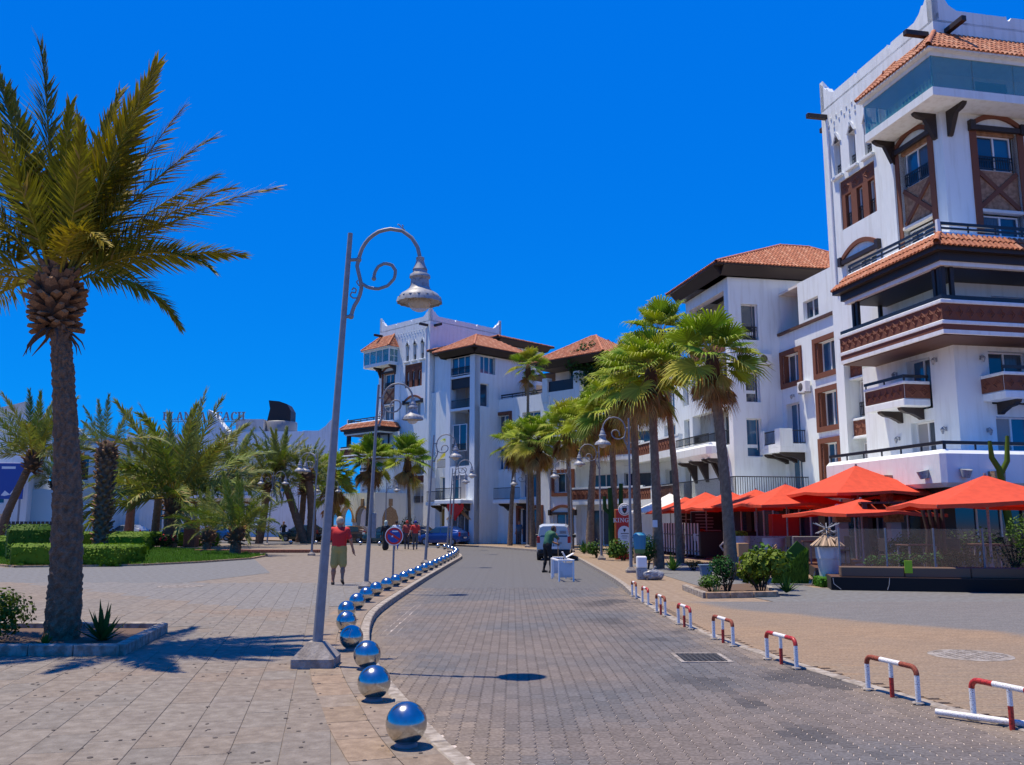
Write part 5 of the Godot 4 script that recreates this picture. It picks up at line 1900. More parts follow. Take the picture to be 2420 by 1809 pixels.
func scarred_trunk(p: Array, rad: Array, around: int, rows: int, nscar: int, scar_h: float, depth: float, base: Color, hi: Color, sd: int) -> ArrayMesh:
	# trunk along p with rows of old leaf bases
	var r := RandomNumberGenerator.new()
	r.seed = sd
	var c := Curve3D.new()
	for q in p:
		c.add_point(q)
	for i in range(1, p.size() - 1):
		var t: Vector3 = (p[i + 1] - p[i - 1]) * 0.17
		c.set_point_in(i, -t)
		c.set_point_out(i, t)
	var L := c.get_baked_length()
	var rings := []
	var cols := []
	var nz := FastNoiseLite.new()
	nz.seed = sd
	nz.frequency = 2.0
	for j in rows + 1:
		var f := float(j) / rows
		var o := c.sample_baked(f * L)
		var fr := f * (rad.size() - 1)
		var k0 := mini(int(fr), rad.size() - 2)
		var R := lerpf(rad[k0], rad[k0 + 1], fr - k0)
		var ring := PackedVector3Array()
		var rc := PackedColorArray()
		for i in around + 1:
			var a := TAU * i / around
			var h := f * L / scar_h + float(i % around) / around * 2.0 + 1.3 * nz.get_noise_3d(cos(a) * 0.7 + 9, f * L * 1.3, sin(a) * 0.7)
			var ri := floori(h)
			if nscar == 1:
				h = f * L / scar_h + 0.25 * nz.get_noise_3d(cos(a) * 0.4, f * L * 0.8, sin(a) * 0.4)
				ri = floori(h)
			var u := fposmod(float(i % around) / around * nscar + (0.5 if ri % 2 else 0.0) + 0.35 * nz.get_noise_3d(cos(a) + 3, f * L * 2.0, sin(a)), 1.0) * 2 - 1
			var v := (h - ri) * 2 - 1
			var e := maxf(absf(u), absf(v))
			var lip := clampf((0.55 + v * 0.45), 0, 1) * (1.0 - pow(e, 4.0))
			var no := nz.get_noise_3d(cos(a) * 1.2, f * L * 3, sin(a) * 1.2)
			var rr := R + depth * (lip - 0.35) + depth * 0.7 * no
			ring.append(o + V(cos(a) * rr, 0, sin(a) * rr))
			var k := base.lerp(hi, clampf(0.35 + no * 0.9, 0, 1))
			k.a = 1
			rc.append(k)
		rings.append(ring)
		cols.append(rc)
	var st := PackedVector3Array()
	var sc := PackedColorArray()
	var ix := PackedInt32Array()
	for j in rows + 1:
		st.append_array(rings[j])
		sc.append_array(cols[j])
	var w := around + 1
	for j in rows:
		for i in around:
			var a := j * w + i
			ix.append_array(PackedInt32Array([a, a + 1, a + w, a + 1, a + w + 1, a + w]))
	var nn := PackedVector3Array()
	nn.resize(st.size())
	for j in rows + 1:
		for i in w:
			var a := st[j * w + posmod(i - 1, around)]
			var b2 := st[j * w + (i + 1) % around]
			var e := st[mini(j + 1, rows) * w + i] - st[maxi(j - 1, 0) * w + i]
			var m := e.cross(b2 - a).normalized()
			var out := st[j * w + i] - c.sample_baked(float(j) / rows * L)
			if m.dot(out) < 0:
				m = -m
			nn[j * w + i] = m
	var arr := []
	arr.resize(Mesh.ARRAY_MAX)
	arr[Mesh.ARRAY_VERTEX] = st
	arr[Mesh.ARRAY_NORMAL] = nn
	arr[Mesh.ARRAY_COLOR] = sc
	arr[Mesh.ARRAY_INDEX] = ix
	var am := ArrayMesh.new()
	am.add_surface_from_arrays(Mesh.PRIMITIVE_TRIANGLES, arr)
	am.surface_set_material(0, M.trunk)
	return am

func frond_frame(at: Vector3, az: float, el: float, roll := 0.0, sc := 1.0) -> Transform3D:
	# local +x to azimuth (0 = +x, 90 = +z) and elevation, y kept upward
	var B := Basis(Vector3.UP, -deg_to_rad(az)) * Basis(V(0, 0, 1), deg_to_rad(el)) * Basis(V(1, 0, 0), roll)
	return Transform3D(B.scaled_local(Vector3.ONE * sc), at)

var boot: ArrayMesh
var stub: ArrayMesh
func make_boots() -> void:
	var b := Mb.new()
	b.paint(Color(0.15, 0.085, 0.05))
	# cut leaf base: keeled wedge along +x
	var pts := [[0.0, 0.09, 0.05], [0.1, 0.075, 0.045], [0.2, 0.05, 0.03]]
	for i in 2:
		var q: Array = pts[i]
		var e: Array = pts[i + 1]
		b.col = Color(0.24, 0.13, 0.075) if i == 0 else Color(0.42, 0.24, 0.13)
		b.quad(V(q[0], 0, -q[1]), V(q[0], q[2], 0), V(e[0], e[2], 0), V(e[0], 0, -e[1]))
		b.quad(V(q[0], q[2], 0), V(q[0], 0, q[1]), V(e[0], 0, e[1]), V(e[0], e[2], 0))
		b.quad(V(q[0], 0, q[1]), V(q[0], -q[2], 0), V(e[0], -e[2], 0), V(e[0], 0, e[1]))
		b.quad(V(q[0], -q[2], 0), V(q[0], 0, -q[1]), V(e[0], 0, -e[1]), V(e[0], -e[2], 0))
	b.col = Color(0.46, 0.27, 0.14)
	b.quad(V(0.2, 0, -0.05), V(0.2, 0.03, 0), V(0.2, 0, 0.05), V(0.2, -0.03, 0))
	boot = b.mesh(M.trunk)
	b = Mb.new()
	b.paint(Color(0.22, 0.125, 0.075))
	b.tube([V(0, 0, 0), V(0.16, 0.0, 0), V(0.3, -0.05, 0), V(0.4, -0.14, 0.02)], [0.03, 0.02, 0.012, 0.003], 5)
	stub = b.mesh(M.trunk)

var feather := []
func date_palm(x: float, z: float, path: Array, rad: Array, sc: float, fr: Array, label: String, detail: int, sd: int, y0 := 0.0, trunk_tone := Color(0.23, 0.145, 0.09)) -> Node3D:
	# path relative to the base; fr: [az, el, length, droop degrees]
	var t := thing("date_palm", label, "palm", V(x, y0, z), "date palms of the plaza garden")
	rng.seed = sd
	var rows := [24, 70, 300]
	var arr := [14, 22, 56]
	put(t, "trunk", scarred_trunk(path, rad, arr[detail], rows[detail], 8, 0.12 * (1.0 if detail == 2 else 1.5), [0.02, 0.035, 0.036][detail], trunk_tone, trunk_tone * 1.9, sd))
	var top: Vector3 = path[-1]
	var R: float = rad[-1]
	var cb := Mb.new()
	cb.paint(Color(0.13, 0.075, 0.045))
	var fat := 1.9 if R < 0.3 else 1.12
	cb.lathe([Vector2(R * 0.9, -0.55 * sc), Vector2(R * fat * 0.95, -0.35 * sc), Vector2(R * fat, 0.0), Vector2(R * fat * 0.75, 0.3 * sc), Vector2(0.02, 0.5 * sc)], 12, top)
	var crown := part(t, "crown", cb, M.trunk)
	if detail > 0:
		var nb := 96 if detail == 2 else 34
		for i in nb:
			var f := float(i) / nb
			var az := i * 137.5 + rng.randf_range(-10, 10)
			var y := lerpf(-0.6, 0.35, f) * sc
			var rr := R * lerpf(1.0, fat * 0.92, sin(PI * clampf(f * 0.85 + 0.1, 0, 1)))
			var el := lerpf(-5, 62, f) + rng.randf_range(-22, 22)
			put(crown, "leaf_base", boot, frond_frame(top + V(cos(deg_to_rad(az)) * rr, y, sin(deg_to_rad(az)) * rr), az, el, rng.randf_range(-0.3, 0.3), sc * rng.randf_range(0.8, 1.25)))
		for i in (14 if detail == 2 else 5):
			var az := i * 97.0
			put(crown, "dry_stub", stub, frond_frame(top + V(cos(deg_to_rad(az)) * R, -0.62 * sc, sin(deg_to_rad(az)) * R), az, rng.randf_range(-45, 5), rng.randf(), sc * rng.randf_range(0.8, 1.3)))
	if R > 0.38 and R < 0.6:
		for i in 150:
			var f := (i + 0.5) / 150.0
			var az := i * 137.5
			var o: Vector3 = path[0].lerp(path[-1], f)
			var rr: float = lerpf(rad[0], rad[-1], f) * 0.86
			put(t, "leaf_base", boot, frond_frame(o + V(cos(deg_to_rad(az)) * rr, 0, sin(deg_to_rad(az)) * rr), az, rng.randf_range(10, 60), rng.randf_range(-0.4, 0.4), rng.randf_range(1.3, 2.0)))
	for q in fr:
		# nearest prepared frond shape
		var best := 0
		for i in feather.size():
			if absf(feather[i][0] - q[3]) + (0 if feather[i][2] == detail else 200) < absf(feather[best][0] - q[3]) + (0 if feather[best][2] == detail else 200):
				best = i
		var k: float = q[2] / 3.0
		var az: float = q[0]
		var o := top + V(cos(deg_to_rad(az)), 0, sin(deg_to_rad(az))) * R * 0.9 + V(0, 0.12 * sc, 0)
		put(crown, "frond", feather[best][1][rng.randi() % feather[best][1].size()], frond_frame(o, az, q[1], rng.randf_range(-0.8, 0.8), k))
	return t

func crown_fronds(n: int, L: float, sd: int, lo := -25.0, hi := 82.0) -> Array:
	rng.seed = sd
	var r := []
	for i in n:
		var f := (i + 0.5) / n
		var el := lerpf(lo, hi, pow(f, 0.8))
		r.append([i * 137.5 + rng.randf_range(-15, 15), el + rng.randf_range(-6, 6), L * rng.randf_range(0.85, 1.1), lerpf(70, 14, f) + rng.randf_range(-10, 15)])
	return r

func palms_left() -> void:
	make_boots()
	var olive := Color(0.22, 0.21, 0.022)
	var yel := Color(0.42, 0.33, 0.05)
	for dr in [8.0, 22.0, 42.0, 70.0, 95.0]:
		var set2 := []
		for k in 2:
			set2.append(feather_frond(3.0, deg_to_rad(dr), 110, 0.54, olive if k == 0 else Color(0.32, 0.25, 0.028), yel, int(dr) + k * 7))
		feather.append([dr, set2, 2])
		var set1 := []
		for k in 2:
			set1.append(feather_frond(3.0, deg_to_rad(dr), 66, 0.52, Color(0.16, 0.215, 0.055) if k == 0 else Color(0.24, 0.265, 0.09), yel, int(dr) + 40 + k))
		feather.append([dr, set1, 1])
	# the tall date palm in the planting bed
	var fr := [[180, 86, 3.75, 8], [178, 74, 3.8, 8], [300, 82, 3.3, 8], [0, 73, 3.5, 10], [350, 66, 3.2, 12], [8, 54, 3.0, 22], [-18, 46, 2.8, 22], [0, 35, 3.3, 28], [4, 27, 2.5, 80], [18, 8, 2.0, 95], [180, 62, 3.5, 12], [190, 48, 3.4, 22], [172, 34, 3.3, 40], [186, 12, 2.9, 60], [70, 80, 2.5, 10], [50, 60, 2.3, 26], [110, 64, 2.7, 20], [252, 74, 3.2, 12], [282, 62, 3.0, 14], [228, 58, 3.1, 22], [318, 54, 3.0, 22], [140, 50, 2.8, 30], [205, 70, 3.6, 10], [265, 40, 2.9, 42], [310, 32, 2.8, 42], [235, 28, 3.0, 42], [150, 18, 2.7, 70], [60, 26, 2.3, 70], [25, 67, 3.2, 10], [335, 77, 3.4, 8], [215, 14, 2.8, 70]]
	date_palm(-6.14, -12.5, [V(0, -0.1, 0), V(-0.02, 1.2, 0), V(-0.16, 2.9, 0), V(-0.44, 4.95, 0)], [0.235, 0.205, 0.185, 0.155, 0.135, 0.125], 0.95, fr, "tall date palm with a scarred trunk rising from the kerbed planting bed", 2, 11)
	# garden palms
	date_palm(-35.0, -61.0, [V(0, 0, 0), V(0.8, 2.6, 0), V(2.1, 5.9, 0)], [0.34, 0.27, 0.26], 1.5, crown_fronds(26, 4.6, 5, 0, 84), "date palm with a strongly leaning trunk beside the dark garden fence", 1, 12)
	date_palm(-29.6, -60.0, [V(0, 0, 0), V(0.05, 3.0, 0), V(0.15, 5.9, 0)], [0.34, 0.34, 0.4], 1.2, [[200, 84, 2.6, 10], [30, 82, 2.5, 10], [120, 80, 2.4, 10], [290, 78, 2.6, 22], [10, 60, 2.0, 42], [170, 66, 2.3, 30], [240, 70, 2.2, 22]], "thick pruned date palm with a shaggy brown trunk and brush-like top", 1, 13)
	date_palm(-24.4, -53.6, [V(0, 0, 0), V(-0.05, 3.2, 0), V(-0.05, 6.0, 0)], [0.42, 0.36, 0.46], 1.2, [[80, 84, 3.1, 10], [200, 80, 3.0, 10], [10, 76, 2.6, 22], [160, 74, 2.6, 22], [300, 72, 2.8, 22], [0, 30, 3.4, 70], [20, 50, 3.0, 42], [185, 50, 2.4, 42], [230, 60, 2.4, 42], [120, 55, 2.2, 42]], "date palm with a swollen dark trunk and few upright fronds behind the clipped hedge", 1, 14)
	date_palm(-31.6, -74.0, [V(0, 0, 0), V(0.1, 2.4, 0), V(0.2, 4.9, 0)], [0.32, 0.27, 0.26], 1.2, crown_fronds(20, 3.2, 6), "date palm with a smooth reddish trunk near the parked cars", 1, 15, 0.0, Color(0.34, 0.15, 0.08))
	date_palm(-33.0, -78.0, [V(0, 0, 0), V(0.0, 2.4, 0), V(0.1, 4.6, 0)], [0.25, 0.23, 0.24], 1.2, crown_fronds(16, 3.0, 7), "slim date palm in front of the arched white shop windows", 1, 16)
	date_palm(-23.2, -61.0, [V(0, 0, 0), V(0.1, 1.5, 0), V(0.3, 3.1, 0)], [0.55, 0.48, 0.62], 1.8, crown_fronds(48, 7.0, 8, -14, 84), "broad stout date palm with a huge full crown at the lawn's end", 1, 17)
	date_palm(-17.4, -51.5, [V(0, 0, 0), V(0.02, 0.5, 0), V(0.04, 1.0, 0)], [0.24, 0.22, 0.2], 0.9, crown_fronds(16, 2.5, 9, 25, 82), "slender young date palm with upright fronds on the lawn edge", 1, 18)
	date_palm(-14.1, -46.0, [V(0, 0, 0), V(0.02, 0.5, 0), V(0.05, 1.2, 0)], [0.3, 0.26, 0.2], 1.0, crown_fronds(26, 2.75, 10, 0, 82), "young date palm with a short pineapple-like trunk at the lawn tip", 1, 19)
	date_palm(-20.2, -72.0, [V(0, 0, 0), V(0.3, 2.4, 0), V(0.5, 5.0, 0)], [0.32, 0.3, 0.28], 1.3, crown_fronds(30, 3.9, 11), "date palm with an upright trunk behind the small double-headed lamp", 1, 20)
	date_palm(-16.6, -72.5, [V(0, 0, 0), V(-1.0, 2.6, 0), V(-2.3, 6.2, 0)], [0.4, 0.3, 0.26], 1.2, crown_fronds(26, 3.2, 12), "date palm leaning out of a forked pair of trunks toward the garden", 1, 21)
	date_palm(-16.2, -72.6, [V(0, 0, 0), V(0.0, 2.6, 0), V(-0.4, 5.6, 0)], [0.4, 0.33, 0.28], 1.2, crown_fronds(24, 2.8, 13), "upright date palm of a forked pair beside the tall double lamp", 1, 22)
	date_palm(-27.0, -68.0, [V(0, 0, 0), V(0.1, 2.4, 0), V(0.2, 5.0, 0)], [0.3, 0.27, 0.26], 1.2, crown_fronds(26, 3.6, 31, -20, 82), "date palm with hanging fronds between the broad palm and the slim trunks", 1, 24)
	date_palm(-23.4, -76.0, [V(0, 0, 0), V(-0.1, 2.4, 0), V(-0.2, 5.6, 0)], [0.3, 0.27, 0.26], 1.2, crown_fronds(28, 3.9, 32, -20, 82), "date palm with a full crown before the hotel wall", 1, 25)
	date_palm(-18.2, -77.0, [V(0, 0, 0), V(0.2, 2.4, 0), V(0.3, 4.8, 0)], [0.3, 0.25, 0.24], 1.2, crown_fronds(24, 3.2, 33, -20, 82), "date palm behind the forked pair, near the hotel corner", 1, 26)
	for q in [[-41.0, -80.0, 5.2, "date palm with a dense crown standing before the pale garden wall"], [-37.0, -86.0, 6.0, "date palm among the white houses behind the dark fence"]]:
		date_palm(q[0], q[1], [V(0, 0, 0), V(0.1, q[2] * 0.5, 0), V(0.2, q[2], 0)], [0.34, 0.28, 0.28], 1.3, crown_fronds(24, 3.8, int(q[2] * 10)), q[3], 1, 23)

var fans := []
var dead_fans := []
func fan_palm(x: float, z: float, h: float, lean: Vector2, sc: float, label: String, n := 28, dead := 12, fat := 1.0, tall_trunk := false) -> void:
	var t := thing("fan_palm", label, "palm", V(x, 0, z), "fan palms along the street")
	rng.seed = int(x * 31 + z * 17 + 4000)
	var p := [V(0, -0.05, 0), V(lean.x * 0.25, h * 0.4, lean.y * 0.25), V(lean.x, h, lean.y)]
	var ring := scarred_trunk(p, [0.21 * fat, 0.17 * fat, 0.155 * fat, 0.145 * fat, 0.14 * fat], 18, int(h * 22), 1, 0.14, 0.012, Color(0.25, 0.18, 0.125), Color(0.48, 0.38, 0.27), int(-z * 7) + 3)
	put(t, "trunk", ring)
	var top: Vector3 = p[-1]
	var cb := Mb.new()
	cb.paint(Color(0.15, 0.075, 0.035))
	cb.lathe([Vector2(0.17 * fat, -0.9 * sc), Vector2(0.24 * sc, -0.5 * sc), Vector2(0.2 * sc, 0.1 * sc), Vector2(0.03, 0.35 * sc)], 10, top)
	var crown := part(t, "crown", cb, M.trunk)
	for i in n:
		var f := (i + 0.5) / n
		var el := lerpf(-34, 86, pow(f, 0.75)) + rng.randf_range(-8, 8)
		var az := i * 137.5 + rng.randf_range(-14, 14)
		var cls := 0 if el > 64 else (1 if el > 35 else (2 if el > 2 else 3))
		put(crown, "leaf", fans[cls * 3 + rng.randi() % 3][1], frond_frame(top + V(0, 0.05 * sc, 0), az, el, rng.randf_range(-0.5, 0.5), sc * rng.randf_range(0.85, 1.15)))
	for i in dead:
		var az := i * 137.5 + rng.randf_range(-20, 20)
		put(crown, "dry_leaf", dead_fans[rng.randi() % dead_fans.size()], frond_frame(top + V(cos(deg_to_rad(az)) * 0.2, -0.1 - 0.5 * (i % 3) / 3.0, sin(deg_to_rad(az)) * 0.2) * sc, az, rng.randf_range(-80, -55), rng.randf_range(-0.4, 0.4), sc * rng.randf_range(0.75, 1.1)))

func palms_right() -> void:
	var g := [Color(0.27, 0.38, 0.04), Color(0.2, 0.31, 0.03), Color(0.34, 0.41, 0.045), Color(0.16, 0.26, 0.03), Color(0.4, 0.38, 0.05)]
	for e in [78.0, 50.0, 20.0, -15.0]:
		for k in 3:
			var kk: Color = g[(k + int(e)) % 5] if e > 0 else g[2 + k]
			fans.append([e, fan_leaf(0.9, 0.98, deg_to_rad([14, 26, 40][k]), e, kk, 300 + k + int(e))])
	for k in 4:
		dead_fans.append(fan_leaf(0.55, 0.95, 0.25, -72.0, [Color(0.42, 0.21, 0.075), Color(0.5, 0.32, 0.12), Color(0.3, 0.14, 0.055), Color(0.52, 0.42, 0.1)][k], 320 + k, true))
	fan_palm(6.45, -26.6, 6.55, Vector2(-0.36, 0), 0.98, "fan palm with a banded grey trunk rising behind the planted kerb bed", 26, 12, 1.0)
	fan_palm(5.35, -33.0, 7.15, Vector2(-0.12, 0), 1.12, "fan palm beside the grey waste box and the black bag", 34, 14, 1.05)
	fan_palm(5.25, -37.5, 7.55, Vector2(-0.1, 0), 1.15, "fan palm behind the street bin with the small white notice", 34, 16, 1.0)
	fan_palm(7.0, -37.6, 9.6, Vector2(-0.55, 0), 1.05, "tall slim fan palm with a rough shaggy trunk against the white balconies", 24, 18, 0.85)
	fan_palm(5.1, -44.5, 7.3, Vector2(-0.1, 0), 1.2, "fan palm beside the red totem sign", 32, 18, 1.0)
	fan_palm(4.35, -50.5, 7.4, Vector2(0.45, 0), 1.2, "fan palm with a thick sloping foot in the pavement bed", 32, 18, 1.25)
	fan_palm(3.8, -58.0, 7.7, Vector2(-0.2, 0), 1.25, "fan palm standing just past the silver van", 28, 16, 1.0)
	fan_palm(1.45, -63.5, 7.4, Vector2(-0.15, 0), 1.25, "one of two close-set fan palms by the brick-framed shop entrance", 28, 18, 1.05)
	fan_palm(1.85, -62.5, 7.2, Vector2(0.0, 0.1), 1.2, "fan palm paired tightly with another before the brick-framed entrance", 26, 16, 1.05)
	fan_palm(-0.15, -66.5, 7.3, Vector2(0.45, 0), 1.15, "fan palm with a leaning trunk beside the shop with the red heart", 24, 14, 1.0)
	fan_palm(1.15, -65.5, 13.1, Vector2(0.05, 0), 0.95, "very tall thin fan palm in front of the pavilion terrace", 20, 4, 0.7)
	fan_palm(-4.2, -80.5, 8.2, Vector2(-0.1, 0), 1.35, "fan palm between the two shop doors behind the blue car", 26, 12, 1.05)
	fan_palm(-9.2, -81.0, 7.2, Vector2(-0.3, 0), 1.5, "fan palm in front of the arched shop with oleander below", 26, 14, 0.95)
	fan_palm(-13.4, -83.0, 7.2, Vector2(0.2, 0), 1.5, "fan palm in front of the arcade corner", 24, 14, 0.9)
	fan_palm(-16.8, -84.0, 6.0, Vector2(0.0, 0), 1.6, "fan palm left of the arcade by the twin lamp", 24, 12, 0.9)
	fan_palm(-17.6, -88.0, 4.4, Vector2(0.0, 0), 1.5, "low fan palm at the waterfront beyond the arcade", 22, 8, 0.9)

func leafy(b: Mb, at: Vector3, size: Vector3, n: int, leaf: float, k: Color, sd: int, boxy := false, core := true) -> void:
	# foliage mass: many small leaf faces over and through a rounded volume
	var r := RandomNumberGenerator.new()
	r.seed = sd
	if core:
		b.paint(k)
		if boxy:
			b.bevel(at - size * 0.47, at + size * 0.47, minf(size.x, size.y) * 0.12)
		else:
			b.ball(at, size * 0.4, 10, 7)
	for i in n:
		var p := V(r.randf_range(-1, 1), r.randf_range(-1, 1), r.randf_range(-1, 1))
		if boxy:
			var ax := r.randi() % 3
			p[ax] = signf(p[ax]) * r.randf_range(0.93, 1.03)
		else:
			while p.length() > 1.0 or p.length() < 0.5:
				p = V(r.randf_range(-1, 1), r.randf_range(-1, 1), r.randf_range(-1, 1))
		var nrm := (p + V(r.randf_range(-0.7, 0.7), r.randf_range(-0.2, 1.0), r.randf_range(-0.7, 0.7))).normalized()
		var o := at + p * size / 2
		var a := nrm.cross(V(r.randf_range(-1, 1), r.randf_range(-1, 1), r.randf_range(-1, 1))).normalized()
		var c := nrm.cross(a)
		var l := leaf * r.randf_range(0.7, 1.3)
		var g := k * r.randf_range(0.65, 1.35)
		g.a = 1
		b.paint(g)
		b.tri(o - a * l * 0.35, o + c * l * 0.5 + nrm * l * 0.1, o + a * l * 0.35)
		b.tri(o - a * l * 0.35, o + a * l * 0.35, o - c * l * 0.5)

func hedge(x: float, z: float, size: Vector3, label: String, k := Color(0.11, 0.2, 0.015), turn := 0.0) -> void:
	var t := thing("hedge", label, "hedge", V(x, 0, z), "clipped hedges of the plaza garden", turn)
	var b := Mb.new()
	leafy(b, V(0, size.y / 2, 0), size, int(size.x * size.y * 260 + size.x * size.z * 260), 0.1, k, int(absf(x * 10)), true)
	part(t, "foliage", b, M.leaf)

func sword_plant(at: Vector3, n: int, L: float, label: String, k := Color(0.05, 0.11, 0.03)) -> void:
	var t := thing("agave", label, "plant", at)
	rng.seed = int(at.x * 100 + 7000)
	for i in n:
		var b := Mb.new()
		var f := float(i) / n
		var az := i * 137.5
		var el := deg_to_rad(lerpf(25, 86, f))
		var l := L * rng.randf_range(0.75, 1.1) * lerpf(0.8, 1.0, f)
		var d := V(cos(deg_to_rad(az)) * cos(el), sin(el), sin(deg_to_rad(az)) * cos(el))
		var s := d.cross(Vector3.UP).normalized() * 0.045 * L / 0.6
		var u := s.cross(d).normalized() * 0.015
		var g := k * rng.randf_range(0.75, 1.3)
		g.a = 1
		b.paint(g)
		var m := d * l * 0.45
		b.tri(V(0, 0, 0) - s * 0.6, m - s, m - u)
		b.tri(V(0, 0, 0) - s * 0.6, m - u, V(0, 0, 0) - u)
		b.tri(-u, m - u, m + s)
		b.tri(-u, m + s, s * 0.6)
		b.tri(m - s, d * l, m - u)
		b.tri(m - u, d * l, m + s)
		part(t, "leaf", b, M.leaf)

func bush(x: float, z: float, size: Vector3, n: int, leaf: float, k: Color, label: String, y := 0.0, cat := "shrub") -> Node3D:
	var t := thing("shrub", label, cat, V(x, y, z))
	var b := Mb.new()
	var r := RandomNumberGenerator.new()
	r.seed = int(absf(x * 77 + z))
	var lobes := 6
	for i in lobes:
		var o := V(r.randf_range(-0.3, 0.3) * size.x, size.y * r.randf_range(0.35, 0.68), r.randf_range(-0.3, 0.3) * size.z)
		leafy(b, o, size * r.randf_range(0.45, 0.65), n / lobes, leaf, k * r.randf_range(0.8, 1.2), i + int(absf(x * 9)), false, false)
	part(t, "foliage", b, M.leaf)
	b = Mb.new()
	b.paint(Color(0.08, 0.05, 0.03))
	for i in 7:
		var e := V(r.randf_range(-0.35, 0.35) * size.x, size.y * r.randf_range(0.4, 0.8), r.randf_range(-0.35, 0.35) * size.z)
		b.tube([V(e.x * 0.2, 0, e.z * 0.2), e * 0.5, e], [0.02, 0.014, 0.006], 5, false)
	part(t, "stems", b, M.trunk)
	return t

func garden() -> void:
	mat("lawn", Color(0.055, 0.125, 0.012), 0.9, 0, noise_tex(0.03, Color(0.6, 0.62, 0.5), Color(1, 1, 1), 81, 5), 1.3, bump_tex(0.12, 6.0, 82))
	# lawn mound
	var poly := PackedVector2Array([Vector2(-18.4, -33.6), Vector2(-16, -34), Vector2(-14.2, -34.9), Vector2(-12.9, -37.3), Vector2(-11.9, -41), Vector2(-12.2, -45), Vector2(-17.5, -53), Vector2(-24, -60), Vector2(-30, -60), Vector2(-31, -45)])
	var o := structure("lawn", sheet(poly, 0.05), M.lawn)
	var e := Mb.new()
	for i in poly.size():
		var a := poly[i]
		var c := poly[(i + 1) % poly.size()]
		var d := (c - a).normalized()
		var nn := Vector2(-d.y, d.x) * 0.06
		e.quad(V(a.x - nn.x, 0.07, a.y - nn.y), V(c.x - nn.x, 0.07, c.y - nn.y), V(c.x + nn.x, 0.07, c.y + nn.y), V(a.x + nn.x, 0.07, a.y + nn.y))
		e.quad(V(a.x + nn.x, -0.02, a.y + nn.y), V(c.x + nn.x, -0.02, c.y + nn.y), V(c.x + nn.x, 0.07, c.y + nn.y), V(a.x + nn.x, 0.07, a.y + nn.y))
		e.quad(V(a.x - nn.x, -0.02, a.y - nn.y), V(c.x - nn.x, -0.02, c.y - nn.y), V(c.x - nn.x, 0.07, c.y - nn.y), V(a.x - nn.x, 0.07, a.y - nn.y))
	part(o, "edging", e, M.sandstone)
	var tuft := Mb.new()
	for i in 5:
		var a := TAU * i / 5
		var d := V(cos(a), 0, sin(a))
		tuft.tri(d * 0.02 + V(-d.z, 0, d.x) * 0.012, d * 0.07 + V(0, 0.09, 0), d * 0.02 - V(-d.z, 0, d.x) * 0.012)
	var mm := MultiMesh.new()
	mm.transform_format = MultiMesh.TRANSFORM_3D
	mm.use_colors = true
	var tm := tuft.mesh(M.leaf)
	mm.mesh = tinted(tm, Color(1, 1, 1))
	var spots := []
	rng.seed = 5
	while spots.size() < 9000:
		var p := Vector2(rng.randf_range(-31, -11.8), rng.randf_range(-60, -33.5))
		if in_poly(p, poly) and rng.randf() < clampf(40.0 / -p.y - 0.2, 0, 1):
			spots.append(p)
	mm.instance_count = spots.size()
	for i in spots.size():
		mm.set_instance_transform(i, Transform3D(Basis(Vector3.UP, rng.randf() * TAU).scaled(Vector3.ONE * rng.randf_range(0.8, 1.7)), V(spots[i].x, 0.05, spots[i].y)))
		var g := Color(0.07, 0.16, 0.015) * rng.randf_range(0.7, 1.4)
		g.a = 1
		mm.set_instance_color(i, g)
	var go := MultiMeshInstance3D.new()
	go.name = "grass"
	go.multimesh = mm
	go.set_meta("kind", "stuff")
	go.set_meta("label", "short green grass covering the garden lawn")
	go.set_meta("category", "grass")
	add_child(go)
	hedge(-18.0, -34.4, V(1.9, 0.85, 1.0), "clipped green hedge block at the garden corner behind the tall palm trunk", Color(0.12, 0.21, 0.015))
	hedge(-15.9, -35.6, V(2.0, 0.8, 3.0), "clipped green hedge block reaching along the lawn edge", Color(0.12, 0.21, 0.015))
	hedge(-22.2, -41.5, V(3.0, 0.95, 1.3), "long low clipped hedge beside the garden path", Color(0.11, 0.2, 0.015))
	hedge(-20.6, -38.5, V(1.5, 1.55, 1.5), "taller dark clipped hedge cube among the low hedges", Color(0.07, 0.14, 0.015))
	hedge(-29.5, -52.0, V(7.0, 0.9, 1.2), "low clipped hedge along the pale garden path", Color(0.11, 0.2, 0.015))
	hedge(-22.0, -52.0, V(2.2, 1.0, 1.4), "clipped hedge stub beside the swollen palm trunk", Color(0.11, 0.2, 0.015))
	hedge(-27.5, -66.0, V(4.2, 1.0, 1.4), "rounded hedge in front of the arched shop windows", Color(0.12, 0.22, 0.015))
	hedge(-22.8, -65.0, V(3.2, 0.95, 1.4), "low hedge beside the terracotta pillar", Color(0.12, 0.22, 0.015))
	hedge(-31.5, -60.5, V(3.4, 1.2, 1.4), "rounded hedge at the foot of the leaning palm", Color(0.12, 0.22, 0.015))
	hedge(-31.8, -66.5, V(2.4, 1.0, 1.4), "rounded hedge by the reddish palm trunk", Color(0.12, 0.22, 0.015))
	var fb := bush(-23.4, -59.8, V(3.2, 1.0, 1.6), 900, 0.14, Color(0.035, 0.07, 0.02), "low shrub with red flowers around the broad palm's foot")
	var b := Mb.new()
	b.paint(Color(0.6, 0.03, 0.02))
	rng.seed = 77
	for i in 14:
		b.ball(V(rng.randf_range(-1.3, 1.3), rng.randf_range(0.4, 0.9), rng.randf_range(0.3, 0.8)), V(0.08, 0.08, 0.08), 6, 4)
	var fl := part(fb, "flowers", b, M.vertex)
	fl.set_meta("kind", "stuff")
	# planting bed of the tall palm
	var bed := thing("planting_bed", "kerbed planting bed of bare soil around the tall palm", "flower bed", V(-6.3, 0, -12.5))
	b = Mb.new()
	b.quad(V(-2.4, 0.06, 1.0), V(1.36, 0.06, 1.0), V(1.0, 0.06, -1.3), V(-2.4, 0.06, -1.3))
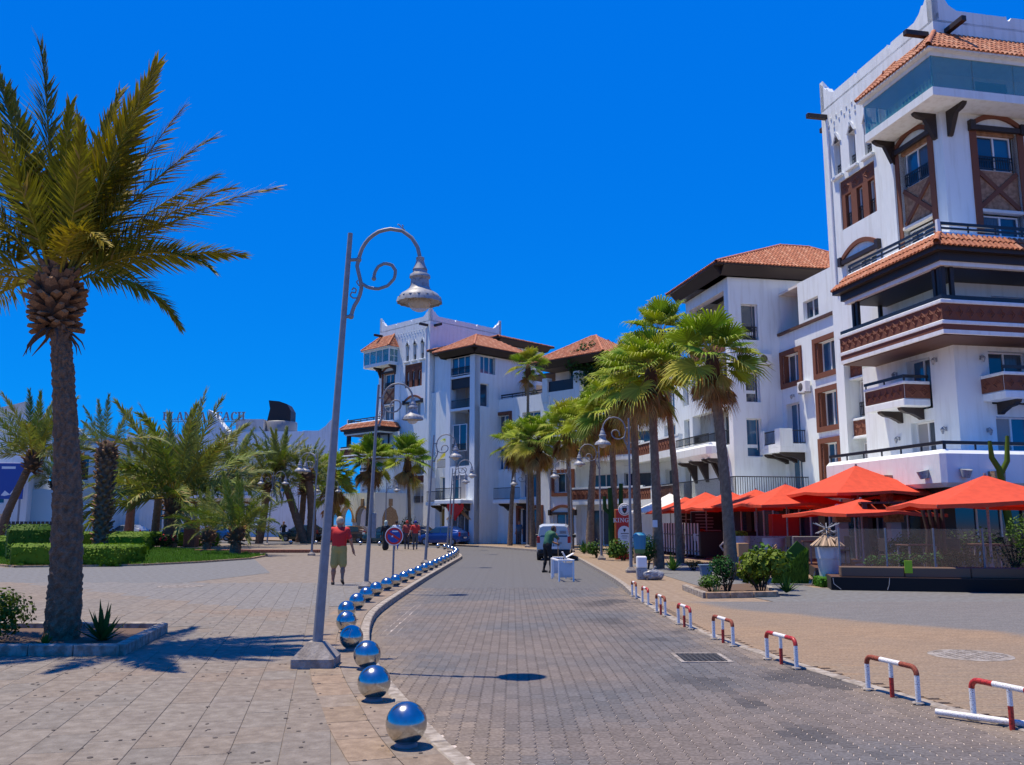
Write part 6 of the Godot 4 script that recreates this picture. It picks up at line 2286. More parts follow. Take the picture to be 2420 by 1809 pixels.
	part(bed, "soil", b, M.soil)
	var edges := [[V(-2.5, 0, 1.05), V(1.42, 0, 1.05), 7], [V(1.42, 0, 1.08), V(1.03, 0, -1.32), 4], [V(1.03, 0, -1.35), V(-2.5, 0, -1.35), 6]]
	for q in edges:
		var d: Vector3 = (q[1] - q[0]) / q[2]
		var L: float = d.length()
		for i in q[2]:
			var k := Mb.new()
			k.frame(Transform3D(Basis(d.normalized(), Vector3.UP, d.normalized().cross(Vector3.UP)), q[0] + d * i))
			k.bevel(V(0.006, -0.03, -0.075), V(L - 0.006, 0.135 + rng.randf_range(-0.006, 0.006), 0.075), 0.012)
			part(bed, "kerb_stone", k, M.kerb)
	sword_plant(V(-5.52, 0.05, -12.35), 22, 0.55, "spiky green agave beside the tall palm trunk")
	sword_plant(V(-6.05, 0.05, -11.9), 10, 0.22, "small spiky seedling at the tall palm's foot", Color(0.07, 0.13, 0.02))
	bush(-7.35, -12.7, V(1.5, 1.0, 1.3), 2600, 0.06, Color(0.075, 0.12, 0.015), "leafy shrub with dark stems in the palm's planting bed")
	bush(-7.1, -11.9, V(1.1, 0.55, 0.7), 1500, 0.05, Color(0.04, 0.1, 0.02), "low dark green shrub at the planting bed's front kerb")
	bush(-8.3, -12.3, V(1.3, 0.8, 1.2), 1500, 0.06, Color(0.06, 0.11, 0.015), "leafy shrub at the far side of the planting bed")

# ---------------------------------------------------------------- street lamps and street furniture
func lamp_arm(t: Node, at: Vector3, turn: float) -> void:
	# scroll bracket with bell shade; at = pole axis at 5.13 m, arm along local +x
	var f := Transform3D(Basis(Vector3.UP, turn), at)
	var P := func(x: float, y: float) -> Vector3:
		return f * V((x - 398.0) / 648.0, -(y - 185.0) / 648.0, 0)
	var line := func(pts: Array) -> Array:
		var c := Curve3D.new()
		for i in pts.size():
			var a = pts[maxi(i - 1, 0)]
			var b = pts[mini(i + 1, pts.size() - 1)]
			var tg: Vector3 = (P.call(b[0], b[1]) - P.call(a[0], a[1])) * 0.17
			c.add_point(P.call(pts[i][0], pts[i][1]), -tg, tg)
		var r := []
		var n := 26
		for i in n + 1:
			r.append(c.sample_baked(c.get_baked_length() * i / n))
		return r
	var b := Mb.new()
	b.tube(line.call([[425, 848], [440, 770], [488, 690], [507, 600], [484, 510], [462, 430], [476, 372], [492, 300], [540, 217], [622, 153], [722, 130], [830, 152], [912, 217], [960, 300], [980, 392]]), [0.024], 9)
	var arm := part(t, "scroll_arm", b, M.lamp_grey)
	b = Mb.new()
	b.tube(line.call([[508, 575], [560, 609], [640, 624], [720, 600], [773, 543], [782, 480], [750, 430], [690, 414], [636, 440], [609, 490], [605, 530]]), [0.021], 8)
	b.ball(P.call(605, 537), V(0.03, 0.03, 0.03), 8, 6)
	part(arm, "inner_scroll", b, M.lamp_grey)
	b = Mb.new()
	for q in [[375, 475], [840, 425]]:
		b.tube([P.call(375 if q[0] == 375 else 350, q[0]), P.call(q[1], q[0])], [0.022], 8)
		b.ball(P.call(q[1], q[0]), V(0.036, 0.036, 0.036), 10, 8)
	part(arm, "clamp", b, M.lamp_grey)
	b = Mb.new()
	b.tube(line.call([[470, 690], [435, 690], [412, 668], [425, 640], [455, 650], [462, 620], [440, 605], [425, 625]]), [0.009], 5)
	b.tube(line.call([[500, 600], [478, 585], [462, 560], [472, 545]]), [0.008], 5)
	b.tube(line.call([[850, 145], [825, 125], [800, 98], [790, 100]]), [0.007], 5)
	b.tube(line.call([[830, 130], [836, 108], [826, 104]]), [0.006], 5)
	part(arm, "ornament", b, M.lamp_grey)
	b = Mb.new()
	b.frame(f)
	var o := V((980.0 - 398) / 648, -(740.0 - 185) / 648, 0)
	b.lathe([Vector2(0.272, -0.015), Vector2(0.266, 0.012), Vector2(0.255, 0.05), Vector2(0.225, 0.09), Vector2(0.17, 0.125), Vector2(0.135, 0.155), Vector2(0.116, 0.2), Vector2(0.108, 0.27), Vector2(0.112, 0.29), Vector2(0.128, 0.3), Vector2(0.125, 0.33), Vector2(0.09, 0.36), Vector2(0.086, 0.39), Vector2(0.092, 0.4), Vector2(0.06, 0.47), Vector2(0.045, 0.52), Vector2(0.052, 0.53), Vector2(0.05, 0.555), Vector2(0.024, 0.565)], 32, o, 16, 0.035)
	b.lathe([Vector2(0.13, 0.02), Vector2(0.262, 0.008)], 32, o, 16, 0.035)
	var sh := part(t, "lamp_shade", b, M.lamp_worn)
	b = Mb.new()
	b.frame(f)
	b.ball(o + V(0, 0.0, 0), V(0.145, 0.125, 0.145), 18, 10)
	part(sh, "globe", b, M.globe)

func street_lamp(x: float, z: float, arms: Array, label: String, lean := Vector2(0.1, 0), sc := 1.0, block_base := false) -> void:
	var t := thing("street_lamp", label, "street lamp", V(x, 0, z), "scroll bracket street lamps")
	var b := Mb.new()
	var top := V(lean.x, 5.18 * sc, lean.y)
	b.tube([V(0, 0.05, 0), top * 0.3, top * 0.6, top], [0.062, 0.052, 0.042, 0.03], 16)
	part(t, "pole", b, M.lamp_grey)
	b = Mb.new()
	var h0 := 0.11 if block_base else 0.08
	var wd := 0.24 if block_base else 0.17
	b.bevel(V(-wd, -0.02, -wd), V(wd, h0, wd), 0.012)
	var up := 0.16 if block_base else 0.09
	for i in 4:
		var r0 := Basis(Vector3.UP, PI / 2 * i)
		b.quad(r0 * V(-wd + 0.012, h0, wd - 0.012), r0 * V(wd - 0.012, h0, wd - 0.012), r0 * V(0.085, h0 + up, 0.085), r0 * V(-0.085, h0 + up, 0.085))
	b.quad(V(-0.085, h0 + up, 0.085), V(0.085, h0 + up, 0.085), V(0.085, h0 + up, -0.085), V(-0.085, h0 + up, -0.085))
	part(t, "base", b, M.concrete)
	for a in arms:
		lamp_arm(t, top * (5.13 / 5.18), a)

func lamps() -> void:
	street_lamp(-2.26, -10.62, [-0.14], "grey scroll lamp on a pyramid concrete base beside the steel balls", Vector2(0.25, 0), 1.0, true)
	street_lamp(-3.67, -22.85, [0.0], "grey scroll lamp behind the steel balls with a small meter box on its pole", Vector2(0.2, 0), 1.0)
	var mb := Mb.new()
	mb.bevel(V(0, 0, 0), V(0.1, 0.62, 0.14), 0.01)
	var m := part(self, "meter_box", mb, M.lamp_grey)
	m.position = V(-3.56, 1.25, -22.92)
	tag(m, "grey meter box fixed to the lamp pole behind the man in red", "box")
	street_lamp(-3.48, -36.3, [0.0], "grey scroll lamp past the no-parking sign", Vector2(0.28, 0))
	street_lamp(-3.5, -51.2, [0.0], "grey scroll lamp where the row of steel balls starts to bend", Vector2(0.3, 0))
	street_lamp(-4.2, -58.6, [0.3], "grey scroll lamp in front of the blue hatchback", Vector2(0.3, 0))
	street_lamp(-3.7, -76.0, [PI], "grey scroll lamp on the shop pavement behind the blue hatchback", Vector2(0.0, 0))
	street_lamp(3.98, -30.3, [PI], "grey scroll lamp carrying the blue litter bin", Vector2(0.02, 0))
	street_lamp(4.05, -40.9, [PI], "grey scroll lamp in front of the fan palm row and totem sign", Vector2(-0.05, 0))
	street_lamp(3.45, -52.0, [PI], "grey scroll lamp rising behind the silver van", Vector2(-0.05, 0))
	street_lamp(1.05, -62.0, [PI], "grey scroll lamp beside the paired fan palms", Vector2(0.0, 0))
	street_lamp(-10.2, -46.0, [PI, PI * 0.8], "tall twin-headed scroll lamp on the plaza with both heads to one side", Vector2(0.15, 0), 1.0)
	street_lamp(-18.2, -67.0, [0.0, PI], "twin-headed scroll lamp with heads on both sides in the open plaza", Vector2(0.3, 0), 1.05)
	street_lamp(-10.4, -74.0, [0.0, 0.5], "twin-headed scroll lamp in front of the carved arch niche", Vector2(0.0, 0))
	street_lamp(-15.6, -76.0, [0.6, PI + 0.4], "twin-headed scroll lamp by the arcade corner", Vector2(0.0, 0))
	street_lamp(-20.5, -86.0, [0.0, PI], "far twin-headed scroll lamp behind the forked palms", Vector2(0.0, 0))

func disc_text(s: String, h: float, depth: float, m: Material, font := "Droid Serif") -> MeshInstance3D:
	var t := TextMesh.new()
	t.text = s
	t.font_size = 64
	t.pixel_size = h / 48.0
	t.depth = depth
	t.curve_step = 2.0
	var f := SystemFont.new()
	f.font_names = PackedStringArray([font])
	f.font_weight = 700
	t.font = f
	t.material = m
	var o := MeshInstance3D.new()
	o.mesh = t
	return o

func street_things() -> void:
	# no-parking sign
	var s := thing("traffic_sign", "round red and blue no-parking sign on a grey pole among the steel balls", "road sign", V(-3.69, 0, -28.1))
	var b := Mb.new()
	b.tube([V(0, 0, 0), V(0.02, 1.3, 0)], [0.033], 10)
	part(s, "pole", b, M.lamp_grey)
	var f := Transform3D(Basis(V(1, 0, 0), -PI / 2), V(0.02, 1.24, 0.04))
	f = Transform3D(Basis(V(1, 0, 0), V(0, 0, -1), V(0, 1, 0)).transposed(), V(0.02, 1.22, 0.05))
	f = Transform3D(Basis(V(1, 0, 0), PI / 2), V(0.02, 1.22, 0.045))
	b = Mb.new().frame(f)
	b.lathe([Vector2(0.001, -0.012), Vector2(0.28, -0.012), Vector2(0.285, 0.0), Vector2(0.278, 0.004), Vector2(0.262, 0.004)], 40)
	part(s, "rim", b, M.white_paint)
	mat("sign_red", Color(0.62, 0.02, 0.015), 0.4)
	mat("sign_blue", Color(0.02, 0.07, 0.32), 0.4)
	b = Mb.new().frame(f)
	b.lathe([Vector2(0.268, 0.0035), Vector2(0.2, 0.006)], 40)
	part(s, "ring", b, M.sign_red)
	b = Mb.new().frame(f)
	b.lathe([Vector2(0.205, 0.0045), Vector2(0.001, 0.005)], 40)
	part(s, "disc", b, M.sign_blue)
	b = Mb.new().frame(Transform3D(Basis(V(0, 0, 1), deg_to_rad(-32)), V(0.02, 1.22, 0.045)))
	b.box(V(-0.2, -0.035, 0.006), V(0.2, 0.035, 0.0095))
	part(s, "slash", b, M.sign_red)
	b = Mb.new().frame(Transform3D(Basis(), V(0.02, 1.22, 0.045)))
	b.box(V(-0.06, 0.125, 0.0055), V(0.12, 0.165, 0.008))
	b.ball(V(-0.05, 0.0, 0.007), V(0.035, 0.03, 0.004), 10, 6)
	part(s, "sticker", b, M.white_paint)
	# red totem sign
	var t := thing("totem_sign", "red and white totem sign with a round crest and lettering by the palm", "sign", V(5.02, 0, -41.0), "", -0.1)
	mat("totem_red", Color(0.58, 0.025, 0.012), 0.4)
	mat("totem_orange", Color(0.85, 0.22, 0.03), 0.4)
	b = Mb.new()
	b.bevel(V(-0.34, 0.0, -0.08), V(0.38, 2.24, 0.08), 0.015)
	part(t, "body", b, M.totem_red)
	b = Mb.new()
	b.bevel(V(-0.345, 0.02, 0.06), V(-0.27, 2.245, 0.09), 0.01)
	part(t, "edge_strip", b, M.totem_orange)
	b = Mb.new().frame(Transform3D(Basis(V(1, 0, 0), PI / 2), V(0.12, 2.24, 0.085)))
	b.lathe([Vector2(0.001, -0.17), Vector2(0.27, -0.17), Vector2(0.285, -0.16), Vector2(0.285, -0.005), Vector2(0.275, 0.004), Vector2(0.001, 0.004)], 36)
	part(t, "crest_disc", b, M.white_paint)
	b = Mb.new().frame(Transform3D(Basis(V(1, 0, 0), PI / 2), V(0.12, 2.24, 0.085)))
	b.lathe([Vector2(0.245, 0.006), Vector2(0.235, 0.008), Vector2(0.225, 0.006)], 36)
	b.frame(Transform3D(Basis(), V(0.12, 2.22, 0.09)))
	b.prism(PackedVector2Array([Vector2(-0.1, 0.1), Vector2(0.1, 0.1), Vector2(0.11, 0.0), Vector2(0.07, -0.1), Vector2(0, -0.17), Vector2(-0.07, -0.1), Vector2(-0.11, 0.0)]), 0.0, 0.008)
	for i in 5:
		b.ball(V(-0.1 + i * 0.05, 0.14 + (0.02 if i % 2 == 0 else 0.0), 0.004), V(0.02, 0.025, 0.005), 6, 4)
	part(t, "crest", b, M.black_metal)
	b = Mb.new().frame(Transform3D(Basis(), V(0.12, 2.22, 0.1)))
	b.prism(PackedVector2Array([Vector2(0, 0.05), Vector2(0.045, 0), Vector2(0, -0.06), Vector2(-0.045, 0)]), 0.0, 0.006)
	part(t, "crest_heart", b, M.totem_red)
	b = Mb.new()
	var pl := PackedVector2Array([Vector2(-0.2, 0.25), Vector2(0.385, 0.25), Vector2(0.385, 1.2)])
	for i in 9:
		var a := PI * i / 8
		pl.append(Vector2(0.09 + cos(a) * 0.29, 1.2 + sin(a) * 0.3))
	b.prism(pl, 0.081, 0.1)
	part(t, "white_panel", b, M.white_paint)
	b = Mb.new().frame(Transform3D(Basis(), V(0.1, 1.3, 0.1)))
	b.prism(PackedVector2Array([Vector2(-0.05, 0.06), Vector2(0.05, 0.06), Vector2(0.055, 0.0), Vector2(0, -0.09), Vector2(-0.055, 0.0)]), 0.0, 0.006)
	for q in [[-0.17, -0.16, 0.36, 0.03], [-0.13, -0.24, 0.26, 0.015], [-0.15, -0.3, 0.3, 0.015], [-0.1, -0.36, 0.2, 0.015]]:
		b.box(V(q[0], q[1], 0.0), V(q[0] + q[2], q[1] + q[3], 0.004))
	part(t, "panel_print", b, M.black_metal)
	var tx := disc_text("KING'S", 0.2, 0.01, M.canvas)
	tx.name = "lettering"
	tx.position = V(0.06, 1.75, 0.088)
	t.add_child(tx)
	# blue litter bin hung on the lamp
	t = thing("litter_bin", "blue hanging litter bin strapped to the lamp pole", "bin", V(4.28, 0.62, -30.25))
	mat("bin_blue", Color(0.03, 0.22, 0.36), 0.35)
	b = Mb.new()
	b.lathe([Vector2(0.001, 0.0), Vector2(0.14, 0.0), Vector2(0.17, 0.03), Vector2(0.2, 0.5), Vector2(0.21, 0.52), Vector2(0.19, 0.52), Vector2(0.16, 0.1)], 20)
	part(t, "bucket", b, mat("bin_green", Color(0.06, 0.2, 0.08), 0.5))
	b = Mb.new()
	b.lathe([Vector2(0.19, 0.14), Vector2(0.214, 0.5), Vector2(0.222, 0.58)], 20)
	b.lathe([Vector2(0.225, 0.58), Vector2(0.23, 0.6), Vector2(0.15, 0.68), Vector2(0.001, 0.7)], 20)
	part(t, "hood", b, M.bin_blue)
	b = Mb.new()
	b.box(V(-0.3, 0.2, -0.03), V(-0.18, 0.26, 0.03))
	b.box(V(-0.3, 0.5, -0.03), V(-0.2, 0.55, 0.03))
	part(t, "strap", b, M.lamp_grey)
	# grey waste box with white lid, refuse bag, blue tub
	t = thing("waste_box", "grey waste box with a white upper half at the pavement edge", "box", V(3.8, 0, -26.6))
	b = Mb.new()
	b.prism(PackedVector2Array([Vector2(-0.13, 0), Vector2(0.13, 0), Vector2(0.155, 0.32), Vector2(-0.155, 0.32)]), -0.13, 0.13)
	part(t, "base", b, M.lamp_worn)
	b = Mb.new()
	b.bevel(V(-0.14, 0.32, -0.13), V(0.15, 0.66, 0.13), 0.03)
	part(t, "top", b, M.white_paint)
	t = thing("refuse_bag", "crumpled grey plastic refuse bag beside the waste box", "bag", V(4.12, 0, -26.4))
	b = Mb.new()
	var nz := FastNoiseLite.new()
	nz.seed = 8
	nz.frequency = 5.0
	b.ball(V(0, 0.13, 0), V(0.3, 0.15, 0.2), 28, 16)
	for i in b.v.size():
		b.v[i] += b.n[i] * nz.get_noise_3dv(b.v[i]) * 0.07
		b.v[i].y = maxf(b.v[i].y, 0.0)
	var fresh := Mb.new()
	for i in range(0, b.v.size(), 3):
		fresh.tri(b.v[i], b.v[i + 2], b.v[i + 1])
	part(t, "bag", fresh, mat("bag", Color(0.25, 0.26, 0.28), 0.2))
	b = Mb.new()
	b.tube([V(0, 0.25, 0), V(0.02, 0.33, 0.0), V(0.06, 0.37, 0.02)], [0.04, 0.02, 0.035], 7)
	part(t, "knot", b, M.bag)
	t = thing("tub", "blue-grey square plastic tub on the pavement behind the planted bed", "tub", V(6.05, 0, -28.3))
	b = Mb.new()
	b.prism(PackedVector2Array([Vector2(-0.13, 0), Vector2(0.13, 0), Vector2(0.19, 0.33), Vector2(0.16, 0.33), Vector2(0.11, 0.03), Vector2(-0.11, 0.03), Vector2(-0.16, 0.33), Vector2(-0.19, 0.33)]), -0.16, 0.16)
	b.box(V(-0.15, 0.03, -0.16), V(0.15, 0.3, -0.14))
	b.box(V(-0.15, 0.03, 0.14), V(0.15, 0.3, 0.158))
	part(t, "tub_body", b, mat("tub_blue", Color(0.1, 0.17, 0.26), 0.5))
	b = Mb.new()
	b.bevel(V(-0.21, 0.31, -0.18), V(0.21, 0.345, 0.18), 0.01)
	part(t, "rim", b, M.tub_blue)
	# white notice on the palm
	b = Mb.new()
	b.bevel(V(-0.09, -0.13, 0), V(0.09, 0.13, 0.012), 0.004)
	var nt := part(self, "notice", b, M.white_paint)
	nt.position = V(5.2, 1.6, -32.7)
	tag(nt, "small white notice tied to a banded palm trunk", "notice")
	# planted kerb bed on the right pavement
	var bed := thing("planting_bed", "low stone-edged bed full of green shrubs in the sandy pavement", "flower bed", V(4.25, 0, -20.0))
	b = Mb.new()
	b.quad(V(0, 0.05, -0.1), V(1.62, 0.05, -0.4), V(2.4, 0.05, -4.4), V(0.0, 0.05, -2.5))
	part(bed, "soil", b, M.soil)
	var pts := [V(0.02, 0, -2.5), V(0.0, 0, 0.0), V(1.65, 0, -0.36), V(2.45, 0, -4.4)]
	for i in 3:
		var a: Vector3 = pts[i]
		var c: Vector3 = pts[i + 1]
		var n := int((c - a).length() / 0.8) + 1
		for j in n:
			var k := Mb.new()
			var d := (c - a) / n
			k.frame(Transform3D(Basis(d.normalized(), Vector3.UP, d.normalized().cross(Vector3.UP)), a + d * j))
			k.bevel(V(0.006, -0.03, -0.06), V(d.length() - 0.006, 0.12, 0.06), 0.012)
			part(bed, "edging_stone", k, M.sandstone if i == 1 else M.kerb)
	bush(5.0, -21.2, V(0.75, 1.0, 0.75), 1300, 0.06, Color(0.025, 0.09, 0.02), "dense dark green rounded shrub in the stone-edged bed")
	bush(5.75, -21.0, V(1.2, 1.1, 1.0), 900, 0.13, Color(0.12, 0.17, 0.02), "yellow-green large-leaved shrub in the stone-edged bed")
	bush(6.2, -22.6, V(1.5, 1.2, 1.2), 1100, 0.11, Color(0.06, 0.13, 0.02), "leafy green shrub at the back of the stone-edged bed")
	bush(4.6, -20.9, V(0.6, 0.5, 0.6), 500, 0.06, Color(0.07, 0.14, 0.02), "small feathery green plant at the bed's corner")
	sword_plant(V(6.3, 0.05, -20.9), 20, 0.5, "spiky green plant at the bed's outer corner", Color(0.07, 0.15, 0.03))
	sword_plant(V(4.55, 0.05, -20.3), 12, 0.3, "little grey spiky plant beside the bed's stone edge", Color(0.13, 0.14, 0.1))
	bush(4.85, -32.5, V(0.9, 1.3, 0.9), 1300, 0.07, Color(0.02, 0.08, 0.02), "tall dark conical shrub beside the banded palm trunk")
	sword_plant(V(5.6, 0.0, -31.5), 24, 0.6, "fern-like green plant at the foot of a street palm", Color(0.08, 0.17, 0.03))
	bush(6.3, -31.5, V(0.8, 0.45, 0.6), 500, 0.05, Color(0.12, 0.09, 0.03), "low brownish shrub beside the fern-like plant")
	bush(4.9, -39.8, V(1.3, 1.1, 0.9), 700, 0.13, Color(0.09, 0.17, 0.03), "broad-leaved plant in front of the totem sign")
	bush(4.0, -43.0, V(1.2, 0.9, 1.0), 500, 0.1, Color(0.05, 0.12, 0.02), "green shrub behind the scroll lamp near the totem")
	sword_plant(V(3.9, 0.0, -49.0), 22, 0.8, "spiky rosette plant beside the van", Color(0.05, 0.11, 0.03))
	bush(-8.7, -81.5, V(3.4, 2.4, 1.6), 900, 0.16, Color(0.06, 0.11, 0.03), "oleander bush in front of the arched shop front")
	bush(5.3, -41.3, V(1.6, 0.3, 1.0), 400, 0.08, Color(0.2, 0.2, 0.02), "yellow-green ground cover under the totem sign")
	# columnar cactus behind the totem
	var c := thing("cactus", "tall green columnar cactus behind the red totem sign", "cactus", V(4.75, 0, -43.0))
	b = Mb.new()
	b.paint(Color(0.03, 0.09, 0.025))
	b.tube([V(0, 0, 0), V(0, 2.0, 0), V(-0.05, 3.3, 0)], [0.16, 0.15, 0.1], 7)
	b.tube([V(0, 1.2, 0), V(0.45, 1.5, 0), V(0.5, 3.5, 0)], [0.1, 0.13, 0.1], 7)
	b.tube([V(0, 2.0, 0), V(-0.3, 2.3, 0), V(-0.32, 2.9, 0)], [0.08, 0.1, 0.08], 7)
	part(c, "stem", b, M.leaf)

# ---------------------------------------------------------------- cafe terrace
func parasol(x: float, z: float, y0: float, edge: float, apex: float, half: float, turn: float, label: String, m: Material, droop := 0.06) -> void:
	var t := thing("parasol", label, "parasol", V(x, y0, z), "parasols of the cafe terrace", turn)
	var b := Mb.new()
	b.tube([V(0, 0, 0), V(0, apex - y0 + 0.05, 0)], [0.032], 10)
	part(t, "pole", b, M.lamp_worn)
	b = Mb.new()
	b.lathe([Vector2(0.28, 0.0), Vector2(0.28, 0.05), Vector2(0.06, 0.09), Vector2(0.05, 0.3)], 14)
	part(t, "foot", b, M.lamp_grey)
	var ay := apex - y0
	var ey := edge - y0
	b = Mb.new()
	var n := 8
	var rim := []
	for i in 16:
		var a := TAU * (i + 0.0) / 16
		var d := Vector2(cos(a), sin(a))
		var k := half / maxf(absf(d.x), absf(d.y))
		var corner := absf(absf(d.x) - absf(d.y)) < 0.05
		var sag := 0.0 if i % 4 == 2 else (-0.02 if i % 2 == 1 else 0.03)
		rim.append(V(d.x * k, ey + sag - (0.06 if corner else 0.0), d.y * k))
	for i in 16:
		var A: Vector3 = rim[i]
		var B: Vector3 = rim[(i + 1) % 16]
		var top := V(0, ay, 0)
		var prevA := top
		var prevB := top
		for j in 5:
			var f := (j + 1) / 5.0
			var belly := -sin(PI * f) * droop
			var a1 := top.lerp(A, f) + V(0, belly, 0)
			var b1 := top.lerp(B, f) + V(0, belly, 0)
			if j == 0:
				b.tri(prevA, b1, a1)
			else:
				b.quad(prevA, prevB, b1, a1)
			prevA = a1
			prevB = b1
	for i in b.n.size():
		if b.n[i].y < 0:
			b.n[i] = -b.n[i]
	# hem
	for i in 16:
		var A: Vector3 = rim[i]
		var B: Vector3 = rim[(i + 1) % 16]
		b.quad(A + V(0, -0.09 - 0.02 * (i % 2), 0), B + V(0, -0.09 - 0.02 * ((i + 1) % 2), 0), B, A)
	var can := part(t, "canopy", b, m)
	b = Mb.new()
	b.tube([V(0, ay, 0), V(0, ay + 0.05, 0)], [0.05, 0.02], 8)
	part(can, "finial", b, M.lamp_grey)
	for i in 8:
		b = Mb.new()
		var e: Vector3 = rim[i * 2]
		b.tube([V(0, ay - 0.08, 0), V(0, ay, 0).lerp(e, 0.5) + V(0, -droop - 0.04, 0), e + V(0, -0.03, 0)], [0.012], 5)
		part(t, "rib", b, M.lamp_worn)

func planter_pot(x: float, z: float, h: float, r: float, label: String) -> Node3D:
	var t := thing("planter", label, "planter", V(x, 0, z), "tall grey planters of the cafe")
	var b := Mb.new()
	b.lathe([Vector2(r * 0.62, 0.0), Vector2(r * 0.62, h * 0.06), Vector2(r * 0.66, h * 0.07), Vector2(r * 0.88, h * 0.69), Vector2(r * 0.94, h * 0.7), Vector2(r, h), Vector2(r * 0.92, h), Vector2(r * 0.88, h * 0.93)], 8, Vector3(), 0, 0, 0.9)
	part(t, "pot", b, M.planter)
	b = Mb.new()
	b.lathe([Vector2(r * 0.9, h * 0.94), Vector2(0.001, h * 0.96)], 8)
	part(t, "soil", b, M.soil)
	return t

func cafe() -> void:
	# raised terrace platform
	var pf := thing("terrace_platform", "low black-faced cafe platform with glass windbreak and planter beam", "platform", V(7.85, 0, -22.35), "", -0.245)
	# local x along the front edge to the right, -z back
	var b := Mb.new()
	b.box(V(0, 0, -12.0), V(9.0, 0.3, 0.0))
	part(pf, "base", b, mat("black_face", Color(0.004, 0.004, 0.005), 0.85))
	b = Mb.new()
	b.box(V(0.02, 0.3, -11.98), V(8.98, 0.315, -0.02))
	part(pf, "deck", b, M.brown_wood)
	mat("beam_clay", Color(0.14, 0.09, 0.06), 0.85)
	for i in 3:
		b = Mb.new()
		b.bevel(V(0.25 + i * 1.48, 0.315, -0.55), V(0.25 + (i + 1) * 1.48 - 0.015, 0.56, -0.12), 0.02)
		part(pf, "planter_beam", b, M.beam_clay)
	for i in 4:
		b = Mb.new()
		b.box(V(0.3 + i * 1.1, 0.56, -0.42), V(0.3 + (i + 1) * 1.1 - 0.04, 1.48, -0.4))
		part(pf, "glass_panel", b, M.glass_clear)
		b = Mb.new()
		b.box(V(0.26 + i * 1.1, 0.5, -0.44), V(0.295 + i * 1.1, 1.5, -0.38))
		part(pf, "panel_post", b, M.lamp_grey)
	for i in 3:
		b = Mb.new()
		b.box(V(0.27, 0.56, -0.6 - i * 1.2 - 1.16), V(0.29, 1.45, -0.6 - i * 1.2))
		part(pf, "glass_panel", b, M.glass_clear)
	b = Mb.new()
	b.tube([V(0.05, 0.29, 0.012), V(0.06, 0.15, 0.03), V(0.22, 0.02, 0.05)], [0.008], 5)
	b.tube([V(1.35, 0.31, 0.012), V(1.33, 0.15, 0.02), V(1.28, 0.02, 0.04)], [0.008], 5)
	part(pf, "cable", b, M.lamp_worn)
	b = Mb.new()
	b.bevel(V(1.72, 0.42, -0.118), V(1.9, 0.72, -0.1), 0.003)
	part(pf, "green_card", b, mat("card_green", Color(0.3, 0.5, 0.01), 0.6))
	bush(9.6, -22.6, V(1.6, 0.45, 0.3), 700, 0.06, Color(0.03, 0.1, 0.02), "strip of green plants along the terrace windbreak", 0.5, "plants")
	bush(11.0, -22.4, V(1.8, 0.6, 0.4), 700, 0.07, Color(0.025, 0.07, 0.02), "dark green plants inside the terrace windbreak", 0.45, "plants")
	# pillars with stone caps
	for q in [[11.0, -30.0, "pale blue terrace pillar with a stone cap beside the slim parasol pole"], [12.1, -28.5, "pale blue terrace pillar with a stone cap beside the grey tree trunks"]]:
		var p := thing("pillar", q[2], "pillar", V(q[0], 0.3, q[1]))
		b = Mb.new()
		b.bevel(V(-0.17, 0, -0.17), V(0.17, 1.35, 0.17), 0.02)
		part(p, "shaft", b, mat("pillar_blue", Color(0.42, 0.55, 0.62), 0.7))
		b = Mb.new()
		b.prism(PackedVector2Array([Vector2(-0.24, 1.35), Vector2(0.24, 1.35), Vector2(0.24, 1.65), Vector2(0.0, 1.85), Vector2(-0.24, 1.65)]), -0.2, 0.2)
		part(p, "cap", b, M.sandstone)
		b = Mb.new()
		b.bevel(V(-0.15, 1.6, -0.15), V(0.15, 1.95, 0.15), 0.02)
		part(p, "upper_post", b, M.white_paint)
	var tr := thing("tree_trunks", "bundle of grey bare tree trunks inside the cafe terrace", "tree", V(11.75, 0.3, -25.6))
	for i in 4:
		b = Mb.new()
		b.paint(Color(0.11, 0.085, 0.07))
		b.tube([V(i * 0.16, 0, 0), V(i * 0.15 + 0.05, 1.1, 0.05), V(i * 0.19 - 0.05, 1.75, 0)], [0.075, 0.06, 0.05], 8)
		part(tr, "trunk", b, M.trunk)
	# parasols
	parasol(12.05, -31.2, 0.3, 2.65, 3.62, 2.0, 0.2, "largest red parasol at the terrace corner, highest of the row", M.parasol)
	parasol(12.35, -23.3, 0.3, 2.12, 2.86, 1.95, -0.1, "red parasol nearest the potted bush at the terrace front", M.parasol)
	parasol(14.9, -32.5, 0.3, 2.55, 3.15, 1.8, 0.1, "red parasol tucked behind the others by the terrace wall", M.parasol)
	parasol(11.05, -28.4, 0.3, 1.95, 2.38, 1.75, 0.25, "red parasol lower down between the corner parasol and the blue pillars", M.parasol)
	parasol(10.1, -33.0, 0.3, 2.3, 3.05, 1.75, 0.15, "red parasol above the upturned table", M.parasol)
	parasol(10.4, -38.2, 0.0, 2.35, 3.05, 1.8, 0.15, "red parasol above the red cooler box", M.parasol)
	parasol(9.75, -40.2, 0.0, 2.3, 3.05, 1.75, 0.1, "red parasol behind the banded palm trunk by the grey planters", M.parasol)
	parasol(9.3, -43.0, 0.0, 2.3, 3.1, 1.8, 0.12, "red parasol over the black picket fence", M.parasol)
	parasol(9.2, -47.5, 0.0, 2.25, 3.0, 1.75, 0.1, "last red parasol of the row next to the white one", M.parasol)
	parasol(9.0, -51.0, 0.0, 2.3, 3.3, 2.0, 0.1, "white parasol beyond the last red one", M.canvas)
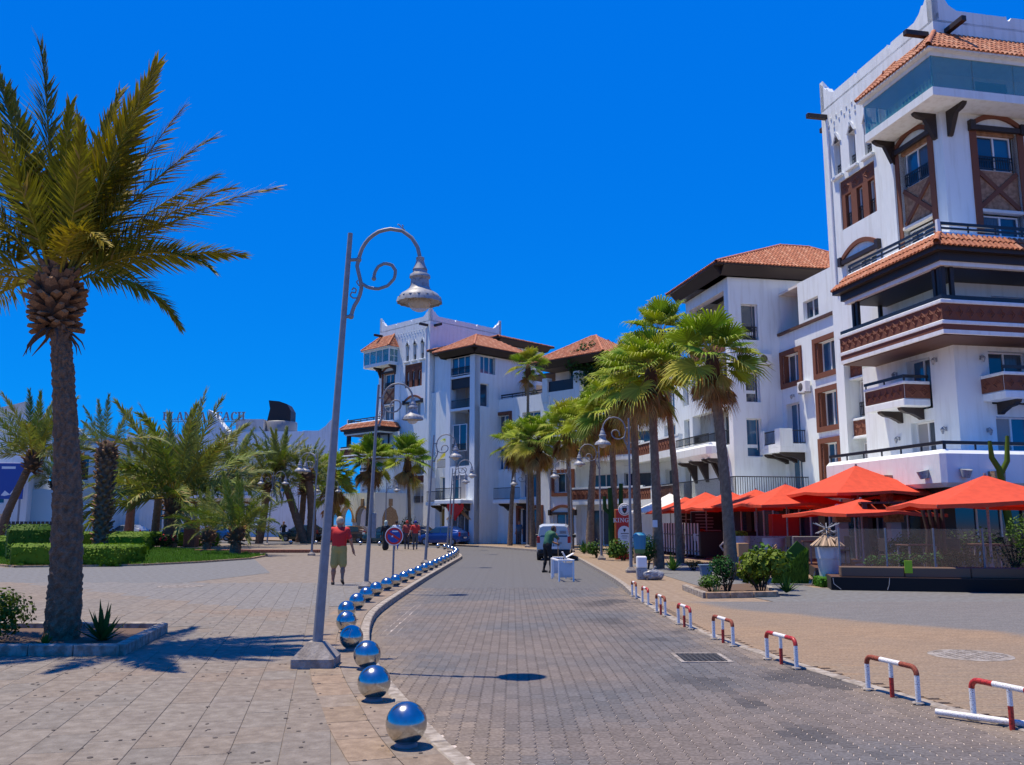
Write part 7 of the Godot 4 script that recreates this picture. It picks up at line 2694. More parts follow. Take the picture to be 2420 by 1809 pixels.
	# tall planters
	for q in [[8.9, -47.2, 1.05, 0.34, "tall grey planter with red flowers beside the black picket fence", 1], [9.0, -43.0, 1.12, 0.36, "tall grey planter with red flowers at the fence end", 1], [9.35, -37.0, 1.1, 0.42, "tall grey planter with a yellow plant behind the palm trunk", 2], [9.75, -33.6, 1.08, 0.44, "tall grey planter with bare soil behind the wooden junk", 0], [8.35, -23.9, 1.0, 0.34, "tall grey planter with a dried thatch heap on top, standing on green turf", 3]]:
		var pot := planter_pot(q[0], q[1], q[2], q[3], q[4])
		b = Mb.new()
		rng.seed = int(q[0] * 100)
		if q[5] == 1 or q[5] == 2:
			leafy(b, V(0, q[2] + 0.08, 0), V(q[3] * 1.7, 0.28, q[3] * 1.7), 260, 0.09, Color(0.42, 0.06, 0.03) if q[5] == 1 else Color(0.3, 0.3, 0.03), 5, false, false)
			part(pot, "flowers", b, M.leaf)
		elif q[5] == 3:
			b.paint(Color(0.4, 0.3, 0.22))
			for i in 46:
				var a := rng.randf() * TAU
				b.col = Color(0.42, 0.3, 0.2) * rng.randf_range(0.5, 1.3)
				b.tube([V(cos(a) * 0.42, q[2] + 0.02, sin(a) * 0.42), V(cos(a) * 0.2, q[2] + 0.2, sin(a) * 0.2), V(cos(a + 2.5) * 0.1, q[2] + rng.randf_range(0.3, 0.48), sin(a + 2.5) * 0.1)], [0.03, 0.03, 0.015], 5)
			part(pot, "thatch", b, M.vertex)
			b = Mb.new()
			for i in 7:
				var a := i * 0.9
				b.tube([V(cos(a) * 0.3, q[2] + 0.35, sin(a) * 0.2), V(-cos(a) * 0.35, q[2] + 0.62, -sin(a) * 0.25)], [0.012], 5)
			part(pot, "wire", b, M.lamp_worn)
	b = Mb.new()
	leafy(b, V(0, 0.12, 0), V(1.0, 0.26, 0.8), 900, 0.05, Color(0.05, 0.16, 0.015), 3, true)
	var tf := part(self, "turf_block", b, M.leaf)
	tf.position = V(8.45, 0, -23.75)
	tag(tf, "bright green turf block under the thatch-topped planter", "turf")
	# artificial grass mat leaning on a frame
	t_mat()
	# terracotta pot with a bush
	var tp := thing("potted_bush", "terracotta pot with a leafy bush at the end of the black platform", "potted plant", V(12.1, 0.0, -20.55))
	b = Mb.new()
	b.lathe([Vector2(0.19, 0.0), Vector2(0.27, 0.42), Vector2(0.3, 0.43), Vector2(0.3, 0.5), Vector2(0.26, 0.5), Vector2(0.25, 0.4)], 20)
	part(tp, "pot", b, M.terracotta)
	b = Mb.new()
	for q in [[0.0, 1.1, 0.0, 1.3, 1.3], [0.25, 1.55, 0.0, 1.1, 0.8], [-0.4, 1.45, 0.1, 0.9, 0.8], [0.5, 1.0, -0.1, 1.0, 1.0]]:
		leafy(b, V(q[0], q[1], q[2]), V(q[3], q[4], 0.9), 750, 0.055, Color(0.085, 0.15, 0.02), int(q[1] * 10), false, false)
	part(tp, "foliage", b, M.leaf)
	b = Mb.new()
	b.paint(Color(0.1, 0.06, 0.04))
	for i in 6:
		b.tube([V(0, 0.4, 0), V((i - 2.5) * 0.12, 1.0, 0.1 * (i % 2)), V((i - 2.5) * 0.25, 1.6, 0.0)], [0.025, 0.018, 0.008], 5)
	part(tp, "stems", b, M.trunk)
	# cactus rising above the parasols from the terrace
	var c := thing("cactus", "forked green cactus showing above the red parasol by the terrace wall", "cactus", V(14.5, 0.3, -26.5))
	b = Mb.new()
	b.paint(Color(0.1, 0.17, 0.02))
	b.tube([V(0.3, 0.0, 0), V(0.1, 1.8, 0), V(0.0, 2.9, 0), V(-0.2, 3.25, 0), V(-0.22, 3.75, 0)], [0.12, 0.11, 0.09, 0.08, 0.05], 6)
	b.tube([V(0.05, 2.8, 0), V(0.25, 3.15, 0), V(0.32, 3.9, 0)], [0.08, 0.08, 0.05], 6)
	part(c, "stem", b, M.leaf)
	# timber roof added to darken the terrace, mostly hidden behind the parasols
	var sr := thing("pergola", "added dark timber pergola roof, put in to shade the cafe terrace behind the parasols", "pergola", V(10.6, 0.3, -27.2), "", -0.245)
	for i in 16:
		b = Mb.new()
		b.box(V(i * 0.4, 1.9, -7.6), V(i * 0.4 + 0.36, 1.96, 0.0))
		part(sr, "plank", b, M.dark_wood)
	for q in [[0.1, -0.1], [6.2, -0.1], [0.1, -7.4], [6.2, -7.4]]:
		b = Mb.new()
		b.box(V(q[0] - 0.07, 0.02, q[1] - 0.07), V(q[0] + 0.07, 1.9, q[1] + 0.07))
		part(sr, "post", b, M.dark_wood)
	for q in [[11.6, -26.9, V(2.4, 1.3, 0.5)], [13.6, -26.4, V(2.2, 1.5, 0.6)], [13.4, -23.9, V(1.6, 0.9, 0.5)]]:
		bush(q[0], q[1], q[2], 900, 0.09, Color(0.03, 0.07, 0.015), "dark green plants in the shade of the cafe terrace", 0.31, "plants").set_meta("group", "shade plants of the cafe terrace")
	cafe_clutter()

func t_mat() -> void:
	var t := thing("grass_mat", "roll of tall artificial grass leaning beside the thatch-topped planter", "mat", V(7.45, 0, -24.2))
	var b := Mb.new()
	rng.seed = 99
	b.paint(Color(0.05, 0.12, 0.02))
	b.prism(PackedVector2Array([Vector2(-0.55, 0.05), Vector2(0.45, 0.0), Vector2(0.5, 0.9), Vector2(0.2, 1.15), Vector2(-0.2, 0.75)]), -0.05, 0.0)
	for i in 900:
		var x := rng.randf_range(-0.5, 0.45)
		var y := rng.randf_range(0.03, 0.95) * clampf(0.55 + x, 0.15, 1.0)
		b.col = Color(0.1, 0.2, 0.03) * rng.randf_range(0.5, 1.7)
		b.col.a = 1
		b.tri(V(x - 0.012, y, 0.0), V(x + rng.randf_range(-0.05, 0.05), y + 0.12, 0.07), V(x + 0.012, y, 0.0))
	part(t, "blades", b, M.leaf)
	b = Mb.new()
	b.tube([V(-0.6, 0.02, 0.06), V(0.48, 0.02, 0.16), V(0.6, 0.35, 0.1)], [0.015], 6)
	part(t, "frame", b, M.lamp_grey)

func cafe_clutter() -> void:
	# upturned wooden table and broken chairs between the planters
	var t := thing("broken_chair", "broken wooden chair with tan slats lying in the junk pile", "chair", V(7.9, 0, -27.8), "", 0.5)
	var b := Mb.new()
	for q in [[V(-0.4, 0.0, 0), V(0.15, 0.95, -0.1)], [V(-0.1, 0.0, 0.2), V(0.35, 0.8, 0.0)], [V(0.4, 0, 0), V(0.3, 0.6, 0.1)]]:
		b = Mb.new()
		b.tube(q, [0.022], 6)
		part(t, "leg", b, M.raw_wood)
	b = Mb.new().frame(Transform3D(Basis(V(0, 0, 1), 0.6) * Basis(V(1, 0, 0), 0.5), V(0.05, 0.72, 0.1)))
	for i in 4:
		b.bevel(V(-0.22, -0.2 + i * 0.11, 0), V(0.22, -0.115 + i * 0.11, 0.02), 0.004)
	part(t, "backrest", b, M.tan_wood)
	t = thing("broken_table", "small tan wooden table top tipped on its side in the junk pile", "table", V(8.35, 0, -27.3), "", -0.2)
	b = Mb.new().frame(Transform3D(Basis(V(0, 0, 1), 0.12) * Basis(V(1, 0, 0), 0.45), V(0, 0.36, 0)))
	for i in 6:
		b.bevel(V(-0.36, -0.015, -0.36 + i * 0.12), V(0.36, 0.015, -0.25 + i * 0.12), 0.004)
	part(t, "table_top", b, M.tan_wood)
	for q in [[-0.28, 0.2], [0.28, 0.2], [0.2, -0.2], [-0.2, -0.2]]:
		b = Mb.new()
		b.tube([V(q[0], 0.0, q[1]), V(q[0] * 0.8, 0.32, q[1] * 0.8)], [0.025], 6)
		part(t, "leg", b, M.raw_wood)
	t = thing("wooden_box", "ochre wooden box on its stand behind the shrubs", "box", V(7.45, 0, -29.3), "", 0.2)
	b = Mb.new()
	b.bevel(V(-0.18, 0.55, -0.15), V(0.18, 0.98, 0.15), 0.01)
	part(t, "box_body", b, M.tan_wood)
	for q in [[-0.14, -0.1], [0.14, -0.1], [0.14, 0.1], [-0.14, 0.1]]:
		b = Mb.new()
		b.box(V(q[0] - 0.02, 0, q[1] - 0.02), V(q[0] + 0.02, 0.55, q[1] + 0.02))
		part(t, "leg", b, M.raw_wood)
	t = thing("figurine", "small clown-like painted figurine with a pale pointed hat in the junk", "figurine", V(6.85, 0, -28.8))
	b = Mb.new()
	b.paint(Color(0.45, 0.03, 0.02))
	b.lathe([Vector2(0.05, 0.45), Vector2(0.11, 0.5), Vector2(0.09, 0.78), Vector2(0.04, 0.85)], 10)
	b.col = Color(0.3, 0.25, 0.25)
	b.tube([V(-0.05, 0, 0), V(-0.05, 0.5, 0)], [0.045], 7)
	b.tube([V(0.06, 0, 0.03), V(0.05, 0.5, 0)], [0.045], 7)
	b.tube([V(-0.1, 0.75, 0), V(-0.22, 0.9, 0.05), V(-0.1, 1.02, 0.05)], [0.03], 6)
	b.tube([V(0.1, 0.75, 0), V(0.2, 0.6, 0.05)], [0.03], 6)
	b.col = Color(0.5, 0.4, 0.32)
	b.ball(V(0, 0.95, 0), V(0.08, 0.09, 0.08), 10, 8)
	b.col = Color(0.5, 0.5, 0.38)
	b.lathe([Vector2(0.09, 1.02), Vector2(0.002, 1.28)], 10)
	part(t, "figure", b, M.vertex)
	# black picket fence
	t = thing("picket_fence", "black fence with tall white-topped pickets at the cafe edge", "fence", V(8.25, 0, -48.9))
	var d := V(0.55, 0, 6.6)
	for i in 26:
		b = Mb.new()
		var p := d * (i / 25.0)
		b.bevel(V(p.x - 0.03, 0.12, p.z - 0.04), V(p.x + 0.03, 1.62, p.z + 0.04), 0.008)
		part(t, "picket", b, M.white_paint if i % 2 == 0 else M.black_metal)
	for y in [0.3, 1.05]:
		b = Mb.new()
		b.tube([V(0, y, 0), d + V(0, y, 0)], [0.035], 6)
		part(t, "rail", b, M.black_metal)
	b = Mb.new()
	b.bevel(V(-0.06, 0, -0.1), V(0.06, 0.14, 0.1), 0.02)
	for i in 6:
		var k := Mb.new()
		var p := d * (i / 5.0)
		k.bevel(V(p.x - 0.25, 0, p.z - 0.2), V(p.x + 0.25, 0.12, p.z + 0.2), 0.03)
		part(t, "foot", k, M.rubber)
	# menu boards, cooler, panels under the parasols
	for q in [[9.6, -49.5, 1.3, 1.0, 1.35, "black_metal", "black menu board under the white parasol", "menu board"], [9.9, -45.0, 1.9, 1.0, 1.2, "black_metal", "wide black chalk menu board behind the fence planters", "menu board"], [11.6, -38.6, 1.15, 1.0, 1.0, "sign_red", "red drinks cooler under the parasols", "cooler"], [10.6, -37.0, 2.3, 0.1, 1.0, "lamp_worn", "grey cloth windbreak panel between parasol poles", "panel"], [12.3, -36.0, 2.2, 0.1, 1.0, "lamp_grey", "dark grey windbreak panel beside the red cooler", "panel"], [9.9, -41.3, 2.6, 0.1, 1.15, "dark_wood", "dark slatted bar counter behind the palm trunk", "counter"]]:
		var m := thing(String(q[7]).replace(" ", "_"), q[6], q[7], V(q[0], 0, q[1]))
		b = Mb.new()
		b.bevel(V(-q[2] / 2, q[3], -0.06), V(q[2] / 2, q[3] + q[4], 0.06 if q[7] != "cooler" else 0.5), 0.02)
		part(m, "face", b, M[q[5]])
		for sx in [-1, 1]:
			b = Mb.new()
			b.box(V(sx * q[2] * 0.42 - 0.03, 0, -0.03), V(sx * q[2] * 0.42 + 0.03, q[3], 0.03))
			part(m, "leg", b, M.black_metal)
		if q[7] == "menu board":
			b = Mb.new()
			rng.seed = int(-q[1])
			for i in 6:
				b.box(V(-q[2] * 0.38, q[3] + q[4] * (0.85 - i * 0.13), 0.061), V(q[2] * rng.randf_range(-0.1, 0.38), q[3] + q[4] * (0.85 - i * 0.13) + 0.045, 0.064))
			part(m, "chalk_lines", b, M.curtain)
	for q in [[11.2, -25.0], [13.0, -24.5], [12.6, -29.0], [14.2, -28.0], [10.0, -29.5], [13.6, -26.2]]:
		var ch := thing("cafe_table", "dark cafe table with slim legs behind the terrace windbreak", "table", V(q[0], 0.3, q[1]), "cafe tables behind the windbreak")
		b = Mb.new()
		b.bevel(V(-0.42, 0.7, -0.42), V(0.42, 0.74, 0.42), 0.01)
		part(ch, "table_top", b, M.brown_wood)
		for e in [[-0.36, -0.36], [0.36, -0.36], [0.36, 0.36], [-0.36, 0.36]]:
			b = Mb.new()
			b.box(V(e[0] - 0.02, 0, e[1] - 0.02), V(e[0] + 0.02, 0.7, e[1] + 0.02))
			part(ch, "leg", b, M.lamp_grey)
		for sgn in [-1, 1]:
			var cc := thing("cafe_chair", "dark cafe chair drawn up to a terrace table", "chair", V(q[0] + sgn * 0.75, 0.3, q[1]), "cafe chairs behind the windbreak", sgn * PI / 2)
			b = Mb.new()
			b.bevel(V(-0.22, 0.43, -0.22), V(0.22, 0.47, 0.22), 0.01)
			part(cc, "seat", b, M.dark_wood)
			b = Mb.new()
			b.bevel(V(-0.22, 0.55, 0.19), V(0.22, 0.9, 0.22), 0.01)
			part(cc, "backrest", b, M.dark_wood)
			for e in [[-0.2, -0.2], [0.2, -0.2]]:
				b = Mb.new()
				b.box(V(e[0] - 0.016, 0, e[1] - 0.016), V(e[0] + 0.016, 0.43, e[1] + 0.016))
				part(cc, "leg", b, M.black_metal)
			for e in [[-0.2, 0.2], [0.2, 0.2]]:
				b = Mb.new()
				b.box(V(e[0] - 0.016, 0, e[1] - 0.016), V(e[0] + 0.016, 0.56, e[1] + 0.016))
				part(cc, "leg", b, M.black_metal)

# ---------------------------------------------------------------- people
func body_mesh(bones: Array, cell: float, k := 0.045) -> Mb:
	# bones: [a, b, ra, rb, colour]; smooth union of tapered capsules, meshed as surface nets
	var lo := Vector3(1e9, 1e9, 1e9)
	var hi := -lo
	for q in bones:
		for e in [[q[0], q[2]], [q[1], q[3]]]:
			lo = lo.min(e[0] - Vector3.ONE * (e[1] + 0.06))
			hi = hi.max(e[0] + Vector3.ONE * (e[1] + 0.06))
	var nx := int((hi.x - lo.x) / cell) + 2
	var ny := int((hi.y - lo.y) / cell) + 2
	var nz := int((hi.z - lo.z) / cell) + 2
	var d := PackedFloat32Array()
	d.resize(nx * ny * nz)
	d.fill(1.0)
	var raw := PackedFloat32Array()
	raw.resize(nx * ny * nz)
	raw.fill(9.0)
	var own := PackedInt32Array()
	own.resize(nx * ny * nz)
	for bi in bones.size():
		var q: Array = bones[bi]
		var a: Vector3 = q[0]
		var b: Vector3 = q[1]
		var ra: float = q[2]
		var rb: float = q[3]
		var m := maxf(ra, rb) + 0.08
		var l0 := ((a.min(b) - Vector3.ONE * m - lo) / cell).floor()
		var l1 := ((a.max(b) + Vector3.ONE * m - lo) / cell).ceil()
		var ab := b - a
		var il := 1.0 / maxf(ab.length_squared(), 1e-8)
		for ix in range(maxi(0, int(l0.x)), mini(nx, int(l1.x) + 1)):
			for iy in range(maxi(0, int(l0.y)), mini(ny, int(l1.y) + 1)):
				for iz in range(maxi(0, int(l0.z)), mini(nz, int(l1.z) + 1)):
					var p := lo + Vector3(ix, iy, iz) * cell
					var t := clampf((p - a).dot(ab) * il, 0.0, 1.0)
					var dd := (p - a - ab * t).length() - lerpf(ra, rb, t)
					var at := (ix * ny + iy) * nz + iz
					if dd < raw[at]:
						raw[at] = dd
						own[at] = bi
					var o := d[at]
					var h := maxf(k - absf(o - dd), 0.0) / k
					d[at] = minf(o, dd) - h * h * k * 0.25
	var vid := {}
	var vs := PackedVector3Array()
	var vc := PackedInt32Array()
	var corner := [0, 1, nz, nz + 1, ny * nz, ny * nz + 1, ny * nz + nz, ny * nz + nz + 1]
	var off := [V(0, 0, 0), V(0, 0, 1), V(0, 1, 0), V(0, 1, 1), V(1, 0, 0), V(1, 0, 1), V(1, 1, 0), V(1, 1, 1)]
	var edges := [[0, 1], [2, 3], [4, 5], [6, 7], [0, 2], [1, 3], [4, 6], [5, 7], [0, 4], [1, 5], [2, 6], [3, 7]]
	for ix in nx - 1:
		for iy in ny - 1:
			for iz in nz - 1:
				var at := (ix * ny + iy) * nz + iz
				var neg := 0
				for c in 8:
					if d[at + corner[c]] < 0.0:
						neg += 1
				if neg == 0 or neg == 8:
					continue
				var s := Vector3()
				var n := 0
				for e in edges:
					var u := d[at + corner[e[0]]]
					var w := d[at + corner[e[1]]]
					if (u < 0.0) != (w < 0.0):
						s += off[e[0]].lerp(off[e[1]], u / (u - w))
						n += 1
				vid[at] = vs.size()
				vs.append(lo + (Vector3(ix, iy, iz) + s / n) * cell)
				vc.append(own[at])
	var vn := PackedVector3Array()
	vn.resize(vs.size())
	var quads := []
	var st := [ny * nz, nz, 1]
	for at in vid:
		for ax in 3:
			var s: int = st[ax]
			var inside := d[at] < 0.0
			if at + s >= d.size() or inside == (d[at + s] < 0.0):
				continue
			var u: int = st[(ax + 1) % 3]
			var w: int = st[(ax + 2) % 3]
			if not (vid.has(at - u) and vid.has(at - w) and vid.has(at - u - w)):
				continue
			var q := [vid[at], vid[at - u], vid[at - u - w], vid[at - w]]
			var g := (vs[q[1]] - vs[q[0]]).cross(vs[q[2]] - vs[q[0]])
			var dir := Vector3()
			dir[ax] = 1.0 if inside else -1.0
			if g.dot(dir) < 0:
				q = [q[0], q[3], q[2], q[1]]
				g = -g
			for i in 4:
				vn[q[i]] += g
			quads.append(q)
	var mb := Mb.new()
	mb.colored = true
	for q in quads:
		for tr in [[0, 1, 2], [0, 2, 3]]:
			mb.col = bones[vc[q[tr[0]]]][4]
			var n0: Vector3 = vn[q[tr[0]]].normalized()
			var n1: Vector3 = vn[q[tr[1]]].normalized()
			var n2: Vector3 = vn[q[tr[2]]].normalized()
			mb.tris(vs[q[tr[0]]], vs[q[tr[1]]], vs[q[tr[2]]], n0, n1, n2)
	return mb

func hand(b: Mb, wrist: Vector3, dir: Vector3, side: Vector3, skin: Color, curl := 0.5) -> void:
	# five fingers rooted in the palm's end
	b.col = skin
	var palm := wrist + dir * 0.075
	for i in 4:
		var o := palm + side * (-0.027 + i * 0.018)
		var l: float = [0.062, 0.075, 0.07, 0.055][i]
		var bend := side.cross(dir).normalized()
		b.tube([o - dir * 0.02, o + dir * l * 0.45 + bend * 0.01 * curl, o + dir * l * 0.8 + bend * 0.035 * curl, o + dir * l * 0.95 + bend * 0.06 * curl], [0.0095, 0.009, 0.008, 0.006], 5)
	b.tube([wrist + dir * 0.025 - side * 0.02, wrist + dir * 0.05 - side * 0.05, wrist + dir * 0.085 - side * 0.058], [0.011, 0.01, 0.007], 5)

func person(at: Vector3, turn: float, c: Dictionary, label: String, cell := 0.024) -> Node3D:
	# faces local -z; c holds colours and joint offsets
	var t := thing("person", label, "person", at, "", turn)
	var skin: Color = c.get("skin", Color(0.3, 0.15, 0.09))
	var shirt: Color = c.shirt
	var pants: Color = c.pants
	var shoe: Color = c.get("shoe", Color(0.03, 0.025, 0.02))
	var hair: Color = c.get("hair", Color(0.02, 0.015, 0.012))
	var sleeve: Color = c.get("sleeve", skin)
	var shin: Color = c.get("shin", pants)
	var J := {"hip": V(0, 0.94, 0), "chest": V(0, 1.3, 0), "neck": V(0, 1.5, 0.0), "head": V(0, 1.64, -0.01),
		"hl": V(-0.095, 0.9, 0), "hr": V(0.095, 0.9, 0), "kl": V(-0.1, 0.49, -0.03), "kr": V(0.1, 0.49, -0.03), "al": V(-0.1, 0.09, 0.03), "ar": V(0.1, 0.09, 0.03),
		"sl": V(-0.19, 1.42, 0), "sr": V(0.19, 1.42, 0), "el": V(-0.26, 1.14, 0.03), "er": V(0.26, 1.14, 0.03), "wl": V(-0.29, 0.89, -0.03), "wr": V(0.29, 0.89, -0.03)}
	for q in c.get("pose", {}):
		J[q] = c.pose[q]
	var w: float = c.get("girth", 1.0)
	var bn := []
	bn.append([J.hip + V(-0.06, 0.02, 0), J.hip + V(0.06, 0.02, 0), 0.125 * w, 0.125 * w, pants])
	bn.append([J.hip + V(0, 0.12, 0), J.chest, 0.135 * w, 0.15 * w, shirt])
	bn.append([J.hip.lerp(J.chest, 0.3) + V(-0.05, 0, 0), J.chest + V(-0.08, 0.05, 0), 0.12 * w, 0.125 * w, shirt])
	bn.append([J.hip.lerp(J.chest, 0.3) + V(0.05, 0, 0), J.chest + V(0.08, 0.05, 0), 0.12 * w, 0.125 * w, shirt])
	bn.append([J.sl.lerp(J.neck, 0.15), J.sr.lerp(J.neck, 0.15), 0.078, 0.078, shirt])
	bn.append([J.chest + V(0, 0.14, 0), J.neck + V(0, -0.03, 0), 0.09, 0.06, shirt])
	bn.append([J.neck + V(0, -0.01, 0), J.head + V(0, -0.06, 0), 0.055, 0.055, skin])
	bn.append([J.head + V(0, -0.045, -0.02), J.head + V(0, 0.045, 0.0), 0.072, 0.088, skin])
	if c.get("cap") != null:
		bn.append([J.head + V(0, 0.05, 0.0), J.head + V(0, 0.075, 0.005), 0.1, 0.085, c.cap])
		if c.get("scarf", false):
			bn.append([J.head + V(0, 0.02, 0.03), J.neck + V(0, 0.02, 0.03), 0.1, 0.09, c.cap])
	else:
		bn.append([J.head + V(0, 0.055, 0.02), J.head + V(0, 0.02, 0.045), 0.083, 0.07, hair])
	for sd in ["l", "r"]:
		var sx := -1.0 if sd == "l" else 1.0
		var s: Vector3 = J["s" + sd]
		var e: Vector3 = J["e" + sd]
		var h: Vector3 = J["w" + sd]
		var mid := s.lerp(e, 0.72)
		bn.append([s, mid, 0.07, 0.056, shirt])
		bn.append([mid, e, 0.046, 0.042, sleeve])
		bn.append([e, h, 0.042, 0.027, sleeve])
		var dirh := (h - e).normalized()
		bn.append([h, h + dirh * 0.07, 0.026, 0.033, skin])
		var p: Vector3 = J["h" + sd]
		var kn: Vector3 = J["k" + sd]
		var an: Vector3 = J["a" + sd]
		bn.append([p, p.lerp(kn, 0.85), 0.098 * w, c.get("hem", 0.068), pants])
		bn.append([p.lerp(kn, 0.8), kn, 0.058, 0.055, shin])
		bn.append([kn, kn.lerp(an, 0.4), 0.055, 0.055, shin])
		bn.append([kn.lerp(an, 0.35), an, 0.056, c.get("cuff", 0.038), shin])
		var foot: Vector3 = c.get("foot", V(0, -0.045, -0.15)) if not c.has("foot" + sd) else c["foot" + sd]
		bn.append([an + V(0, -0.045, 0.035), an + foot, 0.044, 0.034, shoe])
	if c.get("robe", false):
		bn.append([J.hip + V(0, 0.1, 0), V(0.0, 0.2, 0.02), 0.16, 0.2, pants])
	var b := body_mesh(bn, cell)
	# face and ears
	b.col = skin
	var hd: Vector3 = J.head
	b.tube([hd + V(0, 0.01, -0.085), hd + V(0, -0.022, -0.108), hd + V(0, -0.03, -0.088)], [0.01, 0.015, 0.01], 5)
	for sx in [-1, 1]:
		b.ball(hd + V(sx * 0.086, -0.005, 0.005), V(0.012, 0.032, 0.02), 6, 5)
	b.col = Color(0.02, 0.015, 0.012)
	for sx in [-1, 1]:
		b.ball(hd + V(sx * 0.032, 0.008, -0.083), V(0.014, 0.008, 0.008), 6, 4)
	b.col = Color(0.3, 0.09, 0.07)
	b.ball(hd + V(0, -0.06, -0.083), V(0.022, 0.006, 0.008), 6, 4)
	for sd in ["l", "r"]:
		var sx := -1.0 if sd == "l" else 1.0
		var dirh: Vector3 = (J["w" + sd] - J["e" + sd]).normalized()
		var side := dirh.cross(V(1, 0, 0)).normalized()
		hand(b, J["w" + sd], dirh, side, skin, c.get("curl", 0.5) * sx)
	part(t, "body", b, M.vertex)
	return t

func people() -> void:
	var sk := Color(0.36, 0.17, 0.1)
	person(V(-4.63, 0, -24.2), 0.06, {"skin": sk, "shirt": Color(0.58, 0.022, 0.022), "pants": Color(0.36, 0.3, 0.1), "shin": sk, "cap": Color(0.5, 0.4, 0.28), "shoe": Color(0.06, 0.045, 0.035), "girth": 1.13, "hem": 0.108,
		"pose": {"al": V(-0.14, 0.08, 0.02), "kl": V(-0.13, 0.48, -0.02), "kr": V(0.11, 0.49, -0.01), "ar": V(0.13, 0.16, 0.2), "sl": V(-0.21, 1.43, 0), "sr": V(0.21, 1.43, 0), "el": V(-0.3, 1.13, 0.0), "er": V(0.31, 1.15, 0.06), "wl": V(-0.33, 0.86, -0.08), "wr": V(0.38, 0.89, 0.04)}, "footr": V(0.02, -0.12, -0.1)},
		"person in a red T-shirt and khaki shorts walking away across the plaza", 0.02)
	person(V(1.26, road_y(1.26, -32.2), -32.2), -1.0, {"skin": Color(0.22, 0.11, 0.07), "shirt": Color(0.02, 0.11, 0.06), "pants": Color(0.008, 0.008, 0.01), "girth": 1.0,
		"pose": {"chest": V(0, 1.26, -0.1), "neck": V(0, 1.42, -0.2), "head": V(0, 1.51, -0.29), "sl": V(-0.19, 1.36, -0.14), "sr": V(0.19, 1.36, -0.14), "el": V(-0.24, 1.12, -0.22), "wl": V(-0.03, 1.02, -0.4), "er": V(0.22, 1.2, -0.32), "wr": V(0.0, 1.3, -0.42), "kl": V(-0.14, 0.49, -0.03), "al": V(-0.18, 0.09, 0.04), "kr": V(0.14, 0.49, -0.05), "ar": V(0.19, 0.09, 0.0)}},
		"person in a green shirt and black trousers sweeping the road with a broom", 0.024)
	var br := thing("broom", "wooden-handled push broom held by the sweeping person", "broom", V(1.26, road_y(1.26, -32.2), -32.2), "", -1.0)
	var b := Mb.new()
	b.tube([V(0.0, 1.36, -0.44), V(-0.02, 0.07, -0.52)], [0.016], 8)
	part(br, "handle", b, M.tan_wood)
	b = Mb.new()
	b.bevel(V(-0.28, 0.05, -0.56), V(0.24, 0.1, -0.48), 0.01)
	part(br, "head", b, M.black_metal)
	b = Mb.new()
	b.prism(PackedVector2Array([Vector2(-0.28, 0.05), Vector2(0.24, 0.05), Vector2(0.26, 0.0), Vector2(-0.3, 0.0)]), -0.56, -0.48)
	part(br, "bristles", b, M.rubber)
	person(V(-7.65, 0, -54.6), 0.0, {"shirt": Color(0.01, 0.01, 0.012), "sleeve": Color(0.01, 0.01, 0.012), "pants": Color(0.009, 0.009, 0.011), "cap": Color(0.35, 0.45, 0.42), "scarf": true, "robe": true, "pose": {"ar": V(0.1, 0.12, 0.12)}}, "person in a long black robe and pale headscarf walking away", 0.03)
	person(V(-6.98, 0, -54.4), 0.0, {"shirt": Color(0.4, 0.47, 0.55), "sleeve": Color(0.4, 0.47, 0.55), "pants": Color(0.02, 0.1, 0.4), "shoe": Color(0.4, 0.38, 0.35), "pose": {"al": V(-0.1, 0.09, -0.12), "ar": V(0.1, 0.12, 0.16)}}, "person in a pale top and blue jeans walking beside the black robe", 0.03)
	person(V(-6.6, 0, -56.6), 0.1, {"shirt": Color(0.3, 0.05, 0.04), "pants": Color(0.05, 0.05, 0.07), "cap": Color(0.45, 0.05, 0.03)}, "person with a red cap half hidden behind the walker in jeans", 0.03)
	person(V(-5.9, 0, -55.0), 0.15, {"shirt": Color(0.55, 0.035, 0.025), "sleeve": Color(0.55, 0.35, 0.28), "pants": Color(0.07, 0.075, 0.085), "cap": Color(0.02, 0.05, 0.25), "girth": 0.95, "pose": {"el": V(-0.3, 1.15, 0.0), "wl": V(-0.4, 0.92, -0.06), "al": V(-0.09, 0.09, -0.1), "ar": V(0.09, 0.12, 0.15)}}, "person in a red shirt and dark blue cap walking toward the parked cars", 0.03)
	person(V(-3.1, 0, -79.0), 2.6, {"shirt": Color(0.45, 0.43, 0.42), "pants": Color(0.35, 0.33, 0.31)}, "person in pale grey clothes standing before the shop doors", 0.035)
	person(V(-3.9, 0, -80.5), 2.9, {"shirt": Color(0.06, 0.25, 0.24), "pants": Color(0.2, 0.2, 0.22)}, "person in a teal top near the shop entrance", 0.035)
	person(V(0.55, 0, -69.0), 2.7, {"shirt": Color(0.02, 0.07, 0.14), "pants": Color(0.015, 0.03, 0.06)}, "person in dark blue in the arched shop doorway", 0.035)
	person(V(-22.6, 0, -80.0), 0.4, {"shirt": Color(0.35, 0.5, 0.6), "pants": Color(0.02, 0.02, 0.03)}, "person in a light blue shirt by the far white wall", 0.035)
	person(V(-20.3, 0, -80.0), 2.8, {"shirt": Color(0.02, 0.02, 0.025), "sleeve": Color(0.02, 0.02, 0.025), "pants": Color(0.02, 0.02, 0.025), "pose": {"el": V(-0.3, 1.3, 0.0), "wl": V(-0.1, 1.5, -0.1), "er": V(0.35, 1.2, 0.0)}}, "person in black standing by the far white wall", 0.035)

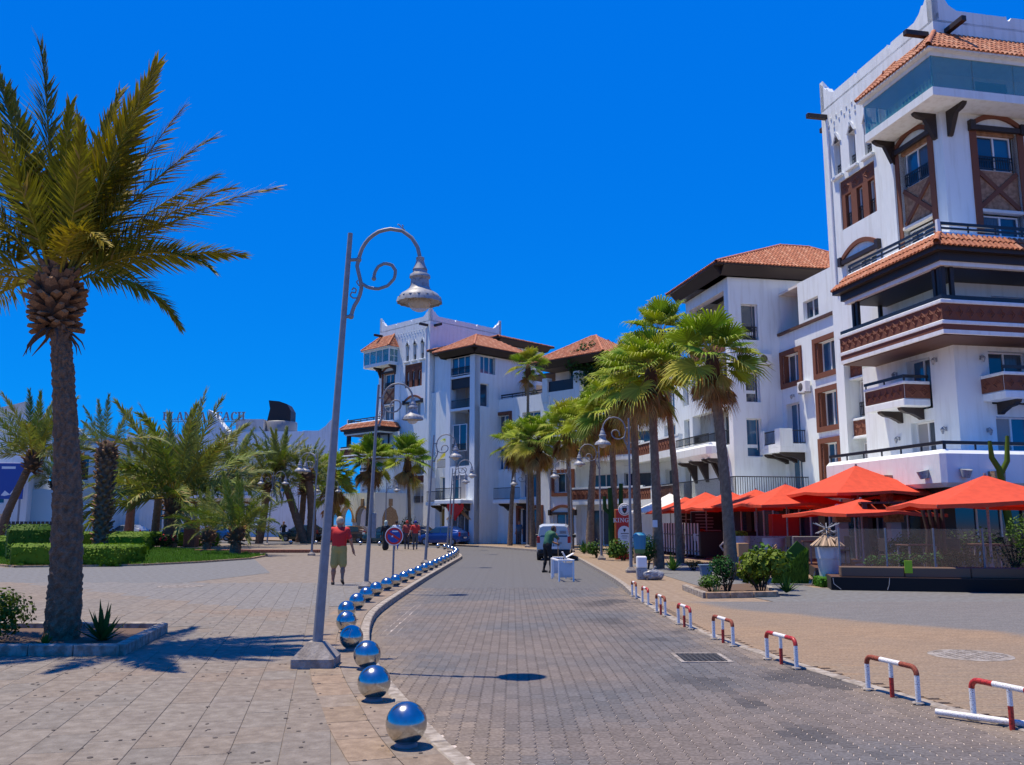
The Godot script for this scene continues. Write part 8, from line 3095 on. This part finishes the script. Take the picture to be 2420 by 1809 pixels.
# ---------------------------------------------------------------- vehicles
func wheel(t: Node, at: Vector3, r: float, sx: float) -> void:
	var f := Transform3D(Basis(V(0, 0, 1), -sx * PI / 2), at)
	var b := Mb.new().frame(f)
	b.lathe([Vector2(r * 0.62, -0.1), Vector2(r * 0.95, -0.1), Vector2(r, -0.06), Vector2(r, 0.05), Vector2(r * 0.95, 0.09), Vector2(r * 0.64, 0.1), Vector2(r * 0.62, 0.07)], 20)
	var w := part(t, "wheel", b, M.rubber)
	b = Mb.new().frame(f)
	b.lathe([Vector2(r * 0.62, 0.075), Vector2(r * 0.5, 0.06), Vector2(r * 0.2, 0.075), Vector2(0.001, 0.08)], 20)
	part(w, "rim", b, M.lamp_worn)

func car(at: Vector3, turn: float, c: Dictionary, label: String, kind := "car") -> void:
	# nose along local -z. st: stations [z, sill, belt, roof, half width, half roof width]
	var t := thing("parked_van" if kind == "van" else "parked_car", label, kind, at, "vehicles parked along the street", turn)
	var paint := mat("paint%d" % names.size(), c.paint, 0.25, 0.3)
	paint.clearcoat_enabled = true
	paint.clearcoat = 0.8
	paint.clearcoat_roughness = 0.08
	var st: Array = c.st
	var sec := []
	for q in st:
		var hw: float = q[4]
		var rw: float = q[5]
		sec.append([V(hw * 0.9, q[1], q[0]), V(hw, lerpf(q[1], q[2], 0.3), q[0]), V(hw * 0.995, lerpf(q[1], q[2], 0.75), q[0]), V(hw * 0.94, q[2], q[0]), V(lerpf(hw * 0.92, rw, 0.5), lerpf(q[2], q[3], 0.5), q[0]), V(rw, lerpf(q[2], q[3], 0.88), q[0]), V(rw * 0.8, q[3] - 0.01 * (q[3] - q[2]), q[0]), V(0, q[3] + 0.012, q[0])])
	var b := Mb.new()
	for i in sec.size() - 1:
		for j in 7:
			for sx in [-1.0, 1.0]:
				var m := V(sx, 1, 1)
				var A: Vector3 = sec[i][j] * m
				var B: Vector3 = sec[i + 1][j] * m
				var C: Vector3 = sec[i + 1][j + 1] * m
				var D: Vector3 = sec[i][j + 1] * m
				var g := (B - A).cross(D - A)
				var o := (A + C) / 2 - V(0, 0.7, (A.z + C.z) / 2)
				if i == 0 or i == sec.size() - 2:
					o.z = -0.6 if i == 0 else 0.6
				if g.dot(o) < 0:
					b.quad(A, D, C, B)
				else:
					b.quad(A, B, C, D)
	for e in [0, sec.size() - 1]:
		for j in 7:
			var A: Vector3 = sec[e][j]
			var B: Vector3 = sec[e][j + 1]
			var A2 := A * V(-1, 1, 1)
			var B2 := B * V(-1, 1, 1)
			if e == 0:
				b.quad(A, A2, B2, B)
			else:
				b.quad(A2, A, B, B2)
	part(t, "body", b, paint)
	b = Mb.new()
	b.box(V(-c.w * 0.86, 0.2, st[0][0] + 0.1), V(c.w * 0.86, st[2][1] + 0.05, st[-1][0] - 0.1))
	part(t, "underbody", b, M.rubber)
	# glass
	for g in c.glass:
		for sx in [-1.0, 1.0]:
			b = Mb.new()
			var q := []
			for p in g:
				q.append(V(sx * (p[2] + 0.006), p[1], p[0]))
			if sx > 0:
				q.reverse()
			for i in q.size() - 2:
				b.tri(q[0], q[i + 1], q[i + 2])
			part(t, "side_window", b, M.glass_dark)
	for g in c.screens:
		b = Mb.new()
		var z0: float = g[0]
		var z1: float = g[2]
		var sgn := 1.0 if g[4] else -1.0
		b.quad(V(-g[5], g[1], z0), V(g[5], g[1], z0), V(g[6], g[3], z1), V(-g[6], g[3], z1)) if sgn > 0 else b.quad(V(g[5], g[1], z0), V(-g[5], g[1], z0), V(-g[6], g[3], z1), V(g[6], g[3], z1))
		part(t, "windscreen" if sgn < 0 else "rear_window", b, M.glass_dark)
	for q in c.wheels:
		for sx in [-1.0, 1.0]:
			wheel(t, V(sx * (c.w - 0.09), c.r, q), c.r, sx)
	var zr: float = st[-1][0]
	for sx in [-1.0, 1.0]:
		b = Mb.new()
		b.bevel(V(sx * c.w * 0.78, c.lamp - 0.14, zr - 0.1), V(sx * c.w * 0.97, c.lamp + 0.18, zr + 0.012), 0.02)
		part(t, "tail_light", b, M.red_lens)
		b = Mb.new()
		b.bevel(V(sx * c.w * 0.6, c.lamp - 0.12, st[0][0] - 0.012), V(sx * c.w * 0.92, c.lamp + 0.05, st[0][0] + 0.1), 0.02)
		part(t, "headlight", b, M.white_paint)
		b = Mb.new()
		b.bevel(V(sx * (c.w + 0.02), c.belt + 0.02, c.mirror), V(sx * (c.w + 0.2), c.belt + 0.19, c.mirror + 0.1), 0.03)
		part(t, "mirror", b, M.black_metal)
	b = Mb.new()
	b.bevel(V(-c.w * 0.92, 0.3, zr - 0.04), V(c.w * 0.92, 0.52, zr + 0.07), 0.03)
	part(t, "bumper", b, M.rubber if kind == "van" else paint)
	b = Mb.new()
	b.box(V(-0.26, 0.55, zr + 0.07), V(0.26, 0.66, zr + 0.08))
	part(t, "number_plate", b, M.white_paint)
	if kind == "van":
		b = Mb.new()
		b.box(V(-0.02, 0.5, zr + 0.004), V(0.0, 1.55, zr + 0.008))
		b.box(V(-0.06, 0.9, zr + 0.006), V(-0.02, 1.1, zr + 0.03))
		part(t, "door_gap", b, M.black_metal)
		b = Mb.new()
		b.bevel(V(0.28, 1.25, zr + 0.004), V(0.58, 1.38, zr + 0.012), 0.003)
		b.bevel(V(0.22, 0.78, zr + 0.004), V(0.38, 0.86, zr + 0.012), 0.003)
		b.bevel(V(-0.4, 0.75, zr + 0.004), V(-0.12, 0.8, zr + 0.012), 0.003)
		part(t, "sticker", b, M.lamp_grey)

func vehicles() -> void:
	mat("red_lens", Color(0.4, 0.015, 0.01), 0.2)
	var van_st := [[-1.9, 0.35, 0.72, 0.76, 0.7, 0.62], [-1.75, 0.28, 0.85, 0.9, 0.78, 0.66], [-1.15, 0.26, 0.98, 1.02, 0.81, 0.68], [-0.55, 0.26, 1.05, 1.62, 0.82, 0.68], [-0.1, 0.26, 1.06, 1.7, 0.82, 0.7], [1.3, 0.26, 1.06, 1.72, 0.82, 0.7], [1.72, 0.28, 1.06, 1.7, 0.82, 0.69], [1.86, 0.34, 1.04, 1.6, 0.79, 0.64]]
	car(V(2.12, road_y(2.1, -44.6), -44.4), -0.08, {"paint": Color(0.42, 0.47, 0.52), "st": van_st, "w": 0.82, "r": 0.3, "wheels": [-1.2, 1.25], "lamp": 0.95, "belt": 1.0, "mirror": -0.95,
		"glass": [[[-0.95, 1.08, 0.77], [-0.5, 1.1, 0.77], [-0.3, 1.5, 0.7], [-0.55, 1.5, 0.69]], [[-0.22, 1.1, 0.775], [0.5, 1.1, 0.775], [0.5, 1.52, 0.715], [-0.2, 1.52, 0.715]]],
		"screens": [[-1.12, 1.06, -0.58, 1.58, false, 0.7, 0.6], [1.872, 1.1, 1.8, 1.54, true, 0.64, 0.56]]}, "silver panel van with dark rear bumper parked on the road", "van")
	var hb := [[-1.95, 0.32, 0.62, 0.66, 0.72, 0.6], [-1.8, 0.24, 0.74, 0.78, 0.8, 0.62], [-1.05, 0.22, 0.9, 0.94, 0.84, 0.64], [-0.35, 0.22, 0.93, 1.42, 0.85, 0.62], [0.2, 0.22, 0.94, 1.49, 0.85, 0.63], [1.1, 0.22, 0.96, 1.46, 0.85, 0.62], [1.62, 0.26, 0.97, 1.2, 0.82, 0.6], [1.85, 0.34, 0.9, 0.97, 0.76, 0.58]]
	var hg := [[[-0.98, 0.97, 0.79], [0.1, 0.98, 0.8], [0.1, 1.4, 0.67], [-0.42, 1.36, 0.66]], [[0.18, 0.98, 0.8], [1.2, 1.0, 0.79], [1.0, 1.38, 0.66], [0.18, 1.41, 0.67]]]
	var hs := [[-1.02, 0.98, -0.38, 1.4, false, 0.72, 0.58], [1.66, 1.02, 1.14, 1.44, true, 0.68, 0.56]]
	var cars := [[-5.4, -71.0, 1.15, Color(0.015, 0.06, 0.25), "bright blue hatchback parked facing away at the street bend"], [-8.2, -75.5, 1.1, Color(0.01, 0.01, 0.013), "black car parked behind the blue hatchback"], [-10.9, -78.0, 1.1, Color(0.02, 0.09, 0.13), "dark teal car parked in the row before the oleander"], [-14.2, -80.5, 1.1, Color(0.09, 0.06, 0.045), "dark brown car parked at the end of the row by the carved niche"], [-18.6, -80.0, 1.3, Color(0.012, 0.02, 0.02), "dark green car parked by the arcade behind the man in red"], [-31.2, -84.0, 1.5, Color(0.02, 0.05, 0.1), "dark blue car parked in front of the arched shop windows"], [-35.5, -83.0, 1.4, Color(0.3, 0.33, 0.36), "pale grey car with blue windows behind the garden palms"], [-27.0, -82.5, 1.5, Color(0.02, 0.13, 0.35), "small blue car partly hidden by the young palm"]]
	for q in cars:
		car(V(q[0], 0.0 if q[0] < -15 else -0.1, q[1]), q[2], {"paint": q[3], "st": hb, "w": 0.85, "r": 0.3, "wheels": [-1.2, 1.2], "lamp": 0.85, "belt": 0.92, "mirror": -0.85, "glass": hg, "screens": hs}, q[4])
	# white trestle tables left in the road by the sweeper
	for q in [[1.64, -27.4, 0.1, 0.44, 0.0, "white slatted trestle with a grey side panel standing in the road"], [1.5, -29.6, 0.15, 0.3, 0.0, "narrower white trestle behind the panelled one in the road"]]:
		var t := thing("trestle", q[5], "trestle", V(q[0], road_y(q[0], q[1]), q[1]), "", q[2])
		var w: float = q[3] / 2
		for e in [[-w, 0.0], [w, 0.0], [-w, -1.5 if q[3] > 0.4 else -0.3], [w, -1.5 if q[3] > 0.4 else -0.3]]:
			var b := Mb.new()
			b.bevel(V(e[0] - 0.025, 0, e[1] - 0.025), V(e[0] + 0.025, 0.6, e[1] + 0.025), 0.006)
			part(t, "leg", b, M.white_paint)
		var b := Mb.new()
		b.bevel(V(-w - 0.03, 0.6, -0.03), V(w + 0.03, 0.65, 0.03), 0.008)
		part(t, "top_bar", b, M.white_paint)
		b = Mb.new()
		b.bevel(V(-w + 0.03, 0.12, -0.01), V(w - 0.03, 0.56, 0.01), 0.004)
		part(t, "panel", b, M.planter)
		if q[3] > 0.4:
			for sx in [-w, w]:
				b = Mb.new()
				b.bevel(V(sx - 0.03, 0.6, -1.53), V(sx + 0.03, 0.65, -0.03), 0.008)
				part(t, "side_bar", b, M.white_paint)
			b = Mb.new().frame(Transform3D(Basis(V(0, 0, 1), 0.5), V(0.3, 0.72, -1.2)))
			b.bevel(V(-0.15, 0, -0.15), V(0.15, 0.02, 0.15), 0.004)
			b.bevel(V(-0.15, -0.02, -0.15), V(-0.13, 0.22, 0.15), 0.004)
			part(t, "tipped_board", b, M.white_paint)

# ---------------------------------------------------------------- buildings beyond the garden
func left_buildings() -> void:
	BF = Transform3D(Basis(V(1, 0, 0), V(0, 1, 0), V(0, 0, 1)), Vector3())
	# long white hotel behind the palms
	var n := thing("hotel_building", "long white hotel with rooftop letters and a curved dark roof hood behind the palms", "building", V(-28.4, 0, -108.0), "", 0.0)
	n.scale = V(1.0, 1.17, 1.0)
	var hs := []
	for i in 7:
		hs.append([-21.0 + i * 3.4, -19.0 + i * 3.4, 4.6, 6.6])
	for i in 6:
		hs.append([-20.6 + i * 3.2, -19.0 + i * 3.2, 0.3, 3.0])
	wall(n, Ft(0), -22.0, 3.8, 0.0, 8.6, hs, 0.4, M.stucco)
	for h in hs:
		window(n, Ft(0), h[0], h[2], h[1] - h[0], h[3] - h[2], 0.35, 2, "glass_dark" if h[2] < 2 else "glass_blue")
	for i in 6:
		arch_hood(n, Ft(0), -19.8 + i * 3.2, 2.0, 3.2, 0.3)
	block(n, "balcony_slab", V(-21.5, 3.9, 0), V(-2.0, 4.2, 1.2), M.stucco)
	bars(n, Ft(1.1), -21.4, -2.1, 4.2, 0.9)
	wall(n, Fs(3.8), 0.0, 12.0, 0.0, 8.6, [], 0.3, M.stucco)
	block(n, "roof_slab", V(-22, 8.3, -12), V(3.8, 8.59, -0.02), M.wall_cream)
	# upper block with curved hood
	block(n, "upper_block", V(-9.0, 8.6, -8.0), V(2.6, 10.9, -0.6), M.stucco)
	block(n, "upper_block", V(-5.6, 10.9, -7.0), V(-2.2, 12.2, -0.8), M.wall_cream)
	var b := fm()
	b.lathe([Vector2(2.0, 10.9), Vector2(2.0, 12.0), Vector2(1.9, 12.1), Vector2(0.01, 12.2)], 20, V(-0.6, 0, -3.0))
	part(n, "round_turret", b, M.lamp_grey)
	b = fm()
	b.prism(PackedVector2Array([Vector2(-2.0, 12.1), Vector2(0.9, 12.1), Vector2(0.9, 13.2), Vector2(0.4, 13.9), Vector2(-0.6, 14.2), Vector2(-1.9, 14.3), Vector2(-1.7, 13.4)]), -4.2, -1.6)
	part(n, "curved_hood", b, M.dark_wood)
	b = fm()
	b.prism(PackedVector2Array([Vector2(2.6, 8.0), Vector2(6.4, 8.0), Vector2(6.4, 12.4), Vector2(5.9, 12.0), Vector2(5.4, 11.5), Vector2(4.6, 11.0), Vector2(2.6, 11.0)]), -4.0, -1.0)
	b.box(V(3.0, 0.0, -3.9), V(6.2, 8.0, -1.1))
	part(n, "side_tower", b, M.stucco)
	b = fm()
	b.prism(PackedVector2Array([Vector2(-9.0, 10.9), Vector2(-6.6, 10.9), Vector2(-7.6, 11.9), Vector2(-8.4, 12.9), Vector2(-9.0, 13.2)]), -3.0, -0.6)
	part(n, "horn_parapet", b, M.stucco)
	var tx := disc_text("BLANCA BEACH", 0.95, 0.15, M.lamp_worn, "Droid Serif")
	tx.name = "rooftop_letters"
	tx.position = V(-9.6, 12.5, -0.85)
	n.add_child(tx)
	b = fm()
	for i in 8:
		b.box(V(-13.9 + i * 1.1, 10.5, -1.0), V(-13.84 + i * 1.1, 12.4, -0.95))
	b.box(V(-14.2, 11.9, -1.01), V(-5.4, 11.98, -0.94))
	part(n, "letter_frame", b, M.lamp_grey)
	block(n, "upper_block", V(-19.0, 8.6, -8.0), V(-9.0, 10.6, -0.9), M.stucco)
	block(n, "brick_band", V(-16.0, 7.7, 0.0), V(-4.0, 8.1, 0.08), M.brick)
	# pale houses at the left edge
	n = thing("house", "white house with slanted roof parapets and a beige window awning at the garden's end", "building", V(-46.0, 0, -76.0), "", 0.25)
	wall(n, Ft(0), -6.0, 4.4, 0.0, 5.4, [[1.0, 2.6, 3.3, 5.0], [-2.2, -0.6, 3.3, 5.0], [1.6, 3.2, 0.6, 2.4]], 0.3, M.stucco)
	for q in [[1.0, 3.3, 1.7], [-2.2, 3.3, 1.7], [1.6, 0.6, 1.8]]:
		window(n, Ft(0), q[0], q[1], 1.6, q[2], 0.25, 2, "glass_dark", 0.0, true)
	b = fm()
	b.prism(PackedVector2Array([Vector2(-6.0, 5.4), Vector2(4.4, 5.4), Vector2(4.4, 11.4), Vector2(-6.0, 9.0)]), -7.0, -1.2)
	part(n, "slanted_block", b, M.stucco)
	b = fm()
	b.prism(PackedVector2Array([Vector2(-6.0, 5.4), Vector2(1.8, 5.4), Vector2(1.8, 13.0), Vector2(-6.0, 10.6)]), -9.0, -7.1)
	part(n, "slanted_block", b, M.lamp_worn)
	b = fm()
	b.prism(PackedVector2Array([Vector2(-1.0, 5.2), Vector2(3.2, 5.0), Vector2(3.0, 5.6), Vector2(-1.0, 5.9)]), 0.0, 1.0)
	part(n, "awning", b, M.wall_cream)
	wall(n, Fs(4.4), 0.0, 8.0, 0.0, 5.4, [], 0.3, M.stucco)
	n = thing("house", "white tower house with dark beams and narrow windows behind the leaning palm", "building", V(-39.0, 0, -84.0), "", 0.1)
	wall(n, Ft(0), -2.2, 4.0, 0.0, 9.6, [[-1.6, -0.9, 5.6, 8.0], [-0.3, 0.4, 5.6, 8.0], [1.2, 1.9, 5.6, 8.0]], 0.3, M.stucco)
	for x in [-1.6, -0.3, 1.2]:
		window(n, Ft(0), x, 5.6, 0.7, 2.4, 0.25, 1, "glass_dark")
	notched_parapet(n, Transform3D(Basis(), V(-2.2, 0, 0)), 6.2, 9.6)
	wall(n, Fn(-2.2), -6.0, 0.0, 0.0, 9.6, [], 0.3, M.stucco)
	wall(n, Fs(4.0), 0.0, 6.0, 0.0, 9.6, [], 0.3, M.stucco)
	for x in [-1.8, 3.4]:
		b = fm()
		b.bevel(V(x - 0.1, 8.7, 0), V(x + 0.1, 8.95, 0.9), 0.02)
		part(n, "spout_beam", b, M.dark_wood)
	n = thing("house", "low pale blue pool house with an arched wall beside the billboard", "building", V(-41.5, 0, -78.5))
	b = fm()
	var ap := PackedVector2Array([Vector2(-5, 0), Vector2(5.2, 0), Vector2(5.2, 2.6)])
	for i in 9:
		ap.append(Vector2(5.2 - i * 10.2 / 8, 2.6 + 2.0 * sin(PI * i / 8)))
	b.prism(ap, -0.4, 0.0)
	part(n, "arched_wall", b, mat("pale_blue", Color(0.4, 0.6, 0.68), 0.8))
	# billboard
	n = thing("billboard", "dark blue upright billboard with white print among the pale houses", "sign", V(-41.9, 0, -74.5), "", 0.1)
	b = Mb.new()
	b.bevel(V(-1.0, 3.6, -0.08), V(1.1, 6.6, 0.08), 0.02)
	part(n, "panel", b, M.sign_blue)
	b = Mb.new()
	b.box(V(-0.7, 6.1, 0.081), V(0.4, 6.3, 0.09))
	b.prism(PackedVector2Array([Vector2(-0.6, 3.9), Vector2(-0.3, 4.3), Vector2(0.1, 4.0), Vector2(0.5, 4.6), Vector2(0.3, 4.0), Vector2(-0.3, 3.85)]), 0.081, 0.09)
	part(n, "print", b, M.white_paint)
	for x in [-0.8, 0.9]:
		b = Mb.new()
		b.box(V(x - 0.06, 0, -0.06), V(x + 0.06, 3.6, 0.06))
		part(n, "post", b, M.lamp_grey)
	# dark fence by the leaning palm
	n = thing("garden_fence", "dark slatted fence in front of the pale houses", "fence", V(-38.0, 0, -68.0))
	for i in 26:
		b = Mb.new()
		b.box(V(-4.0 + i * 0.32, 0.1, -0.02), V(-3.76 + i * 0.32, 1.75, 0.02))
		part(n, "slat", b, M.dark_wood)
	for y in [0.4, 1.5]:
		b = Mb.new()
		b.box(V(-4.1, y, -0.07), V(4.3, y + 0.08, -0.025))
		part(n, "rail", b, M.black_metal)
	# closed white parasol, pillar, oval sign
	n = thing("closed_parasol", "closed white parasol beside the arched pale blue wall", "parasol", V(-37.6, 0, -75.0))
	b = Mb.new()
	b.lathe([Vector2(0.5, 0.5), Vector2(0.42, 0.6), Vector2(0.18, 3.0), Vector2(0.02, 3.3)], 10)
	part(n, "cover", b, M.canvas)
	b = Mb.new()
	b.tube([V(0, 0, 0), V(0, 0.6, 0)], [0.06], 8)
	part(n, "pole", b, M.lamp_grey)
	n = thing("pillar", "terracotta plastered pillar standing on the plaza by the broad palm", "pillar", V(-22.4, 0, -63.0))
	b = Mb.new()
	b.bevel(V(-0.42, 0, -0.42), V(0.42, 1.75, 0.42), 0.04)
	part(n, "shaft", b, M.terracotta)
	b = Mb.new()
	b.bevel(V(-0.46, 1.75, -0.46), V(0.46, 1.85, 0.46), 0.03)
	part(n, "cap", b, M.terracotta)
	n = thing("arched_sign", "white arched notice sign with a dark panel near the hedges", "sign", V(-28.3, 0, -74.0))
	b = Mb.new()
	var sp := PackedVector2Array([Vector2(-0.45, 0), Vector2(0.45, 0), Vector2(0.5, 2.6)])
	for i in 7:
		var a := PI * i / 6
		sp.append(Vector2(cos(a) * 0.5, 2.6 + sin(a) * 0.5))
	b.prism(sp, -0.1, 0.1)
	part(n, "board", b, M.white_paint)
	b = Mb.new()
	b.box(V(-0.34, 1.5, 0.101), V(0.34, 2.5, 0.108))
	part(n, "panel", b, M.black_metal)
	var lw := thing("low_wall", "low terracotta edging wall across the plaza beyond the lawn tip", "wall", V(-14.0, 0, -50.2))
	for i in 12:
		b = Mb.new()
		b.bevel(V(-3.6 + i * 0.62, -0.02, -0.12), V(-2.99 + i * 0.62, 0.17, 0.12), 0.015)
		part(lw, "coping_block", b, M.terracotta)
	var ar := thing("conifer_tree", "dark layered conifer rising behind the tiled pavilion roof", "tree", V(10.5, 0, -79.0))
	b = Mb.new()
	b.paint(Color(0.1, 0.07, 0.05))
	b.tube([V(0, 0, 0), V(0, 18.2, 0)], [0.3, 0.05], 8)
	part(ar, "trunk", b, M.trunk)
	for i in 5:
		b = Mb.new()
		var rr := 3.4 - i * 0.55
		for k in 9:
			var a := TAU * k / 9 + i
			leafy(b, V(cos(a) * rr * 0.55, 13.6 + i * 0.95 - 0.15 * rr, sin(a) * rr * 0.55), V(rr * 0.75, 0.5, rr * 0.75), 60, 0.35, Color(0.025, 0.06, 0.02), i * 9 + k, false, false)
		part(ar, "branch_tier", b, M.leaf)
	var cl := thing("climbing_plant", "dark green climbing plant with blossoms over the pavilion terrace", "plant", V(5.5, 11.55, -67.0))
	b = Mb.new()
	for q in [[0.0, 1.2, 0.0], [0.9, 1.9, 0.4], [-0.5, 2.3, -0.2], [1.4, 0.9, 0.6], [0.4, 3.0, 0.2]]:
		leafy(b, V(q[0], q[1], q[2]), V(2.0, 1.9, 1.6), 420, 0.2, Color(0.035, 0.085, 0.02), int(q[1] * 10), false, false)
	part(cl, "foliage", b, M.leaf)
	b = Mb.new()
	b.paint(Color(0.08, 0.05, 0.03))
	for i in 5:
		b.tube([V(i * 0.3 - 0.5, 0, 0), V(i * 0.35 - 0.6, 1.4, 0.1), V(i * 0.4 - 0.6, 2.6, 0.1)], [0.05, 0.04, 0.02], 5)
	part(cl, "stems", b, M.trunk)
	# boats' masts and haze of the marina are far off: low breakwater
	n = thing("breakwater", "low distant stone breakwater at the sea's edge", "breakwater", V(0, 0, -210.0))
	b = Mb.new()
	rng.seed = 31
	for i in 60:
		var x := -110.0 + i * 3.0
		b.bevel(V(x, -0.4, -2), V(x + 3.2, rng.randf_range(0.6, 1.6), 2), 0.3)
	var rk := part(n, "rocks", b, M.concrete)
	rk.set_meta("kind", "stuff")

func _ready() -> void:
	rng.seed = 20240611
	# camera: eye height, looking slightly up the street
	var cam := Camera3D.new()
	cam.name = "camera"
	cam.fov = 46.60
	cam.far = 2500.0
	cam.near = 0.1
	cam.position = V(0, 1.62, 0)
	cam.rotation_degrees = V(8.997, 0, 0)
	add_child(cam)
	cam.current = true
	# sky
	var sm := ProceduralSkyMaterial.new()
	sm.sky_top_color = Color(0.0, 0.409, 0.837)
	sm.sky_horizon_color = Color(0.05, 0.595, 0.945)
	sm.sky_curve = 0.12
	sm.ground_bottom_color = Color(0.3, 0.27, 0.24)
	sm.ground_horizon_color = Color(0.4, 0.5, 0.6)
	sm.sun_angle_max = 4.0
	var sk := Sky.new()
	sk.sky_material = sm
	var env := Environment.new()
	env.background_mode = Environment.BG_SKY
	env.sky = sk
	env.tonemap_mode = Environment.TONE_MAPPER_LINEAR
	env.tonemap_exposure = 1.2
	env.sdfgi_enabled = true
	env.ssao_enabled = true
	env.ssil_enabled = true
	var we := WorldEnvironment.new()
	we.name = "environment"
	we.environment = env
	add_child(we)
	# high sun from the left, a little beyond the street
	var sun := DirectionalLight3D.new()
	sun.name = "sun"
	sun.light_energy = 1.6
	sun.light_color = Color(1.0, 0.94, 0.84)
	sun.light_angular_distance = 0.53
	sun.shadow_enabled = true
	sun.basis = Basis.looking_at(V(1.2, -4.2, 0.5).normalized())
	add_child(sun)
	make_materials()
	build_ground()
	build_all()
